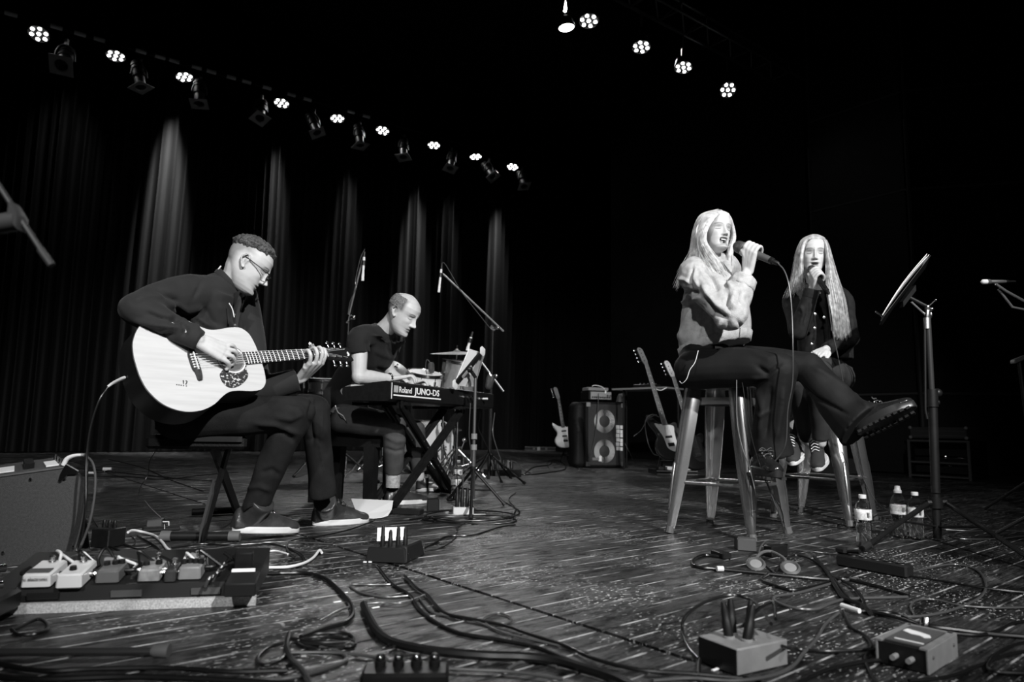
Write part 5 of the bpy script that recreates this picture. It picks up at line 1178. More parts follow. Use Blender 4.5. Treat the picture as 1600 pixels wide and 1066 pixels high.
# ---- guitarist's folding bench
gb = thing('folding_bench', 'black folding X bench the guitarist sits on', 'bench', fl(320, 835))
sx_ = Vector((.93, .36, 0)).normalized(); sc_ = J(302, 684, 2.95); zs = sc_.z
mb = MB(); mb.box(J(312, 690, 2.98)+ZV*.0, (.38, .32, .055), x=sx_, bev=.012); mb.build('cushion', M['vinyl'], gb)
mb = MB(); mb.box(J(338, 686, 2.86), (.20, .04, .022), x=sx_); mb.build('seat_rail', M['black_metal'], gb, smooth=False)
mb = MB(); a = J(331, 690, 2.88); b = fl(372, 802, .03); mb.box((a+b)/2, ((a-b).length, .03, .072), x=a-b, y=(0, 1, 0)); mb.build('leg', M['black_metal'], gb, smooth=False)
mb = MB(); a = J(360, 690, 3.06); b = fl(318, 838, .03); a2 = a.lerp(b, .02); mb.box((a+b)/2, ((a-b).length, .03, .072), x=a-b, y=(0, 1, 0)); mb.build('leg', M['black_metal'], gb, smooth=False)
mb = MB(); a = J(333, 762, 2.93); b = fl(313, 838, .03); d_ = (b-a).normalized(); mb.box((a+b)/2, ((a-b).length, .022, .062), x=a-b, y=(0, 1, 0)); mb.build('lower_leg', M['mid_dark'] if 'mid_dark' in M else mat('satin_black', .05, .5), gb, smooth=False)
mb = MB(); mb.tube([fl(262, 838, .022), fl(362, 838, .022)], .019, 12); mb.build('foot_bar', M['black_metal'], gb)
for a_, b_ in (((358, 838), (375, 838)), ((252, 838), (268, 838))):
    mb = MB(); mb.tube([fl(*a_, .022), fl(*b_, .022)], .0225, 12); mb.build('end_cap', M['grey_rubber'], gb)
mb = MB(); mb.tube([fl(300, 800, .022), fl(420, 795, .022)], .018, 10); mb.build('foot_bar', M['black_metal'], gb)
# ================================================================ DRUM KIT
DK = 7.1
M['drum_shell'] = mat('silver_shell', .40, .3, .6, .5, .1, 30); M['drum_head'] = mat('drum_head', .78, .6); M['cymbal'] = mat('cymbal_bronze', .42, .35, .8, .5, .2, 60)
def drum(name, label, c, r, depth, axis, lugs=8, head=None, hoop_m=None, shell=None):
    t = thing(name, label, 'drum', c); axis = Vector(axis).normalized(); X, Y, Z = frame_from(axis); c = Vector(c)
    mb = MB(); mb.lathe([(r, -depth/2), (r, depth/2)], c, axis, 40, caps=True); mb.build('shell', shell or M['drum_shell'], t, auto=40)
    for s_ in (-1, 1):
        mb = MB(); e = c+axis*(depth/2*s_); mb.lathe([(r*.985, 0), (r*.97, .004), (.001, .005)], e, axis*s_, 40); mb.build('head', head or M['drum_head'], t)
        mb = MB(); mb.lathe([(r+.004, -.02), (r+.012, -.018), (r+.013, .008), (r+.002, .010), (r-.004, .002)], e, axis*s_, 40, caps=False); mb.build('hoop', hoop_m or M['chrome'], t)
    for k in range(lugs):
        a = 2*PI*k/lugs+.2; d = X*math.cos(a)+Y*math.sin(a); p = c+d*(r+.012)
        mb = MB(); mb.box(c+d*(r+.008), (.018, .016, min(.07, depth*.4)), x=d.cross(axis), y=d, z=axis); mb.tube([p-axis*depth*.48, p+axis*depth*.48], .0035, 6); mb.build('lug', M['chrome'], t)
    return t
bdax = Vector((.80, -.58, .02)).normalized(); bdc = J(662, 693, 7.45); bdc.z = .29
bd = drum('bass_drum', 'silver bass drum with a large white front head behind the keyboard stand', bdc, .275, .42, bdax, 8, hoop_m=M['white_plastic'])
mb = MB(); X_, Y_, Z_ = frame_from(bdax)
e_ = bdc+bdax*.216
drum('rack_tom', 'small white headed rack tom with chrome lugs behind the keyboard', J(663, 596, 6.7), .165, .17, (.15, -.25, 1), 8, shell=M['drum_head'])
drum('floor_tom', 'silver tom seen behind the tilted sheet holder', J(716, 588, 6.9), .17, .30, (.1, -.15, 1), 6)
drum('snare_drum', 'snare drum behind the guitarist\'s knee', J(505, 603, 6.6), .17, .13, (0, -.1, 1), 8, shell=M['black_plastic'])
def cymbal(name, label, c, r, axis, stand_to=None, m='cymbal'):
    t = thing(name, label, 'cymbal', c); mb = MB()
    mb.lathe([(.012, .020), (.03, .016), (.04, .004), (r*.5, -.004), (r, -.018), (r, -.020), (r*.5, -.0065), (.04, .001), (.012, .016)], c, axis, 40, caps=False); mb.build('plate', M[m], t)
    mb = MB(); a = Vector(axis).normalized(); c = Vector(c); mb.lathe([(.016, .012), (.018, .03), (.006, .034), (.006, .06), (.011, .062), (.001, .07)], c, a, 12); mb.build('wing_nut', M['chrome'], t)
    return t
cymbal('ride_cymbal', 'wide ride cymbal on a stand above the drums', J(714, 550, 6.95), .275, (-.02, -.14, 1))
cymbal('crash_cymbal', 'tilted cymbal edge just right of the bent man\'s chest', J(617, 577, 6.6), .165, (.5, -.55, .75))
cymbal('hi_hat', 'pair of small cymbals behind the tom', J(694, 589, 7.1), .17, (.05, -.12, 1))
cymbal('hi_hat', 'lower cymbal of the small pair behind the tom', J(694, 594, 7.1), .17, (-.05, .05, -1))
def pole_stand(name, label, top, foot_r=.32, r=.011, n=3, m='chrome', spin=0, cat='stand', hub=.30, group=None):
    t = thing(name, label, cat, (top.x, top.y, 0), group)
    mb = MB(); mb.tube([Vector((top.x, top.y, .06)), Vector((top.x, top.y, top.z*.55))], r*1.25, 10); mb.tube([Vector((top.x, top.y, top.z*.5)), top], r, 10); mb.build('pole', M[m], t)
    for z in (hub, top.z*.55):
        mb = MB(); mb.cyl(Vector((top.x, top.y, z-.02)), Vector((top.x, top.y, z+.02)), r*2, 12); mb.cyl(Vector((top.x, top.y, z)), Vector((top.x+.045, top.y-.01, z)), .007, 8); mb.build('clamp', M[m], t)
    for k in range(n):
        a = spin+2*PI*k/n; f = Vector((top.x+foot_r*math.cos(a), top.y+foot_r*math.sin(a), .012)); h = Vector((top.x, top.y, hub))
        mb = MB(); mb.tube([h, f], r*.85, 8); mid = h.lerp(f, .55); mb.tube([Vector((top.x, top.y, .09)), mid], r*.5, 6); lg = mb.build('leg', M[m], t)
        mb = MB(); mb.ell(f, (.018, .018, .012), n=10, m=6); mb.build('foot', M['rubber'], lg)
    return t
pole_stand('cymbal_stand', 'chrome tripod stand under the ride cymbal', J(714, 553, 6.97), spin=.4)
pole_stand('hi_hat_stand', 'chrome stand under the small pair of cymbals', J(694, 598, 7.1), .28, spin=1.1)
pole_stand('cymbal_stand', 'chrome tripod stand under the cymbal edge by the bent man', J(612, 582, 6.65), .3, spin=.2)
pole_stand('snare_stand', 'chrome snare stand seen below the piano bench', J(505, 612, 6.6), .25, spin=.9)
pole_stand('tom_stand', 'chrome stand carrying the silver tom', J(716, 612, 6.9), .3, spin=2.0)
pole_stand('percussion_stand', 'bright chrome stand glimpsed between bench legs', J(578, 690, 6.4), .26, spin=.6, r=.013)
pole_stand('drum_throne', 'chrome legs of a drum seat left of the bass drum', J(600, 650, 7.8), .28, spin=1.6)
# pedal linkage and small hardware near the bench
for i, (x, y, l) in enumerate([(528, 714, 'chrome drum pedal left of the bench leg'), (716, 700, 'chrome drum pedal behind the bass drum edge')]):
    t = thing('drum_pedal', l, 'pedal', fl(x, 742 if i else 748)); p = fl(x, 742 if i else 748)
    mb = MB(); mb.box(p+ZV*.02, (.11, .28, .012), x=(.8, .6, 0)); mb.build('base_plate', M['chrome'], t, smooth=False)
    mb = MB(); mb.box(p+ZV*.07, (.09, .26, .012), x=(.8, .6, 0), z=(.2, .3, 1)); mb.build('footboard', M['chrome'], t, smooth=False)
    mb = MB(); mb.tube([p+Vector((-.06, .08, .02)), p+Vector((-.06, .08, .20)), p+Vector((.05, .08, .20)), p+Vector((.05, .08, .02))], .009, 8); mb.tube([p+Vector((0, .08, .2)), p+Vector((.06, -.02, .36))], .006, 8); mb.ell(p+Vector((.06, -.02, .37)), .025); mb.build('beater', M['chrome'], t)
rug = MB(); RC = (fl(520, 748)+fl(750, 752))/2; rug.box(RC+Vector((0, .1, .006)), (2.0, 1.1, .012), x=Vector((1, .12, 0)))
tag(rug.build('drum_rug', mat('pale_rug', .16, .95, 0, .1, .35, 30, .5, 90), None, origin=RC), 'pale worn rug under the drum kit', 'rug')
# ---- overhead microphones on boom stands
def pencil_mic(name, label, a, b, r=.011):
    t = thing(name, label, 'microphone', a); a, b = Vector(a), Vector(b)
    mb = MB(); mb.tube([a, a.lerp(b, .68)], r, 12); mb.build('body', M['label_white'], t)
    mb = MB(); mb.tube([a.lerp(b, .68), a.lerp(b, .72), b], [r*.8, r*1.15, r*1.15], 12); mb.build('capsule', M['label_white'], t)
    mb = MB(); mb.tube([a+(a-b).normalized()*.05, a], [r*.8, r*1.1], 10); mb.build('plug', M['black_plastic'], t)
    mb = MB(); c = a.lerp(b, .25); mb.tube([c-(b-a).normalized()*.02, c+(b-a).normalized()*.02], r*1.7, 12); mb.build('clip', M['black_plastic'], t); return t
def boom(name, label, lo, hi, piv, foot_r=.33, r=.009, cable=None, spin=0, m='steel_dull', tripod=True, hub=.28):
    lo, hi, piv = Vector(lo), Vector(hi), Vector(piv); t = thing(name, label, 'microphone stand', (piv.x, piv.y, 0))
    mb = MB(); mb.tube([lo, hi], r, 8); mb.build('boom_arm', M[m], t)
    mb = MB(); mb.tube([Vector((piv.x, piv.y, .05)), Vector((piv.x, piv.y, piv.z*.5))], r*1.6, 10); mb.tube([Vector((piv.x, piv.y, piv.z*.45)), piv], r*1.1, 10); mb.build('pole', M['black_metal'], t)
    mb = MB(); d = (hi-lo).normalized(); mb.tube([piv-d*.03, piv+d*.03], r*2.2, 10); mb.cyl(piv, piv+Vector((.05, -.03, 0)), .012, 8); mb.ell(piv+Vector((.05, -.03, 0)), (.018, .018, .018)); mb.build('clutch', M['chrome'], t)
    if tripod:
        for k in range(3):
            a = spin+2*PI*k/3; f = Vector((piv.x+foot_r*math.cos(a), piv.y+foot_r*math.sin(a), .012)); h = Vector((piv.x, piv.y, hub))
            mb = MB(); mb.tube([h, f], r*.95, 8); lg = mb.build('leg', M['black_metal'], t); mb = MB(); mb.tube([f.lerp(h, .06), f], r*1.5, 8); mb.build('foot', M['rubber'], lg)
    if cable:
        mb = MB(); mb.tube(cable, .0035, 6, smooth=4); mb.build('taped_cable', M['cable_grey'], t)
    return t
a, b = J(542, 505, 6.0), J(569, 396, 5.9)
boom('microphone_stand', 'steep boom stand rising behind the man at the keyboard', a, b, J(545, 497, 6.0), cable=[b+Vector((.005, 0, .04)), a.lerp(b, .93)-Vector((.022, 0, 0)), a.lerp(b, .6)-Vector((.018, 0, 0)), a.lerp(b, .5)+Vector((.01, -.01, 0)), a.lerp(b, .3)-Vector((.018, 0, 0)), a], spin=.3)
pencil_mic('overhead_microphone', 'slim silver microphone hanging from the steep boom at left', J(569, 402, 5.88), J(566.5, 439, 5.88))
a, b = J(787, 518, 6.6), J(692, 428, 6.5)
boom('microphone_stand', 'tall boom stand with long arm sloping down right over the drums', a, b, J(770, 513, 6.6), cable=[J(689, 414, 6.5), J(694, 411, 6.5), J(706, 430, 6.5), J(721, 456, 6.5), J(745, 487, 6.55), J(765, 512, 6.58)], spin=.9)
pencil_mic('overhead_microphone', 'slim silver microphone hanging from the long sloping boom', J(689.5, 421, 6.48), J(685.5, 457, 6.48))
a, b = J(787, 612, 6.2), J(748, 560, 6.2)
boom('microphone_stand', 'low boom stand beside the silver tom', a, b, J(767, 588, 6.2), spin=.1)
pencil_mic('drum_microphone', 'slim microphone standing up above the tilted sheet holder', J(736, 527, 6.1), J(730, 548, 6.1), r=.013)
t = thing('drum_microphone', 'dark ribbed microphone clipped to the rim of the tom', 'microphone', J(674, 575, 6.6))
mb = MB(); mb.lathe([(.02, -.05), (.03, -.03), (.032, .03), (.024, .05), (.001, .055)], J(674, 575, 6.6), (-.1, 0, 1), 14); mb.build('body', M['grille'], t); mb = MB(); mb.tube([J(674, 569, 6.6), J(667, 562, 6.6), J(665, 575, 6.6), J(667, 586, 6.6)], .004, 6, smooth=4); mb.build('gooseneck', M['cable_grey'], t)
t = thing('drum_microphone', 'dark microphone hanging at the boom right of the keyboard', 'microphone', J(765, 592, 6.15))
mb = MB(); mb.lathe([(.03, -.06), (.036, -.03), (.034, .04), (.02, .06), (.001, .062)], J(765, 598, 6.15), (-.15, 0, -1), 14); mb.build('body', M['grille'], t)
# ---- tablet and sheets on a tripod in front of the keyboard
ts = thing('sheet_stand', 'black tripod stand holding a tilted tablet clamp and pale sheets before the keyboard', 'music stand', fl(738, 792))
tp = J(739, 590, 4.35); foot = fl(738, 790); tp = Vector((foot.x, foot.y, J(739, 590, foot.y).z))
DY = foot.y
mb = MB(); mb.tube([Vector((tp.x, tp.y, .04)), Vector((tp.x, tp.y, .36))], .015, 12); mb.tube([Vector((tp.x, tp.y, .34)), tp], .011, 12); mb.build('pole', M['steel_dark'] if 'steel_dark' in M else mat('dark_steel', .16, .35, .7), ts)
for y_ in (733, 682, 699):
    z_ = J(738, y_, DY).z; mb = MB(); mb.cyl(Vector((tp.x, tp.y, z_-.018)), Vector((tp.x, tp.y, z_+.018)), .021, 12); mb.build('collar', M['grey_plastic'] if y_ != 733 else M['black_plastic'], ts)
hub = Vector((tp.x, tp.y, J(738, 733, DY).z))
for (x_, y_) in ((789, 789), (700, 781), (735, 812)):
    f = fl(x_, y_, .012); mb = MB(); mb.tube([hub, f], .0095, 8); mb.tube([Vector((tp.x, tp.y, .10)), hub.lerp(f, .6)], .005, 6); lg = mb.build('leg', M['black_metal'], ts); mb = MB(); mb.tube([f.lerp(hub, .06), f], .014, 8); mb.build('foot', M['rubber'], lg)
pA, pB = J(711, 601, DY-.05), J(754, 549, DY-.02); dd = (pB-pA).normalized(); nn = Vector((.45, -.55, -.45)); nn = (nn-dd*nn.dot(dd)).normalized(); ww = dd.cross(nn)
mb = MB(); mb.box((pA+pB)/2, ((pB-pA).length*.86, .035, .022), x=dd, y=ww, bev=.004); mb.build('holder_bar', M['black_plastic'], ts)
mb = MB(); mb.box((pA+pB)/2-dd*.03+nn*.012, ((pB-pA).length*.34, .020, .012), x=dd, y=ww, bev=.003); mb.build('holder_slide', M['grey_plastic'], ts)
for p_ in (pA, pB):
    mb = MB(); mb.box(p_, (.026, .05, .040), x=dd, y=ww, bev=.006); mb.build('corner_clamp', M['white_plastic'], ts)
mb = MB(); mb.ell((pA+pB)/2+Vector((0, .0, -.01)), (.026, .022, .022)); mb.tube([(pA+pB)/2, tp], .012, 8); mb.build('ball_joint', M['black_plastic'], ts)
for k, pp in enumerate([[(733, 545, .0), (752, 551, .02), (727, 604, .05), (708, 602, .0)], [(754, 552, .03), (757, 556, .1), (742, 604, .12), (724, 605, .06)]]):
    P = [J(x_, y_, DY+d_) for x_, y_, d_ in pp]; n_ = (P[1]-P[0]).cross(P[3]-P[0]).normalized()*.0016
    mb = MB(); mb.loft([P, [p_+n_ for p_ in P]]); s_ = mb.build('sheet', M['sheet_grey'] if 'sheet_grey' in M else mat('sheet_paper', .5 if k == 0 else .3, .8), ts, smooth=False)
mb = MB(); mb.tube([J(733, 545, DY-.01), J(710, 600, DY-.01)], .0035, 6); mb.build('white_edge', M['paper'], ts)
# ---- white paper on the floor beside the boot
P = []
for (x_, y_) in [(548, 791), (580, 789), (614, 792), (611, 799), (604, 805), (590, 809), (575, 810), (555, 806)]: P.append(fl(x_, y_, .004))
mb = MB(); outl = [(548, 792), (614, 794), (612, 800), (606, 805), (596, 808), (583, 809), (560, 808)]
c0_ = fl(585, 806, .003); 
top_ = [fl(x_, y_+1.5, .006) for x_, y_ in outl]; cu = []
for p_ in top_: cu.append(Vector((p_.x, p_.y, .006+max(0, (p_.y-c0_.y))*.16)))
mb.loft([cu, [p_+ZV*.0015 for p_ in cu]]); single(mb, 'paper_sheet', M['paper'], 'white sheet of paper with a rounded edge on the floor beside the boot', 'paper', c0_, smooth=False)
# ================================================================ BASS CABINET, GUITARS, STANDS
bcY = 9.35
bc = thing('bass_cabinet', 'tall black two speaker bass cabinet with white stick-on letters down its edge', 'speaker cabinet', fl(940, 731))
fL, fR = fl(915, 731.5), fl(976, 731.4); bx_ = (fR-fL).normalized(); W_ = (fR-fL).length; by_ = Vector((-bx_.y, bx_.x, 0)); H_ = J(945, 627, fL.y).z
def BP(a, z, n=0): return fL+bx_*a-by_*n+ZV*z
mb = MB(); mb.box(BP(W_/2, H_/2, -.20), (W_, .40, H_-.02), x=bx_, bev=.012); mb.build('box', M['black_cloth'], bc)
mb = MB(); mb.box(BP(W_/2, H_/2, .006), (W_-.06, .014, H_-.08), x=bx_); mb.build('grille', mat('cabinet_grille', .03, .6, .3, .5, .5, 160, .8, 300), bc, smooth=False)
metal_ring = mat('punched_metal_ring', .8, .5)
for nm_, z_ in (('speaker', H_*.70), ('speaker', H_*.25)):
    c = BP(W_*.46, z_, .016); r_ = .155
    mb = MB(); mb.lathe([(r_*.50, 0), (r_*.54, .004), (r_*.98, .004), (r_, 0)], c, -by_, 40, caps=False); sp = mb.build(nm_, M['black_plastic'], bc)
    for ring in range(5):
        rr_ = r_*(.56+.098*ring); n_ = int(2*PI*rr_/.0175)
        mb = MB()
        for k in range(n_):
            a_ = 2*PI*k/n_; q = c+bx_*rr_*math.cos(a_)+ZV*rr_*math.sin(a_)-by_*.005; mb.box(q, (.0115, .003, .0095), x=bx_*math.cos(a_)+ZV*math.sin(a_), y=-by_)
        o_ = mb.build('punched_ring', metal_ring, sp, smooth=False); o_['kind'] = 'stuff'
    mb = MB(); mb.lathe([(r_*.5, .0), (r_*.30, .006), (.001, .010)], c, -by_, 24); mb.build('dust_cap', M['mid_grey'] if False else mat('cone_black', .025, .6), sp)
for a_, z_ in ((.03, H_-.05), (W_-.03, H_-.05), (.03, .05), (W_-.03, .05)):
    mb = MB(); mb.box(BP(a_, z_, .014), (.06, .02, .06), x=bx_, bev=.006); mb.build('corner', M['mid_grey'] if z_ < .3 else M['grey_plastic'], bc)
mb = MB(); mb.box(BP(.14, .12, .02), (.10, .006, .035), x=bx_); mb.build('name_plate', mat('plate_grey', .15, .5), bc, smooth=False)
mb = MB(); mb.box(BP(.205, .125, .024), (.035, .008, .07), x=bx_); mb.build('white_tab', M['label_white'], bc, smooth=False)
# white stick-on lettering: blocky illegible characters as in the photo
def cell(a, z, w, h): 
    mb = MB(); mb.box(BP(a, z, .022), (w, .008, h), x=bx_, bev=.002); mb.build('stick_on_letter', M['label_white'], bc, smooth=False)
rl = random.Random(4); z_ = H_*.615
for k in range(6):
    cell(W_*.80+.004*(k % 2), z_, .052, .050); cell(W_*.80+.062, z_-.006*(k % 2), .050, .048); z_ -= .0575
t = thing('cabinet_cover', 'black padded cover hanging against the side of the bass cabinet', 'cover', fl(905, 730))
mb = MB(); c = BP(-.085, H_*.49, -.12); mb.box(c, (.17, .30, H_*.96), x=bx_, taper=.82, bev=.04); me = remesh(mb, .02, 4); wrinkle(me, .03, 5, (1, 1, .5), 3); link_mesh('cloth', me, M['vinyl'], t)
# amp head and rack gear on top
ah = thing('amplifier_head', 'small silver fronted amplifier head with black knobs on the bass cabinet', 'amplifier', BP(W_*.45, H_+.01, -.1))
mb = MB(); mb.box(BP(W_*.38, H_+.075, -.15), (.34, .26, .12), x=bx_, bev=.006); mb.build('case', M['black_plastic'], ah)
mb = MB(); mb.box(BP(W_*.40, H_+.078, -.018), (.31, .01, .10), x=bx_); mb.build('front_panel', mat('silver_panel', .34, .45, .4), ah, smooth=False)
for k in range(9):
    mb = MB(); mb.lathe([(.011, 0), (.010, .014), (.001, .016)], BP(W_*.40-.13+.031*k, H_+.055, -.012), -by_, 10); mb.build('knob', M['black_plastic'], ah)
for k in range(3):
    mb = MB(); mb.ell(BP(W_*.40+.09+.024*k, H_+.085-.03*(k % 2), -.004), .009, n=8, m=6); mb.build('jack', M['chrome'], ah)
t = thing('effects_box', 'grey wedge shaped box lying on top of the amplifier head', 'box', BP(W_*.4, H_+.15, -.1))
mb = MB(); mb.box(BP(W_*.34, H_+.165, -.12), (.30, .20, .045), x=bx_, z=ZV+bx_*.08, bev=.005); mb.build('case', M['grey_plastic'], t)
mb = MB(); mb.tube([BP(.1, H_+.20, -.02), BP(.14, H_+.215, -.02), BP(.24, H_+.20, -.02), BP(.29, H_+.17, -.02)], .006, 6, smooth=4); mb.build('patch_cord', M['label_white'], t)
mb = MB(); mb.box(BP(W_*.34+.1, H_+.13, -.01), (.02, .01, .04), x=bx_); mb.build('white_switch', M['label_white'], t, smooth=False)
mb = MB(); mb.ell(BP(W_+.02, H_+.08, -.1), (.05, .05, .045)); mb.lathe([(.055, -.05), (.03, .03), (.012, .06), (.001, .065)], BP(W_-.02, H_+.055, -.1), ZV, 14); single(mb, 'cap', M['mid_grey'], 'small grey pointed cap lying on the right end of the bass cabinet', 'cap', BP(W_, H_+.05, -.1))
# ---- electric guitars on stands
def egt_outline(kind):
    if kind == 'guitar': return [(-.20, .01), (-.19, .08), (-.15, .135), (-.09, .155), (-.04, .135), (.0, .105), (.05, .105), (.10, .135), (.165, .155), (.18, .14), (.15, .10), (.125, .06), (.12, .03), (.12, -.03), (.105, -.06), (.12, -.11), (.11, -.14), (.07, -.13), (.03, -.105), (-.02, -.10), (-.07, -.125), (-.12, -.145), (-.17, -.11), (-.195, -.05)]
    return [(-.24, .01), (-.23, .09), (-.18, .15), (-.11, .165), (-.05, .14), (.0, .11), (.06, .12), (.13, .155), (.21, .165), (.225, .145), (.18, .10), (.14, .06), (.13, .03), (.13, -.03), (.11, -.06), (.125, -.11), (.11, -.14), (.06, -.13), (.01, -.10), (-.05, -.11), (-.11, -.15), (-.17, -.155), (-.215, -.11), (-.235, -.05)]
def egt(name, label, base, d, nrm, kind, body_m, guard_m, neck_m, head_m, scale=.62, fr=20, bs=1.0):
    """body centre base, neck direction d, face normal nrm"""
    d = Vector(d).normalized(); nrm = Vector(nrm); nrm = (nrm-d*nrm.dot(d)).normalized(); s_ = nrm.cross(d); base = Vector(base)
    t = thing(name, label, 'guitar', base); Pt = lambda u, v, n=0: base+d*u+s_*v+nrm*n
    o = catmull([Vector((a*bs, b_*bs, 0)) for a, b_ in egt_outline(kind)]+[Vector((egt_outline(kind)[0][0]*bs, .01*bs, 0))], 4)[:-1]; o = [(p.x, p.y) for p in o]
    mb = MB(); mb.prism(o, Pt(0, 0, -.022), d, s_, nrm, .042, bev=.008); mb.build('body', body_m, t, auto=50)
    g_ = [(.11, .035), (.13, .11), (.06, .085), (0, .06), (-.06, .05), (-.13, .04), (-.17, -.03), (-.13, -.085), (-.05, -.075), (.02, -.08), (.08, -.09), (.10, -.04)]
    g_ = catmull([Vector((a*bs, b_*bs, 0)) for a, b_ in g_]+[Vector((.11*bs, .035*bs, 0))], 4)[:-1]
    mb = MB(); mb.prism([(p.x, p.y) for p in g_], Pt(0, 0, .0205), d, s_, nrm, .002); mb.build('pickguard', guard_m, t, auto=50)
    L = scale; nk = .10; e = L-.12*bs
    mb = MB(); mb.loft([[Pt(u, w*math.cos(a), .024+(.016*math.sin(a) if math.sin(a) < 0 else .004*math.sin(a))) for a in [2*PI*i/12 for i in range(12)]] for u, w in ((nk, .030), (e, .021))]); nk_ = mb.build('neck', neck_m, t)
    for k in range(1, fr):
        u = e-L*(1-2**(-k/12)); 
        if u < nk+.01: break
        if k in (3, 5, 7, 9, 12, 15, 17): mb = MB(); mb.cyl(Pt(u+.012, 0, .0275), Pt(u+.012, 0, .029), .004, 8); mb.build('inlay_dot', M['label_white'], nk_)
        mb = MB(); mb.box(Pt(u, 0, .0282), (.002, .048, .002), x=d, y=s_); mb.build('fret', M['grey_plastic'], nk_, smooth=False)
    hs = [(0, -.021), (.03, -.028), (.16, -.012), (.185, .006), (.19, .035), (.17, .052), (.14, .05), (.03, .032), (0, .021)]
    mb = MB(); mb.prism([(a, b_) for a, b_ in hs], Pt(e, 0, .008), d, s_, nrm, .014, bev=.003); hd_ = mb.build('headstock', head_m, t)
    ns_ = 4 if kind == 'bass' else 6
    for k in range(ns_):
        u = e+.035+.125*k/(ns_-1); v = .038+.012*k/(ns_-1)
        mb = MB(); mb.cyl(Pt(u, v+.004, .014), Pt(u, v+.026, .014), .004, 8); mb.ell(Pt(u, v+.034, .014), (.013 if kind == 'bass' else .008, .013, .004), d, s_, nrm, 10, 6); mb.build('tuner', M['chrome'], hd_)
        mb = MB(); mb.cyl(Pt(u, v-.022, .02), Pt(u, v-.022, .034), .005, 8); mb.build('post', M['chrome'], hd_)
    for u in ((.045, -.03) if kind == 'guitar' else (-.02,)):
        mb = MB(); mb.box(Pt(u*bs, 0, .027), (.022, .075, .010), x=d, y=s_, z=nrm, bev=.003); mb.build('pickup', M['black_plastic'], t)
    mb = MB(); mb.box(Pt(-.10*bs, 0, .030), (.035, .07, .012), x=d, y=s_, z=nrm, bev=.003); mb.build('bridge', M['chrome'], t)
    for v in (-.075, -.095): mb = MB(); mb.lathe([(.011, 0), (.009, .014), (.001, .015)], Pt(-.11*bs, v, .022), nrm, 10); mb.build('knob', M['chrome'] if kind == 'bass' else M['black_plastic'], t)
    for k in range(ns_):
        v = (k-(ns_-1)/2)*(.016 if kind == 'bass' else .010)
        mb = MB(); mb.tube([Pt(-.10*bs, v, .038), Pt(e, v*.7, .032), Pt(e+.06, v*.6+.01, .03)], .0009, 4); mb.build('string', M['mid_grey'], t)
    return t
def guitar_rest(name, label, p, ht=.42):
    t = thing(name, label, 'guitar stand', p); p = Vector(p); mb = MB(); mb.tube([p+Vector((-.14, -.10, .02)), p+ZV*ht, p+Vector((.14, -.10, .02))], .010, 8); mb.build('front_leg', M['black_metal'], t)
    mb = MB(); mb.tube([p+ZV*ht, p+Vector((0, .24, .02))], .010, 8); mb.build('rear_leg', M['black_metal'], t)
    mb = MB(); mb.tube([p+Vector((-.09, -.16, .15)), p+Vector((-.09, -.04, .11)), p+Vector((.09, -.04, .11)), p+Vector((.09, -.16, .15))], .011, 8); mb.build('cradle', M['rubber'], t); return t
mw = mat('pale_guitar_body', .72, .3); maple = mat('maple_neck', .10, .5); mapd = mat('dark_neck', .10, .4)
gA, gB = J(881, 679, 10.2), J(869, 606, 10.35)
egt('electric_guitar', 'white bodied electric guitar leaning beside the bass cabinet', gA, gB-gA, (.25, -1, .15), 'guitar', mw, mat('white_guard', .8, .35), mat('dark_fretboard', .03, .4), maple, scale=.66)
guitar_rest('guitar_stand', 'black stand under the white electric guitar', fl(889, 723))
gA, gB = J(1042, 681, 6.7), J(1011, 580, 6.9)
burst = mat('dark_burst_body', .03, .25, coat=.5)
egt('bass_guitar', 'dark and silver bass guitar with long pale neck leaning on a stand', gA, gB-gA, (.35, -1, .12), 'bass', burst, mat('silver_guard', .55, .35), maple, maple, scale=.88)
guitar_rest('guitar_stand', 'black stand under the dark and silver bass guitar', fl(1040, 732))
gA, gB = J(1084, 698, 7.0), J(1051, 592, 7.2)
egt('bass_guitar', 'black bass guitar with round pale headstock behind the bar stool leg', gA, gB-gA, (.3, -1, .12), 'bass', M['black_plastic'], M['black_plastic'], mat('brown_neck', .10, .4), mat('round_headstock', .4, .4), scale=.88)
guitar_rest('guitar_stand', 'black stand under the black bass guitar behind the stool', fl(1086, 738))
# keyboard shelf with cable beside the bass cabinet
t = thing('side_table', 'thin black table with a pale edge right of the bass cabinet', 'table', fl(1010, 725)); a = J(975, 608, 9.0); b = J(1060, 606, 8.4); d_ = (b-a)
mb = MB(); mb.box((a+b)/2+Vector((0, .2, 0)), (d_.length, .42, .022), x=Vector((d_.x, d_.y, 0))); mb.build('top', M['grey_plastic'], t, smooth=False)
for p_ in (a, b, a+Vector((.1, .38, 0)), b+Vector((.1, .38, 0))):
    mb = MB(); mb.tube([Vector((p_.x, p_.y+.02, 0)), Vector((p_.x, p_.y+.02, p_.z-.01))], .014, 8); mb.build('leg', M['black_metal'], t)
t = thing('gear_box', 'small black mixer lying on the thin side table', 'mixer', (a+b)/2+Vector((0, .2, .02))); mb = MB(); mb.box((a+b)/2+Vector((0, .2, .035)), (.3, .2, .05), x=d_, bev=.006); mb.build('case', M['black_plastic'], t)
for k in range(5): mb = MB(); mb.lathe([(.012, 0), (.01, .015), (.001, .016)], (a+b)/2+Vector((-.1+.05*k, .15, .06)), ZV, 8); mb.build('knob', M['mid_grey'], t)
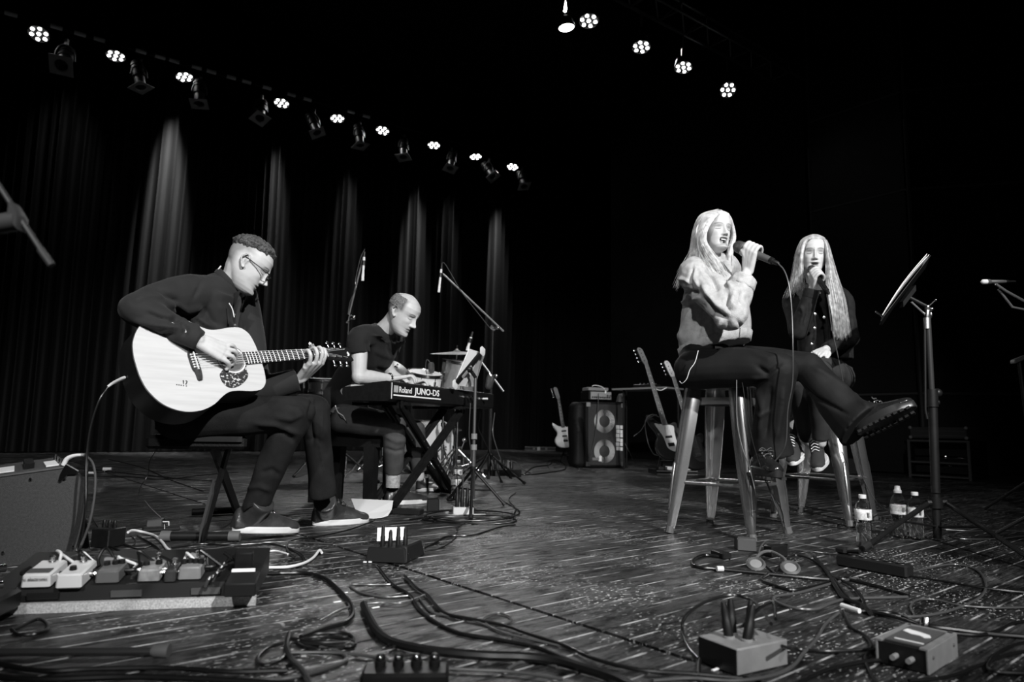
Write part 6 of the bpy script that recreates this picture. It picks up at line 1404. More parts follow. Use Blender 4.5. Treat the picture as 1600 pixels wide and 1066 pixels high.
# low cases and pedal boards along the back
for i, (x0, x1, y, h, lb) in enumerate([(772, 800, 700, .10, 'open flat case with pale trim left behind the power box'), (820, 868, 704, .09, 'open flat case with a white card on its front at the back'), (1026, 1090, 742, .05, 'grey pedal tray with small bright pedals behind the stool leg')]):
    a, b = fl(x0, y), fl(x1, y+1); d_ = b-a; t = thing('flat_case' if i < 2 else 'pedal_tray', lb, 'case', (a+b)/2); n_ = Vector((-d_.y, d_.x, 0)).normalized()
    mb = MB(); mb.box((a+b)/2+n_*.2+ZV*h/2, (d_.length, .4, h), x=d_); mb.build('shell', M['black_plastic'], t, smooth=False)
    for zz in (h-.006, .008): mb = MB(); mb.box((a+b)/2+ZV*zz-n_*.004, (d_.length, .012, .013), x=d_); mb.build('edge_trim', M['grey_plastic'], t, smooth=False)
    if i < 2:
        for k in range(2): mb = MB(); mb.box(a.lerp(b, .3+.4*k)+ZV*h*.5-n_*.006, (.05, .01, .05), x=d_); mb.build('latch', M['grey_plastic'], t, smooth=False)
    if i == 1: mb = MB(); mb.box(a.lerp(b, .45)+ZV*h*.5-n_*.012, (.07, .006, .08), x=d_); mb.build('white_card', M['label_white'], t, smooth=False)
    if i == 2:
        for k in range(4): mb = MB(); mb.box(a.lerp(b, .15+.22*k)+ZV*(h+.02)+n_*.12, (.07, .11, .04), x=d_, bev=.005); mb.build('pedal', M['label_white'] if k % 2 else M['black_plastic'], t)
# dark covered riser far behind the cases
a, b = fl(775, 697), fl(880, 699); t = thing('covered_riser', 'low dark covered riser behind the flat cases', 'riser', (a+b)/2); mb = MB(); mb.box((a+b)/2+Vector((0, .6, .20)), ((b-a).length, 1.0, .40), x=b-a, bev=.02); mb.build('cover', M['black_cloth'], t)
mb = MB(); mb.box((a+b)/2+Vector((0, .05, .14)), ((b-a).length, .03, .02), x=b-a); mb.build('edge', M['mid_grey'], t, smooth=False)
# ---- equipment rack at right
a, b = fl(1423, 746), fl(1517, 752); d_ = (b-a).normalized(); n_ = Vector((-d_.y, d_.x, 0)); L_ = (b-a).length; zt_ = J(1470, 688, a.y).z
rk_ = thing('equipment_rack', 'black open fronted equipment rack with small lit indicators by the right wall', 'rack', (a+b)/2)
M['dark_trim'] = mat('dark_trim', .06, .5)
for z0_, z1_ in ((0.02, .05), (zt_-.03, zt_)):
    mb = MB(); mb.box((a+b)/2+n_*.25+ZV*((z0_+z1_)/2), (L_, .5, z1_-z0_), x=d_); mb.build('panel', M['black_plastic'], rk_, smooth=False)
for p_ in (a, b): mb = MB(); mb.box(p_+n_*.25+ZV*zt_/2, (.025, .5, zt_), x=d_); mb.build('side', M['black_plastic'], rk_, smooth=False); mb = MB(); mb.box(p_-n_*.005+ZV*zt_/2, (.03, .012, zt_), x=d_); mb.build('edge_trim', M['dark_trim'], rk_, smooth=False)
for zz in (.03, zt_*.42, zt_-.01): mb = MB(); mb.box((a+b)/2-n_*.006+ZV*zz, (L_, .012, .02), x=d_); mb.build('edge_trim', M['dark_trim'], rk_, smooth=False)
for k in range(3):
    mb = MB(); mb.box((a+b)/2+n_*.2+ZV*(zt_*(.24+.22*k)), (L_-.08, .3, zt_*.17), x=d_); mb.build('rack_unit', M['black_plastic'], rk_, smooth=False)
ind = mat('lit_indicator', .9, .5, emit=3)
for (x_, y_, w_) in ((1438, 710, .006), (1438, 717, .006), (1476, 713, .006), (1482, 722, .02), (1497, 708, .008), (1501, 711, .01)):
    mb = MB(); p_ = at(x_, y_, a.y-.0); p_ = p_+n_*.03; mb.box(p_, (w_*1.6, .01, w_ if w_ < .02 else .008), x=d_); mb.build('indicator', ind, rk_, smooth=False)
t = thing('flight_case', 'flat black case with pale corners on top of the equipment rack', 'case', (a+b)/2+ZV*zt_); z2 = J(1470, 668, a.y).z
mb = MB(); mb.box((a+b)/2+n_*.25+ZV*((zt_+z2)/2+.01), (L_*.95, .48, z2-zt_-.02), x=d_, bev=.006); mb.build('shell', mat('case_dark', .035, .6), t)
for p_ in (a.lerp(b, .03), a.lerp(b, .97)):
    for zz in (zt_+.03, z2-.01): mb = MB(); mb.ell(p_+ZV*zz+n_*.01, .022, n=10, m=6); mb.build('ball_corner', M['grey_plastic'], t)
for k in range(2): mb = MB(); mb.box((a+b)/2+n_*.008+ZV*(zt_+(z2-zt_)*(.35+.33*k)), (L_*.93, .012, .01), x=d_); mb.build('ridge', M['dark_trim'], t, smooth=False)
# ---- orchestra music stand and tripod (speaker style) at right
ms = thing('music_stand', 'tall black tripod stand holding a steeply tilted sheet of music', 'music stand', fl(1470, 845))
DM = fl(1470, 845).y; P0 = fl(1470, 845); px_ = P0.x
def MP(x, y): 
    p = at(x, y, DM); return p
top_ = MP(1449, 470)
mb = MB(); bt_ = MP(1462, 770); mb.tube([bt_, MP(1457, 620)], .021, 14); mb.build('lower_tube', M['black_metal'], ms)
mb = MB(); mb.tube([MP(1457, 630), MP(1449, 480)], .013, 12); mb.build('upper_tube', M['mid_black'] if 'mid_black' in M else mat('semi_black', .03, .3), ms)
mb = MB(); mb.tube([MP(1445, 500), MP(1446, 640), MP(1449, 655)], .006, 8); mb.build('side_rod', M['black_metal'], ms)
mb = MB(); mb.tube([MP(1457, 636), MP(1456, 609)], .027, 14); mb.ell(MP(1465, 614), (.022, .02, .022)); mb.ell(MP(1465, 629), (.012, .012, .014)); mb.build('clamp', M['black_plastic'], ms)
mb = MB(); mb.tube([MP(1448.5, 514), MP(1448, 497)], .016, 12); mb.build('bright_collar', M['steel_dull'], ms)
mb = MB(); mb.tube([MP(1448, 497), MP(1449, 487), MP(1450, 478)], [.012, .014, .008], 10); mb.tube([MP(1450, 480), MP(1462, 469)], .004, 6); mb.ell(MP(1462, 469), .007); mb.ell(MP(1456, 483), .010); mb.ell(MP(1455, 492), (.006, .006, .018)); mb.build('tilt_head', M['chrome'], ms)
mb = MB(); mb.tube([MP(1447, 493), MP(1437, 484), MP(1424, 472)], .005, 8, smooth=4); mb.build('bracket', M['steel_dull'], ms)
D0 = DM-.10
s0_, s1_ = at(1378, 494, D0), at(1452, 398, D0+.05); wd = Vector((.45, .89, 0))*.30
mb = MB(); dsh = (s1_-s0_); nsh = dsh.cross(wd).normalized()
for k, (off, m_) in enumerate(((.0, M['paper']), (.010, M['paper']), (-.008, M['black_plastic']))):
    P = []
    for i in range(9):
        t_ = i/8; P.append(s0_+dsh*t_+nsh*(off*(t_**1.2 if k < 2 else 1)+(.012*math.sin(t_*PI) if k < 2 else 0)))
    mb = MB(); vs = P+[p_+wd for p_ in P]; n__ = len(P); up2 = [v_+nsh*(.0018 if k < 2 else .004) for v_ in vs]
    mb.loft([[P[i], P[i]+wd, P[i]+wd+nsh*.0018, P[i]+nsh*.0018] for i in range(n__)]); mb.build('sheet' if k < 2 else 'desk', m_, ms, smooth=False)
mb = MB(); mb.tube([at(1368, 487, D0)-wd*.0, s0_-nsh*.006, s0_+wd, ], .004, 6); mb.build('sheet_lip', M['chrome'], ms)
mb = MB(); mb.box(s0_+dsh*.45+wd*.5-nsh*.03, (.12, .03, .03), x=dsh); mb.tube([s0_+dsh*.45+wd*.5-nsh*.03, MP(1450, 480)], .009, 8); mb.build('desk_mount', M['black_metal'], ms)
hub_ = MP(1463, 785)
mb = MB(); mb.tube([MP(1462, 772), MP(1465, 842)], .019, 12); mb.build('centre_post', M['black_metal'], ms)
mb = MB(); mb.tube([MP(1461.5, 777), MP(1463, 794)], .030, 14); 
for q_ in (MP(1448, 786), MP(1478, 785)): mb.tube([hub_, q_], .015, 8)
mb.build('hub', M['black_plastic'], ms)
for (s_, e_) in (((1449, 787), fl(1347, 858, .015)), ((1478, 786), fl(1640, 893, .015)), ((1466, 783), fl(1440, 800, .015)+Vector((.02, .3, 0)))):
    p_ = MP(*s_); mb = MB(); mb.tube([p_, e_], .0115, 10); lg = mb.build('leg', M['black_metal'], ms); mb = MB(); mb.tube([e_.lerp(p_, .09), e_], .0155, 10); mb.build('rubber_foot', M['rubber'], lg)
    mid = p_.lerp(e_, .42); mb = MB(); mb.tube([MP(1464, 823), mid], .006, 6); mb.ell(mid, .010, n=8, m=6); mb.build('strut', M['black_metal'], lg)
# microphone on boom stand at the right edge
DR = 3.4; 
r_ms = thing('microphone_stand', 'thin boom stand reaching in from the right edge', 'microphone stand', fl(1690, 800))
mb = MB(); mb.tube([at(1556, 444, DR), at(1572, 455, DR), at(1640, 492, DR)], .0065, 8); mb.build('boom_arm', M['steel_dull'], r_ms)
pv = at(1640, 492, DR); mb = MB(); mb.tube([at(1560, 452, DR+.02), at(1582, 480, DR+.02), pv], .006, 8); mb.build('brace_rod', M['steel_dull'], r_ms)
mb = MB(); mb.tube([pv, Vector((pv.x, pv.y, .03))], .011, 8); mb.build('pole', M['black_metal'], r_ms)
mb = MB(); mb.ell(pv, .022); mb.build('clutch', M['black_plastic'], r_ms)
for k in range(3):
    a_ = .5+2*PI*k/3; mb = MB(); mb.tube([Vector((pv.x, pv.y, .22)), Vector((pv.x+.3*math.cos(a_), pv.y+.3*math.sin(a_), .01))], .009, 8); mb.build('leg', M['black_metal'], r_ms)
handheld_mic('microphone', 'thin microphone with a bright round tip at the right edge', at(1537, 440.5, DR), at(1572, 440, DR), r=.009, ball=.013, body=M['steel_dull'])
for o in COL.objects:
    if o.get('label', '').startswith('thin microphone with a bright'):
        for c in [c for c in COL.objects if c.parent == o and c.name.startswith('grille')]: c.data.materials[0] = M['label_white']
# faint dark object at the right edge: folded stand head
t = thing('folded_stand', 'dark folded stand head at the right edge in the gloom', 'stand', at(1592, 565, 4.6)); p_ = at(1592, 562, 4.6)
mb = MB(); mb.box(p_, (.10, .05, .03), x=(1, 0, .4), bev=.006); mb.ell(p_+Vector((.02, -.04, 0)), .012); mb.build('head', M['dark_trim'], t); mb = MB(); mb.tube([p_, Vector((p_.x+.05, p_.y, .02))], .012, 8); mb.build('pole', M['black_metal'], t)
for k in range(3):
    a_ = .2+2*PI*k/3; mb = MB(); mb.tube([Vector((p_.x+.05, p_.y, .25)), Vector((p_.x+.05+.3*math.cos(a_), p_.y+.3*math.sin(a_), .01))], .009, 8); mb.build('leg', M['black_metal'], t)
# low bench shape behind the stools
a, b = fl(1352, 735), fl(1366, 735); t = thing('low_box', 'low dark box behind the far bar stool', 'box', fl(1300, 737)); mb = MB(); mb.box(fl(1290, 740)+Vector((0, .0, .10)), (.8, .3, .20), x=(1, .1, 0), bev=.01); mb.build('shell', M['dark_trim'], t)
# ================================================================ WATER BOTTLES
M['pet'] = mat('clear_plastic', 1, .03, 0, .5, trans=1, ior=1.3); M['water'] = mat('water', 1, .0, 0, .5, trans=1, ior=1.33)
M['pet'].node_tree.nodes['Principled BSDF'].inputs['Specular IOR Level'].default_value = .8
def label_material():
    m = mat('bottle_label', .6, .5, 0, .5, .45, 55, coords='Object'); return m
M['blabel'] = label_material()
def bottle(name, label, p, h=.225, r=.033, shape='waist', cap='flat', spin=0):
    t = thing(name, label, 'water bottle', p); k = h/.225; rr = r
    if shape == 'waist': prof = [(0, .004), (.6, .0), (.95, .004), (1, .02), (.98, .04), (.90, .055), (.88, .075), (.96, .085), (.90, .095), (.86, .105), (.98, .118), (1.0, .122), (1.0, .165), (.93, .178), (.75, .192), (.48, .202), (.42, .206), (.42, .214)]
    elif shape == 'sport': prof = [(0, .004), (.6, .0), (.9, .006), (.92, .03), (.80, .055), (.9, .085), (1.02, .11), (1.05, .14), (.98, .16), (.75, .18), (.45, .195), (.40, .198), (.40, .205)]
    else: prof = [(0, .004), (.6, .0), (.97, .006), (1, .03), (.97, .05), (1, .07), (.96, .085), (1, .10), (1, .15), (.95, .165), (.78, .18), (.48, .196), (.42, .20), (.42, .208)]
    prof = [(a*rr if a else .0008, z*k) for a, z in prof]
    inn = [(max(a-.0012, .0006), z+.0012) for a, z in prof]
    mb = MB(); mb.lathe(prof+[(a, min(z, prof[-1][1])) for a, z in reversed(inn)], p, ZV, 32, caps=False); mb.build('shell', M['pet'], t)
    wl = .62*h; wp = [(max(a-.0018, .0005), z+.002) for a, z in prof if z < wl]+[(rr*.93, wl), (.0005, wl)]
    mb = MB(); mb.lathe(wp, p, ZV, 32, caps=False); mb.build('water', M['water'], t)
    lr = rr*1.012; mb = MB(); z0_, z1_ = (.120*k, .165*k) if shape == 'waist' else (.105*k, .148*k)
    mb.lathe([(lr, z0_), (lr+.0006, z0_+.001), (lr+.0006, z1_-.001), (lr, z1_)], p, ZV, 32, caps=False); lb_ = mb.build('label', M['blabel'], t)
    v_ = (Vector((0, 0, p.z))-Vector(p)).normalized(); s_ = ZV.cross(v_)
    q = MB(); 
    for i in range(6): q.box(p+v_*(lr+.0012)*.90+s_*(.016+.0022*i-.0)+ZV*((z0_+z1_)/2), (.0012, .001, .022), x=s_)
    q.build('bar_marks', M['mid_grey'], lb_, smooth=False)
    if cap == 'flat': mb = MB(); mb.lathe([(rr*.46, 0), (rr*.47, .002), (rr*.47, .015*k), (rr*.40, .0165*k), (.001, .0165*k)], p+ZV*(prof[-1][1]-.004), ZV, 20); mb.build('cap', M['white_plastic'], t)
    else: mb = MB(); mb.lathe([(rr*.52, 0), (rr*.52, .012), (rr*.42, .016), (rr*.36, .028), (rr*.34, .034), (.001, .036)], p+ZV*(prof[-1][1]-.006), ZV, 20); mb.build('cap', mat('grey_cap', .35, .4), t)
    return t
bottle('water_bottle', 'water bottle with white cap and pale label, alone nearest the stool legs', fl(1351, 856), .232, .0345, 'waist')
bottle('water_bottle', 'taller water bottle with rounded shoulders and grey sports cap', fl(1406, 840), .245, .036, 'sport', 'sport')
bottle('water_bottle', 'water bottle with white cap standing right beside the sports cap bottle', fl(1433, 843), .232, .034, 'straight')
# ================================================================ GEAR ON THE STAGE FLOOR
def gframe(A, B, C=None, z=0):
    a, b = fl(*A, z), fl(*B, z); x = (b-a); L = x.length; x.normalize(); y = ZV.cross(x)
    dep = None
    if C is not None: c = fl(*C, z); dep = abs((c-b).dot(y))
    return a, x, y, L, dep
M['satin_black'] = mat('satin_black', .010, .45, 0, .35); M['box_side'] = mat('grey_box_side', .26, .5, .2); M['silver_box'] = mat('silver_box', .24, .45, .3, .5, .1, 30)
M['tolex'] = mat('amp_covering', .050, .6, 0, .4, .2, 120, .5, 420)
# ---- combo amplifier at the left edge, side panel towards us
DA = fl(60, 884).y
amp = thing('guitar_amplifier', 'dark covered combo amplifier at the left edge with its side panel facing out', 'amplifier', fl(60, 884))
outl = [(-120, 757), (100, 727), (126, 741), (134, 806), (118, 873), (112, 880), (-120, 896)]
P = [at(x, y, DA) for x, y in outl]; sh = Vector((-.36, .50, 0))
mb = MB(); mb.loft([P, [p+sh for p in P]]); mb.build('cabinet', M['tolex'], amp, smooth=False)
mb = MB(); Q = [at(x, y, DA-.004) for x, y in [(-118, 759), (100, 729), (104, 731), (-118, 762)]]; mb.loft([Q, [p+Vector((0, .004, 0)) for p in Q]]); mb.build('edge_piping', mat('piping', .09, .5), amp, smooth=False)
mb = MB(); f0 = at(134, 806, DA+.03); f1_ = at(120, 868, DA+.03); g0 = at(131, 830, DA+.04); mb.loft([[f0, f0+sh*.9], [at(141, 858, DA+.03), at(141, 858, DA+.03)+sh*.9], [f1_, f1_+sh*.9]], caps=False, closed=False); mb.build('grille_cloth', M['mid_grey'], amp, smooth=False)
def tri_corner(x, y, s, flip):
    mb = MB(); p = at(x, y, DA-.003); o = [(0, 0), (-.8, -.1), (-1.0, .9*flip*1.0), (-.75, 1.2*flip), (.1, .6*flip)]
    mb.prism([(a*s, b_*s) for a, b_ in o], p, (1, 0, 0), (0, 0, -1), (0, -1, 0), .004, bev=.001); return mb
mb = MB(); p = at(103, 726, DA-.004); mb.prism([(0, 0), (.045, -.022), (.040, -.034), (.010, -.036), (-.012, -.062), (-.020, -.058), (-.014, -.03)], p, (1, 0, 0), ZV, (0, -1, 0), .003); mb.tube([p+Vector((.002, 0, 0)), p+Vector((.045, 0, -.022)), p+Vector((.050, .05, -.024))], .004, 6); c_ = mb.build('metal_corner', M['chrome'], amp, smooth=False)
for x_, y_ in ((109, 737), (101, 748), (48, 749), (5, 864), (115, 855), (124, 861)):
    mb = MB(); mb.lathe([(.006, 0), (.0055, .002), (.001, .003)], at(x_, y_, DA-.004), (0, -1, 0), 10); mb.build('screw', M['chrome'], amp)
top_n = Vector((0, 0, 1)); 
def on_top(x0, x1, t0, t1, m, nm, h=.004):
    e = lambda x, t: P[0].lerp(P[1], (x+120)/220)+sh*t+ZV*.001
    q = [e(x0, t0), e(x1, t0), e(x1, t1), e(x0, t1)]; mb = MB(); mb.loft([q, [v_+ZV*h for v_ in q]]); return mb.build(nm, m, amp, smooth=False)
on_top(-5, 22, .02, .5, M['label_white'], 'white_plate'); on_top(72, 92, .02, .5, M['label_white'], 'white_plate'); on_top(38, 54, .1, .7, M['black_plastic'], 'handle', .018); on_top(-100, -30, .05, .5, M['black_plastic'], 'control_panel')
for k in range(3):
    on_ = P[0].lerp(P[1], .985)+sh*(.15+.3*k); mb = MB(); mb.cyl(on_, on_+ZV*.02, .007, 8); mb.build('knob', M['chrome'], amp)
t = thing('jack_plug', 'white angled plug and sleeve sticking from the corner of the combo amplifier', 'plug', at(100, 722, DA))
mb = MB(); mb.tube([at(99, 727, DA), at(105, 717, DA), at(117, 712, DA), at(133, 711, DA)], [.008, .008, .006, .0055], 10, smooth=4); mb.build('sleeve', M['white_plastic'], t)
# ---- effects pedal board
pb = thing('pedal_board', 'long black effects pedal board with a pale speckled front strip', 'pedal board', fl(200, 955))
a, x, y, L, _ = gframe((-30, 962), (399, 946)); BPt = lambda u, v, z=0: a+x*u+y*v+ZV*z
mb = MB(); mb.box(BPt(L/2, .008, .012), (L, .022, .024), x=x); mb.build('front_strip', mat('speckled_strip', .42, .6, 0, .5, .35, 220), pb, smooth=False)
mb = MB(); mb.loft([[BPt(u, v, z) for v, z in ((.014, .026), (.020, .062), (.30, .105), (.30, .03))] for u in (.0, L-.0)]); mb.build('deck', M['satin_black'], pb, smooth=False)
for k in range(3): mb = MB(); mb.box(BPt(L*(.2+.3*k), .012, .040), (.075, .008, .016), x=x, z=(0, -.15, 1)); mb.build('slot', M['mid_grey'] if k else M['satin_black'], pb, smooth=False)
deckz = lambda v: .062+(v-.02)*.1536
def on_deck(px, py):      # where the ray meets the sloping deck
    r = ray(px, py); o = Vector((0, 0, HC)); n = (ZV-y*.1536); p0 = BPt(0, .02, .062); t_ = (p0-o).dot(n)/r.dot(n); return o+r*t_
dn_ = (ZV-y*.1536).normalized(); dy_ = (y+ZV*.1536).normalized()
def pedal(label, fl_px, fr_px, depth, h, m, extras, sw=True):
    p, q = on_deck(*fl_px), on_deck(*fr_px); w_ = (q-p).length; c = (p+q)/2+dy_*depth/2; t = thing('effects_pedal', label, 'effects pedal', c, 'pedals on the board')
    mb = MB(); mb.box(c+dn_*h/2, (w_, depth, h), x=x, y=dy_, z=dn_, taper=.94, bev=.004); mb.build('case', m, t)
    Q_ = lambda u, v, n=0: c+x*(u*w_/2)+dy_*(v*depth/2)+dn_*(h+n)
    if sw:
        mb = MB(); mb.lathe([(.009, 0), (.009, .004), (.0055, .005), (.0055, .014), (.0075, .015), (.0075, .019), (.001, .0205)], Q_(.1, extras.get('sw', .6)), dn_, 14); mb.build('footswitch', M['chrome'], t)
    for k, (u, v) in enumerate(extras.get('knobs', [])):
        mb = MB(); mb.lathe([(.009, 0), (.008, .010), (.001, .011)], Q_(u, v), dn_, 12); mb.build('knob', M['black_plastic'], t)
    for (u0, u1, v0, v1, mm) in extras.get('plates', []):
        mb = MB(); mb.box(Q_((u0+u1)/2, (v0+v1)/2, .001), ((u1-u0)*w_/2, (v1-v0)*depth/2, .002), x=x, y=dy_, z=dn_); mb.build('plate', mm, t, smooth=False)
    for s_ in (-1, 1):
        mb = MB(); b0 = Q_(s_*1.0, .0, -h*.5); mb.tube([b0, b0+x*.018*s_, b0+x*.026*s_+dy_*.012, b0+x*.024*s_+dy_*.05], .0055, 8, smooth=3); mb.build('patch_plug', M['black_plastic'] if k_ % 2 else M['chrome'], t)
    return t, Q_, w_
k_ = 1
t1_, Q1_, w1_ = pedal('first pedal at the left, white with a dark strip and printed front', (30, 922), (79, 918), .120, .036, M['white_plastic'], {'sw': .55, 'plates': [(-.85, .75, -.75, -.25, M['mid_grey'])]})
text_mesh(t1_, 'tc electronic', Q1_(-.86, -1.03, -.014), x, dn_, .0115, M['rosewood'], .0004)
k_ = 2; pedal('second pedal from the left, plain white with one small knob', (85, 922), (127, 920), .120, .038, M['white_plastic'], {'sw': .55, 'knobs': [(-.1, -.35)]})
k_ = 3; pedal('third pedal from the left, mid grey front', (147, 914), (185, 912), .11, .034, mat('grey_pedal', .10, .4), {'sw': .3, 'knobs': [(-.6, .0), (.1, .1), (.6, .2)]}, False)
k_ = 4; pedal('fourth pedal from the left, pale brushed metal front', (213, 912), (249, 909), .11, .034, mat('brushed_pedal', .34, .4, .4, .5, .4, 40), {'sw': .6, 'knobs': [(-.6, -.2), (.5, -.1)]})
k_ = 5; pedal('fifth pedal, pale front with a row of black knobs', (277, 908), (313, 907), .11, .036, M['silver_box'], {'sw': .6, 'knobs': [(-.75, -.3), (-.25, -.2), (.25, -.25), (.75, -.3)]})
k_ = 6; pedal('small dark pedal squeezed between pale pedals near the board middle', (255, 912), (273, 911), .08, .034, M['leather'], {'sw': .2})
t = thing('tuner_box', 'black supply box with hand written white strip at the right end of the board', 'box', on_deck(372, 925)); p, q = on_deck(349, 932), on_deck(399, 930)
mb = MB(); c = (p+q)/2+dy_*.045; mb.box(c+dn_*.014, ((q-p).length, .09, .036), x=x, y=dy_, z=dn_, bev=.003); mb.build('case', M['satin_black'], t)
mb = MB(); c2 = on_deck(380, 905)+dn_*.02; mb.box(c2, (.062, .012, .016), x=x, y=dy_, z=dn_); mb.build('paper_strip', M['paper'], t, smooth=False)
mb = MB(); c3 = on_deck(379, 898)+dy_*.02+dn_*.03; mb.box(c3, (.050, .035, .062), x=x, y=dy_, z=dn_, bev=.003); mb.build('adapter', M['black_plastic'], t)
rc = random.Random(12); 
for k in range(9):
    u0 = .10+k*.075; mb = MB(); pts = [on_deck(95+k*32+rc.uniform(-8, 8), 893+rc.uniform(-4, 4))+dn_*rc.uniform(.02, .045) for _ in range(2)]; s0__ = on_deck(90+k*32, 896)+dn_*.02; s1__ = on_deck(120+k*32, 894)+dn_*.02
    mb.tube([s0__, pts[0]+dn_*.015, pts[1]+dn_*.02, s1__], .004, 7, smooth=5); mb.build('patch_cable', M['cable'] if k % 3 else M['cable_white'], pb)
for k in range(8):
    mb = MB(); p = on_deck(322+k*4.5+rc.uniform(-2, 2), 922-k*5+rc.uniform(-3, 3)); mb.tube([p+dn_*.006, p+dn_*.03+x*.01, p+dy_*.04+dn_*.02+x*.015], .0045, 7, smooth=4); mb.build('bundled_cable', M['cable'] if k % 2 else M['cable_grey'], pb)
mb = MB(); p = on_deck(171, 892)+dn_*.03; mb.box(p, (.024, .02, .016), x=x); mb.build('pale_plug', M['grey_plastic'], pb)
mb = MB(); p = on_deck(303, 890)+dn_*.04; mb.box(p, (.022, .02, .016), x=x); mb.build('pale_plug', M['grey_plastic'], pb)
t = thing('volume_pedal', 'blurred black pedal with bright metal ends cut by the left edge', 'effects pedal', fl(-5, 950))
mb = MB(); mb.box(fl(-18, 945, .045), (.09, .14, .05), x=x, bev=.008); mb.build('case', M['black_plastic'], t)
for x_, y_, z_ in ((3, 915, .075), (8, 888, .10)): mb = MB(); mb.tube([fl(x_-14, y_+2, z_), fl(x_, y_, z_)], .011, 12); mb.build('bright_end', M['chrome'], t)
# ---- front left microphone stand (blurred): boom, clutch, pole, long foot
DL = 1.12; ls_ = thing('microphone_stand', 'blurred boom stand at the left edge with its rod foot along the bottom left', 'microphone stand', fl(-45, 1020))
mb = MB(); mb.tube([at(-40, 232, DL), at(78, 412, DL)], .0048, 10); mb.build('boom_arm', mat('boom_metal', .02, .5), ls_)
mb = MB(); mb.tube([at(63, 390, DL), at(81, 415, DL)], .0062, 10); mb.build('boom_end', mat('end_grey', .03, .6), ls_)
c = at(20, 343, DL); dd_ = (at(78, 412, DL)-at(0, 290, DL)).normalized()
mb = MB(); mb.box(at(28, 340, DL), (.034, .03, .028), x=dd_, bev=.004); mb.build('clutch', mat('clutch_grey', .035, .6), ls_)
mb = MB(); mb.cyl(at(30, 345, DL), at(-12, 352, DL), .017, 14); mb.build('clutch_knob', mat('knob_grey', .05, .6), ls_)
bp = fl(-45, 1019, .012); mb = MB(); mb.tube([at(-12, 350, DL), Vector((bp.x, bp.y, .02))], .010, 10); mb.build('pole', M['black_metal'], ls_)
e_ = fl(240, 1018, .012); mb = MB(); mb.tube([bp, e_], .0085, 10); lg = mb.build('leg', mat('leg_metal', .05, .3, .5), ls_)
d_ = (e_-bp).normalized(); mb = MB(); mb.tube([e_-d_*.004, e_+d_*.005, e_+d_*.032], [.009, .013, .015], 12); mb.build('rubber_foot', M['grey_rubber'], lg)
for k in (1, 2): 
    q = bp+Vector((math.cos(2.4*k+.6), math.sin(2.4*k+.6), 0))*.3; mb = MB(); mb.tube([bp, q], .0085, 8); mb.build('leg', M['black_metal'], ls_)
# ---- boxes and plugs
def gbox(name, label, cat, A, B, dep, h, m, bev=.004, taper=1, side=None, group=None):
    a, x, y, L, _ = gframe(A, B); c = (a+fl(*B))/2+y*dep/2; t = thing(name, label, cat, c, group)
    mb = MB(); mb.box(c+ZV*h/2, (L, dep, h), x=x, bev=bev, taper=taper); mb.build('case', m, t)
    return t, (lambda u, v, z=0: c+x*(u*L/2)+y*(v*dep/2)+ZV*z), x, y
def plug_up(t, p, h=.06, r=.009, m='black_plastic', lean=(0, 0, 1)):
    l = Vector(lean).normalized(); mb = MB(); mb.lathe([(r, 0), (r*1.05, h*.45), (r*.85, h*.5), (r*.8, h*.85), (r*.45, h), (.001, h)], p, l, 12); return mb.build('plug', M[m], t)
# small box with white plug behind the white cable
t, Q, x_, y_ = gbox('wall_adapter', 'small dark box with a thin white plug near the folding bench', 'adapter', (228, 826), (251, 826), .05, .045, M['mid_grey'])
mb = MB(); mb.tube([Q(1.1, -.5, .03), Q(1.9, -.5, .03), Q(2.0, -.5, .004), Q(3.6, -.5, .004)], .0035, 6); mb.build('white_plug', M['cable_white'], t)
t, Q, _, _ = gbox('power_strip', 'flat dark power strip lying beside the folding bench foot', 'power strip', (222, 832), (282, 829), .05, .018, M['satin_black'])
# tangle of black plugs behind the amplifier
t, Q, _, _ = gbox('plug_cluster', 'dark cluster of adapters between the combo amplifier and pedal board', 'adapter', (140, 856), (168, 858), .09, .075, M['black_plastic'])
for k in range(3): plug_up(t, Q(-.6+.6*k, 0, .075), .03, .008)
t = thing('microphone_clip', 'small bright connectors lying behind the combo amplifier', 'connector', fl(160, 738)); 
for k, (x_, y_) in enumerate(((134, 733), (150, 731), (161, 727), (168, 730))): mb = MB(); p = fl(x_, y_+6, .03); mb.tube([p, p+Vector((.07, .02, .0))], .016 if k == 2 else .010, 10); mb.build('connector', M['chrome'] if k % 2 else M['label_white'], t)
# stage box centre with four plugs
t, Q, x_, y_ = gbox('stage_box', 'black cable stage box with four upright plugs in the middle of the floor', 'stage box', (570, 879), (634, 882), .075, .055, M['satin_black'], .004, .9)
for k, px in enumerate((591, 604, 617, 629)):
    p = fl(px, 868, .055); q = Q((px-602)/34, .0, .055); plug_up(t, q, .075 if k != 1 else .06, .0085)
for (px, py) in ((571, 878), (579, 878)): mb = MB(); mb.box(fl(px, py, .004)-y_*.004, (.012, .004, .005), x=x_); mb.build('bright_tab', M['label_white'], t, smooth=False)
t, Q, x_, y_ = gbox('stage_box', 'black wedge end of the stage box tilted up beside the four plugs', 'stage box', (634, 882), (664, 868), .06, .062, M['satin_black'], .006, .8)
for (u, v) in ((-.8, .7), (.75, .8), (-.5, .2)): mb = MB(); mb.lathe([(.0035, 0), (.001, .002)], Q(u, -1.0, .05*v), -y_, 8); mb.build('screw', M['chrome'], t)
a, x, y, L, _ = gframe((596, 858), (638, 856)); mb = MB(); mb.box((a+fl(638, 856))/2+y*.09+ZV*.045, (L*1.05, .004, .055), x=x); single(mb, 'paper_card', M['paper'], 'white paper card standing behind the four plugs', 'paper', (a+fl(638, 856))/2+y*.09, smooth=False)
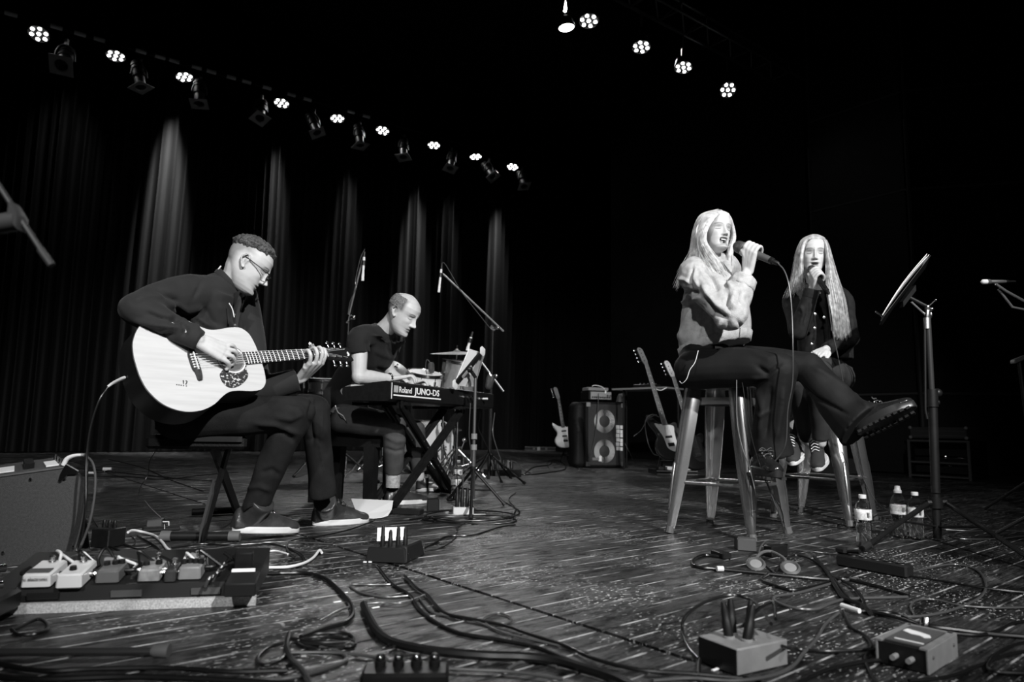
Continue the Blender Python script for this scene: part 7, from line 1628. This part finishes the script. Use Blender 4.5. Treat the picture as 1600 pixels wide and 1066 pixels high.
# adapters by the keyboard stand
t, Q, _, _ = gbox('wall_adapter', 'black power brick with pale end under the right of the keyboard stand', 'adapter', (667, 800), (686, 800), .07, .075, M['black_plastic']); mb = MB(); mb.box(Q(1.05, 0, .035), (.006, .06, .06), x=(1, 0, 0)); mb.build('pale_end', M['grey_plastic'], t, smooth=False)
t, Q, _, _ = gbox('socket_box', 'white socket box among coiled cables at the sheet stand foot', 'socket box', (708, 806), (740, 806), .08, .045, M['white_plastic'])
for k in range(3): plug_up(t, Q(-.6+.5*k, 0, .045), .11, .011)
t, Q, _, _ = gbox('footswitch', 'flat black footswitch lying right of the keyboard stand foot', 'footswitch', (612, 804), (655, 806), .08, .03, M['satin_black'])
# far stage box with many plugs
t, Q, _, _ = gbox('stage_box', 'far black stage box bristling with plugs beside the drum stands', 'stage box', (769, 746), (815, 745), .20, .075, M['satin_black'])
mb = MB(); mb.box(Q(-.72, -1.02, .038), (.05, .01, .05), x=(1, 0, 0)); mb.build('grey_label', M['grey_plastic'], t, smooth=False)
for k in range(6): plug_up(t, Q(-.75+.28*k, .1*(k % 2), .07), .10, .016, 'black_plastic' if k % 2 else 'mid_grey')
# bottles near the sheet stand foot
bottle('water_bottle', 'small water bottle with white cap standing behind the sheet stand', fl(715, 763), .235, .036, 'straight')
bottle('water_bottle', 'water bottle lying low among cables at the sheet stand', fl(712, 780), .19, .036, 'waist')
# power supply and headphones near stool
t, Q, _, _ = gbox('power_supply', 'grey sided power box at the foot of the nearer bar stool', 'power supply', (1152, 861), (1182, 863), .06, .052, M['mid_grey'])
mb = MB(); mb.box(Q(-1.03, 0, .026), (.004, .058, .05), x=(1, 0, 0)); mb.build('black_end', M['black_plastic'], t, smooth=False)
t, Q, _, _ = gbox('wall_adapter', 'black adapter with pale prongs right of the grey sided power box', 'adapter', (1207, 872), (1232, 870), .05, .045, M['black_plastic']); mb = MB(); mb.tube([Q(.9, .2, .04), Q(1.6, .3, .04)], .006, 8); mb.build('prong', M['chrome'], t)
t, Q, _, _ = gbox('cable_joiner', 'black inline connector block left of the power box', 'connector', (1110, 868), (1130, 875), .04, .025, M['black_plastic'])
hp = thing('headphones', 'grey headphones with round ear pads lying among the cables by the stool', 'headphones', fl(1210, 885))
for x_, y_ in ((1181, 882), (1235, 888)):
    p = fl(x_, y_, .015); n_ = Vector((-.15, -.55, .8)).normalized(); mb = MB(); mb.lathe([(.026, -.012), (.034, -.008), (.035, .004), (.027, .010), (.022, .004), (.001, .003)], p, n_, 24); ep = mb.build('ear_pad', M['mid_grey'], hp); mb = MB(); mb.lathe([(.021, .004), (.001, .006)], p, n_, 20); mb.build('pad_cloth', M['grey_plastic'], ep)
mb = MB(); mb.tube([fl(1229, 880, .02), fl(1224, 872, .03), fl(1205, 862, .04), fl(1190, 864, .04), fl(1180, 874, .03)], .006, 8, smooth=5); mb.build('head_band', M['grey_rubber'], hp)
# right power strip
a, b = fl(1305, 884), fl(1416, 905); d_ = (b-a).normalized(); n_ = ZV.cross(d_)
t = thing('power_strip', 'long black power strip lying in front of the tripod leg', 'power strip', (a+b)/2)
mb = MB(); mb.box((a+b)/2+n_*.03+ZV*.022, ((b-a).length, .055, .044), x=d_, bev=.006); mb.build('case', M['satin_black'], t)
for k in range(5): mb = MB(); mb.lathe([(.019, 0), (.018, .002), (.016, -.004), (.001, -.005)], a.lerp(b, .2+.17*k)+n_*.03+ZV*.044, ZV, 18); mb.build('socket', M['black_plastic'], t)
t = thing('mains_plug', 'black mains plug with grey top in the left end of the long power strip', 'plug', a.lerp(b, .08)); p = a.lerp(b, .05)+n_*.03+ZV*.045
mb = MB(); mb.box(p+ZV*.012, (.045, .036, .028), x=d_, bev=.008); mb.tube([p+d_*.02+ZV*.012, p+d_*.07+ZV*.018], .009, 8); mb.build('body', M['mid_grey'] if False else M['black_plastic'], t)
# front right boxes
a, b, c_ = fl(1150, 1057), fl(1234, 1044), fl(1100, 1020)
h_ = .052; BX = [(1150, 1057), (1233, 1040)]
a, x, y, L, _ = gframe((1153, 1058), (1232, 1040)); t = thing('stage_box', 'pale sided square box with tall black connectors at the bottom right', 'stage box', a+x*L/2+y*.05)
mb = MB(); mb.box(a+x*L/2+y*.055+ZV*.027, (L, .11, .054), x=x, bev=.003); mb.build('case', M['silver_box'], t)
mb = MB(); mb.box(a-x*.001+y*.055+ZV*.027, (.003, .106, .050), x=x); mb.build('dark_side', M['black_plastic'], t, smooth=False)
for k, (u, v) in enumerate(((.30, .6), (.48, .75), (.62, .5), (.42, .3))):
    p = a+x*L*u+y*.11*v+ZV*.054; mb = MB(); mb.lathe([(.0105, 0), (.0105, .035), (.009, .038), (.0085, .055), (.005, .075), (.001, .076)], p, Vector((-.12+.12*k, .1, 1)), 14); mb.build('connector', M['black_plastic'], t)
    mb = MB(); mb.lathe([(.0125, 0), (.0125, .004), (.010, .005)], p, ZV, 14, caps=False); mb.build('socket_ring', M['grey_plastic'], t)
mb = MB(); mb.ell(a+x*L*.80+y*.07+ZV*.075, (.007, .006, .009)); mb.build('bright_latch', M['chrome'], t)
a, x, y, L, _ = gframe((1452, 1055), (1497, 1028)); 
t = thing('di_box', 'silver metal box with dark top plate and bright plug near the bottom right corner', 'box', a)
A_, B_, C_ = fl(1396, 1022, 0), fl(1452, 1056, 0), fl(1497, 1026, 0); ex1 = (C_-B_).normalized(); ey1 = (A_-B_); ey1 = (ey1-ex1*ey1.dot(ex1)).normalized(); LX = (C_-B_).length; LY = .105; hh = .050
QD = lambda u, v, z=0: B_+ex1*(u*LX)+ey1*(v*LY)+ZV*z
for v_ in (0, 1):
    pass
mb = MB(); mb.box(QD(.5, .5, hh/2), (LX*.98, LY*.94, hh*.92), x=ex1); mb.build('case', M['black_plastic'], t, smooth=False)
mb = MB(); mb.box(QD(.5, .02, hh/2), (LX, .005, hh), x=ex1, bev=.001); mb.build('side_plate', M['silver_box'], t); mb = MB(); mb.box(QD(.5, .98, hh/2), (LX, .005, hh), x=ex1, bev=.001); mb.build('side_plate', M['silver_box'], t)
mb = MB(); mb.box(QD(.5, .08, hh), (LX, .016, .004), x=ex1); mb.box(QD(.5, .94, hh), (LX, .012, .004), x=ex1); mb.box(QD(.95, .5, hh), (.012, LY*.9, .004), x=ex1); mb.build('rim', M['silver_box'], t, smooth=False)
mb = MB(); mb.box(QD(.48, .5, hh+.0005), (LX*.8, LY*.72, .003), x=ex1); tp_ = mb.build('top_plate', M['mid_grey'], t, smooth=False)
mb = MB(); P_ = [QD(u, v, hh+.0025) for u, v in ((.58, .82), (.70, .80), (.66, .55), (.60, .30), (.50, .22), (.44, .32), (.50, .45), (.50, .62))]; mb.loft([P_, [p+ZV*.0008 for p in P_]]); mb.build('white_emblem', M['label_white'], tp_, smooth=False)
mb = MB(); mb.box(QD(.17, .45, hh+.003), (.006, LY*.55, .0012), x=ex1); mb.build('printed_line', M['label_white'], tp_, smooth=False)
for (u, v) in ((.14, 0), (.85, 0)): mb = MB(); mb.lathe([(.004, 0), (.003, .002), (.001, .002)], QD(u, -.01, hh*.62), -ey1, 8); mb.build('screw', M['mid_grey'], t)
for v in (.3, .6): mb = MB(); mb.cyl(QD(0, v, hh*.5), QD(-.12, v, hh*.5), .006, 10); mb.build('jack', M['grey_plastic'], t)
mb = MB(); mb.tube([QD(1.0, .7, .035), QD(1.15, .72, .045), QD(1.2, .74, .06)], .011, 10); mb.build('bright_plug', M['chrome'], t)
# blurred box at bottom centre
t, Q, x_, y_ = gbox('stage_box', 'blurred black box with round connectors cut by the bottom edge', 'stage box', (560, 1100), (700, 1098), .07, .05, M['black_plastic'], .006)
for k in range(4): 
    p = Q(-.6+.42*k, .3, .05); plug_up(t, p, .022, .011); mb = MB(); mb.ell(p+ZV*.018+y_*-.010, .0045, n=8, m=6); mb.build('bright_tip', M['chrome'], t)
# tape tags
for k, (a_, b_, lb) in enumerate((((1315, 946), (1343, 955), 'white tape tag wrapped round the crossing cables at right'), ((1120, 889), (1130, 889), 'white tape band round the thick cable left of the stool'))):
    p, q = fl(*a_, .012), fl(*b_, .012); mb = MB(); mb.tube([p, q], .007 if k == 0 else .010, 10); single(mb, 'tape_tag', M['white_plastic'], lb, 'tape', p)
for k, (x_, y_, lb) in enumerate(((538, 927, 'white wood chip on the floor above the thick black cable'), (587, 950, 'white tape scrap on the floor right of the grey cable'), (527, 941, 'small white tape scrap left of the wood chip'), (1118, 1047, 'white scrap on the floor left of the pale sided box'))):
    p = fl(x_, y_, .001); mb = MB(); mb.box(p+ZV*.001, (.022, .006, .002), x=U, z=ZV); single(mb, 'tape_scrap', M['paper'], lb, 'tape', p, smooth=False)
# ================================================================ CABLES
NC = [0]
def cable(label, pts, r=.0035, m='cable', name='cable', cat='cable', lift=None, n=6):
    """pts: (x,y) lie on the floor; (x,y,z) at height z; (x,y,'d',D) hang at depth D"""
    NC[0] += 1; P = []
    for i, p in enumerate(pts):
        if len(p) == 2: P.append(fl(p[0], p[1], r+.0012*(NC[0] % 4)))
        elif len(p) == 3: P.append(fl(p[0], p[1], p[2]))
        else: P.append(at(p[0], p[1], p[3]))
    mb = MB(); mb.tube(P, r, 8, smooth=n)
    return single(mb, name, M[m], label, cat, P[0])
cable('guitar cable hanging from the white plug down past the amplifier', [(169, 605, 'd', 2.50), (154, 628, 'd', 2.48), (141, 670, 'd', 2.42), (135, 720, 'd', 2.36), (134, 790, 'd', 2.32), (126, 850, 'd', 2.22), (112, 885), (106, 897)], .0038)
cable('cable looping out of the white plug on the amplifier corner', [(132, 711, 'd', 2.38), (144, 722, 'd', 2.36), (149, 745, 'd', 2.34), (147, 780, 'd', 2.3), (139, 820, 'd', 2.24), (124, 858, 'd', 2.15), (110, 886), (100, 900)], .0038, 'cable_grey')
cable('black cable running straight down behind the amplifier loop', [(137, 690, 'd', 2.42), (136, 740, 'd', 2.4), (133, 800, 'd', 2.35), (120, 860, 'd', 2.2), (108, 888)], .0042)
cable('thin wire hanging from the guitarist seat to the floor', [(254, 676, 'd', 3.1), (246, 700, 'd', 3.2), (234, 720, 'd', 3.25), (231, 742, 'd', 3.3), (219, 762, 'd', 3.35), (217, 772)], .0014)
cable('thin white wire curling on the dark floor behind the adapter', [(226, 782), (234, 792), (244, 802), (255, 813), (257, 824, .02), (257, 826, .02)], .002, 'cable_white')
cable('thick white cable curving from the adapters to the board', [(200, 832, .02), (208, 829, .02), (225, 832), (243, 838), (254, 848), (262, 858), (276, 865), (300, 867), (345, 867)], .0055, 'cable_white')
cable('thick white cable end curling up right of the pedal board', [(400, 888), (420, 887), (450, 886), (475, 880), (490, 871), (499, 860, .015), (503, 864, .01)], .005, 'cable_white')
cable('white cable crossing behind the pedal board right end', [(345, 866), (372, 862), (398, 859), (410, 863), (430, 861), (450, 866)], .004, 'cable_white')
cable('grey cable arching over the pedal board', [(100, 878, .09), (118, 868, .11), (140, 866, .11), (170, 868, .11), (200, 873, .1), (230, 880, .09)], .0025, 'cable_grey')
cable('thin bright cable leaving the amplifier foot', [(144, 808), (152, 822), (163, 836)], .0025, 'cable_grey')
lines = [
 ('long cable across the floor behind the amplifier at curtain side', [(120, 731), (180, 738), (240, 744), (300, 750), (340, 752)], .004, 'cable'),
 ('second long cable behind the amplifier, lower and straighter', [(128, 744), (200, 745), (255, 749), (330, 741), (372, 738)], .004, 'cable'),
 ('cable sloping down right behind the guitarist bench', [(170, 718), (220, 730), (262, 748), (300, 762), (318, 768)], .0035, 'cable'),
 ('black cable passing under the guitarist boots to the board', [(215, 838), (240, 852), (262, 868), (300, 879), (345, 884)], .0045, 'cable'),
 ('black cable winding along the pedal board back edge', [(160, 850), (190, 862), (215, 872), (250, 876), (290, 874)], .0045, 'cable'),
 ('thin black loop behind the pedal board', [(205, 838), (212, 845), (205, 853), (180, 846), (215, 858), (240, 852)], .0025, 'cable'),
 ('pair partner cable stretched right of the folding bench foot', [(268, 856), (320, 850), (360, 852), (420, 850), (462, 862), (476, 876), (462, 884)], .0042, 'cable'),
 ('grey cable running flat below the bench foot bar', [(272, 862), (330, 858), (380, 851), (440, 847), (520, 850)], .003, 'cable_grey'),
 ('thin cable curving left of the four plugs', [(462, 872), (450, 862), (449, 850), (462, 843), (500, 838), (545, 828), (585, 814)], .003, 'cable'),
 ('grey cable ending in a bright tip left of the stage box', [(440, 858), (480, 862), (520, 866), (560, 870)], .003, 'cable_grey'),
 ('thick black cable sweeping from the board to the coil at bottom', [(402, 897), (440, 896), (476, 896), (505, 903), (525, 918), (545, 940), (551, 958), (540, 972), (505, 983), (470, 996)], .0065, 'cable'),
 ('heavy black cable curving along the bottom centre', [(568, 945), (575, 962), (588, 985), (610, 1002), (650, 1013), (700, 1020), (760, 1025), (820, 1027), (870, 1033), (910, 1044), (960, 1060), (1010, 1085)], .0105, 'cable'),
 ('black cable running from the stage box down to the bottom right', [(632, 900), (650, 918), (668, 930), (680, 945), (700, 960), (740, 968), (790, 978), (830, 992), (880, 1008), (930, 1030), (1000, 1047), (1080, 1053), (1160, 1060)], .0045, 'cable'),
 ('parallel black cable just below it heading bottom right', [(590, 885), (612, 912), (640, 930), (655, 952), (680, 972), (720, 990), (780, 1000), (840, 1012), (900, 1036), (960, 1060), (1000, 1075)], .005, 'cable'),
 ('thin double of the parallel cable under the small loop', [(655, 935), (672, 955), (700, 963), (745, 972), (790, 990), (850, 1004), (920, 1020)], .003, 'cable_grey'),
 ('small loop of thin cable lying on the open floor', [(752, 972), (760, 963), (780, 958), (797, 964), (796, 972), (775, 974), (756, 970), (770, 982), (800, 992)], .0028, 'cable_grey'),
 ('pale grey cable lying level across the black cables', [(500, 970), (540, 950), (590, 942), (630, 942), (668, 928)], .0032, 'cable_grey'),
 ('second pale grey cable looping left above it', [(640, 931), (600, 933), (560, 925), (548, 914), (580, 914), (612, 913), (630, 909)], .0032, 'cable_grey'),
 ('loose coil of black cable at bottom centre, outer turns', [(470, 996), (500, 990), (540, 990), (552, 1000), (530, 1012), (490, 1015), (465, 1003), (500, 995), (545, 1000), (548, 1008), (510, 1016), (478, 1010)], .004, 'cable'),
 ('loose coil of black cable at bottom centre, inner turns', [(455, 998), (500, 1004), (550, 1003), (545, 1010), (480, 1006), (452, 1004), (420, 1012), (402, 1030), (415, 1040), (440, 1030), (452, 1005)], .004, 'cable'),
 ('kinked black cable dropping through the coil', [(452, 990), (448, 1010), (455, 1030), (470, 1045), (480, 1060), (490, 1080)], .006, 'cable'),
 ('grey highlighted cable under the coil towards the left', [(380, 1062), (430, 1062), (470, 1056), (510, 1045), (540, 1032), (532, 1020), (500, 1012)], .0045, 'cable_grey'),
 ('black cable from the coil to the bottom left corner', [(-40, 1030), (60, 1048), (140, 1046), (260, 1044), (360, 1050), (450, 1048)], .005, 'cable'),
 ('second black cable along the bottom left corner', [(-40, 1055), (60, 1062), (200, 1058), (330, 1062), (460, 1070)], .006, 'cable'),
 ('thin grey cable sweeping right from the coil', [(450, 1020), (520, 1020), (580, 1026), (640, 1040), (720, 1046), (800, 1050), (880, 1062)], .0035, 'cable_grey'),
 ('short bright cable end low centre right', [(793, 1046), (812, 1036), (840, 1034), (870, 1042)], .004, 'cable_grey'),
 ('ring of blurred cable in front of the pedal board', [(20, 985), (60, 968), (76, 980), (60, 990), (30, 992), (18, 984)], .004, 'cable'),
 ('cable coil ring around the tripod of the sheet stand', [(640, 812), (690, 806), (760, 806), (805, 812), (790, 818), (720, 817), (660, 812), (700, 808), (790, 808), (812, 800), (790, 785)], .004, 'cable'),
 ('flattened cable oval by the sheet stand, upper turns', [(660, 800), (720, 797), (780, 800), (806, 806), (770, 813), (700, 813), (664, 807), (690, 800), (760, 801)], .004, 'cable'),
 ('flattened cable oval by the sheet stand, lower turns', [(668, 806), (700, 802), (790, 806), (800, 812), (740, 818), (690, 814), (680, 806), (760, 804)], .0045, 'cable_grey'),
 ('black cable trailing from the oval to the stage box', [(805, 820), (780, 824), (740, 836), (700, 838), (680, 848), (664, 856)], .004, 'cable'),
 ('thin cable with a knot right of the stage box', [(664, 862), (690, 856), (712, 840), (716, 824), (730, 816)], .0025, 'cable'),
 ('wavy cable running right from the sheet stand', [(792, 812), (800, 806), (806, 795), (795, 780), (806, 770)], .003, 'cable'),
 ('thick cable loop at the floor left of the taped joint', [(1124, 870), (1100, 868), (1085, 874), (1082, 882), (1095, 887), (1118, 889), (1150, 892), (1200, 897), (1260, 903), (1300, 906)], .0065, 'cable'),
 ('pale cable making a tall arch above the headphones', [(1212, 896), (1193, 880), (1186, 865, .03), (1192, 850, .06), (1205, 845, .06), (1250, 850, .03), (1300, 858, .02), (1350, 868, .03)], .0035, 'cable_grey'),
 ('second pale cable beside the arch to the power strip', [(1234, 858), (1270, 862), (1300, 866), (1345, 872, .04)], .003, 'cable_grey'),
 ('black cable bending from headphones through the tangle', [(1212, 894), (1225, 876), (1240, 868), (1262, 872), (1285, 885), (1300, 900), (1318, 925), (1330, 940)], .004, 'cable'),
 ('black oval cable below the headphones', [(1200, 898), (1190, 906), (1210, 915), (1240, 922), (1280, 915), (1310, 905), (1345, 910), (1420, 930)], .0055, 'cable'),
 ('grey cable oval lower right of the headphones', [(1340, 903), (1300, 912), (1250, 926), (1213, 932), (1212, 940), (1240, 950), (1275, 952), (1300, 942), (1330, 936), (1418, 933)], .0045, 'cable_grey'),
 ('black bundle crossing down to the white tape tag', [(1272, 870), (1290, 890), (1305, 915), (1320, 935), (1345, 945), (1360, 958)], .007, 'cable'),
 ('black cable from the bundle to the silver metal box', [(1296, 900), (1330, 915), (1350, 940), (1348, 952), (1390, 962), (1430, 975), (1450, 990)], .005, 'cable'),
 ('long black cable from the tag towards the right edge', [(1345, 955), (1400, 960), (1440, 976), (1500, 985), (1560, 992), (1640, 998)], .006, 'cable'),
 ('wide loop of cable from the power strip on the right', [(1416, 896), (1450, 888), (1490, 882), (1525, 890), (1540, 910), (1535, 930), (1510, 945), (1470, 958), (1420, 964), (1360, 958)], .004, 'cable_grey'),
 ('thin cable loop inside the wide loop at right', [(1640, 948), (1560, 950), (1500, 946), (1460, 937), (1432, 938), (1423, 948), (1428, 960)], .003, 'cable_grey'),
 ('black mains cable running right from the power strip', [(1418, 900), (1470, 908), (1530, 918), (1600, 926), (1660, 930)], .004, 'cable'),
 ('large upright loop of cable left of the pale sided box', [(1092, 1030), (1076, 1012), (1066, 985, .02), (1072, 962, .05), (1100, 942, .07), (1140, 930, .08), (1170, 936, .08), (1188, 950, .09), (1205, 975, .10)], .0042, 'cable'),
 ('cable rising from the floor to the black connectors', [(1092, 1058), (1094, 1030), (1110, 1012), (1150, 990, .03), (1172, 965, .08), (1190, 948, .11), (1208, 942, .12), (1212, 968, .10)], .0042, 'cable'),
 ('grey cable curling from the box round its right side', [(1020, 1064), (1080, 1060), (1150, 1064), (1210, 1055), (1240, 1040), (1256, 1020), (1275, 1000), (1290, 975), (1310, 958)], .0038, 'cable_grey'),
 ('cable from the connectors along the floor to the silver box', [(1222, 1010, .06), (1240, 1014), (1290, 1018), (1340, 1016), (1388, 1014)], .0038, 'cable'),
 ('black cable wriggling under the tag down to the bottom', [(1318, 955), (1330, 980), (1350, 992), (1362, 1010), (1352, 1030), (1362, 1055), (1380, 1080)], .004, 'cable'),
 ('dark cable left of the silver box towards the bottom left', [(1240, 1070), (1290, 1048), (1340, 1036), (1390, 1030)], .0045, 'cable'),
 ('cable curving from the right edge to the silver box', [(1660, 966), (1590, 972), (1560, 985), (1530, 992), (1490, 990)], .004, 'cable'),
 ('faint cable loops in the bottom right corner, upper', [(1660, 1002), (1600, 1004), (1560, 1020), (1545, 1045), (1590, 1052), (1660, 1050)], .004, 'cable'),
 ('faint cable loops in the bottom right corner, lower', [(1420, 1064), (1480, 1058), (1530, 1040), (1580, 1022), (1660, 1010)], .004, 'cable'),
 ('thin bright cable far right behind the tripod', [(1478, 828), (1520, 830), (1560, 829), (1660, 834)], .003, 'cable_grey'),
 ('thin bright cable far right nearer the tripod leg', [(1480, 834), (1500, 842), (1560, 842), (1600, 838), (1660, 836)], .003, 'cable_grey'),
 ('thin cable lying across behind both bar stools', [(1210, 814), (1260, 818), (1300, 824), (1340, 828), (1350, 832)], .003, 'cable'),
 ('pale cable along the foot of the right wall', [(1280, 749), (1330, 751), (1400, 754), (1470, 755), (1540, 755)], .004, 'cable_grey'),
 ('cable looping on the floor left of the bass cabinet', [(820, 740), (835, 730), (860, 726), (862, 719), (876, 721), (884, 732), (860, 738), (820, 742), (800, 738)], .007, 'cable'),
 ('pale cable looping in front of the white guitar', [(858, 733), (856, 721), (872, 718), (880, 726), (866, 731), (898, 728), (905, 733)], .006, 'cable_grey'),
 ('cables spilling left from the far stage box', [(742, 748), (760, 740), (782, 730, .04), (795, 722, .1), (805, 722, .1), (818, 734), (830, 740)], .006, 'cable_grey'),
 ('cable heap on the drum rug left of the bass drum', [(520, 742), (560, 745), (590, 748), (560, 752), (530, 748), (580, 742), (610, 748), (640, 744)], .006, 'cable'),
 ('second cable heap on the drum rug below the bench', [(525, 736), (545, 744), (575, 738), (600, 744), (560, 750), (530, 740)], .006, 'cable_grey'),
]
for lb, pts, r, m in lines: cable(lb, pts, r, m)
cable('microphone cable of the blond singer falling past her knee to the floor', [(1215, 411, 'd', 3.02), (1226, 424, 'd', 3.0), (1234, 452, 'd', 2.98), (1238, 500, 'd', 2.97), (1239, 555, 'd', 2.96), (1238, 600, 'd', 2.98), (1231, 640, 'd', 3.02), (1228, 690, 'd', 3.06), (1218, 712, 'd', 3.1), (1200, 733, 'd', 3.13), (1197, 745, 'd', 3.14), (1206, 775, 'd', 3.15), (1220, 812, 'd', 3.2), (1224, 835), (1214, 858)], .0030, 'cable_grey')
cable('microphone cable of the long haired singer hanging over her lap', [(1291, 455, 'd', 3.74), (1295, 478, 'd', 3.70), (1300, 515, 'd', 3.66), (1309, 555, 'd', 3.63), (1318, 600, 'd', 3.66), (1330, 660, 'd', 3.75), (1340, 715, 'd', 3.8), (1350, 750, 'd', 3.85), (1370, 785, 'd', 3.8), (1392, 802)], .0028, 'cable_grey')
cable('thin cord hanging from the denim jacket front over the stool leg', [(1147, 545, 'd', 3.22), (1151, 570, 'd', 3.2), (1151, 605, 'd', 3.18), (1152, 660, 'd', 3.14), (1160, 700, 'd', 3.10), (1172, 735, 'd', 3.08), (1181, 780, 'd', 3.08), (1180, 830), (1176, 856)], .0024, 'cable_grey')
cable('thin dark cord beside it winding to the footrest', [(1153, 573, 'd', 3.2), (1160, 600, 'd', 3.18), (1166, 640, 'd', 3.15), (1176, 690, 'd', 3.12), (1190, 735, 'd', 3.1), (1202, 765, 'd', 3.1), (1222, 800, 'd', 3.18), (1224, 822)], .002, 'cable')
cable('thin earphone cord at the back of the denim jacket', [(1091, 548, 'd', 3.22), (1086, 566, 'd', 3.2), (1078, 578, 'd', 3.2), (1073, 592, 'd', 3.2), (1066, 599, 'd', 3.22), (1062, 596, 'd', 3.24)], .0018, 'cable_white')
cable('cable hanging down the front of the bass cabinet', [(935, 615, 'd', 9.2), (934, 640, 'd', 9.2), (930, 680, 'd', 9.2), (922, 710, 'd', 9.2), (908, 730), (902, 735)], .006, 'cable_grey')
cable('cable leaving the right side of the bass cabinet', [(975, 690, 'd', 9.3), (984, 708, 'd', 9.3), (992, 722), (1010, 728), (1040, 735)], .005, 'cable_grey')
cable('white cord drooping from the thin side table', [(1022, 607, 'd', 8.2), (1032, 610, 'd', 8.2), (1042, 606, 'd', 8.2)], .006, 'cable_white')
cable('cable draped from the dark bass guitar body', [(1030, 652, 'd', 6.5), (1018, 648, 'd', 6.5), (1008, 660, 'd', 6.5), (1012, 690, 'd', 6.5), (1020, 708, 'd', 6.5), (1028, 712, 'd', 6.5)], .005, 'cable_grey')
cable('cable arching left from the dark bass guitar', [(1026, 648, 'd', 6.55), (1012, 655, 'd', 6.6), (1002, 672, 'd', 6.6), (990, 682, 'd', 6.6)], .004, 'cable_grey')
cable('cord beside the tall sheet stand pole', [(735, 630, 'd', 4.45), (733, 680, 'd', 4.45), (736, 715, 'd', 4.5), (725, 745, 'd', 4.5), (722, 775, 'd', 4.4), (722, 798)], .003, 'cable_grey')
cable('cord looping from keyboard jacks to the socket box', [(700, 632, 'd', 4.6), (704, 655, 'd', 4.7), (712, 700, 'd', 4.6), (716, 770, 'd', 4.4), (726, 800)], .003)
cable('cord hanging from the keyboard right end', [(748, 622, 'd', 5.0), (750, 650, 'd', 5.1), (748, 670, 'd', 5.2), (762, 700, 'd', 5.6), (770, 735, 'd', 5.8)], .004)
cable('pale cord hanging by the boom stand right of the keyboard', [(773, 645, 'd', 6.2), (770, 675, 'd', 6.2), (776, 700, 'd', 6.1), (784, 722, 'd', 6.0), (790, 740)], .005, 'cable_grey')
cable('white seam cord hanging at the bench edge behind the thigh', [(524, 634, 'd', 4.3), (528, 644, 'd', 4.28), (536, 650, 'd', 4.28), (540, 657, 'd', 4.3)], .003, 'cable_white')
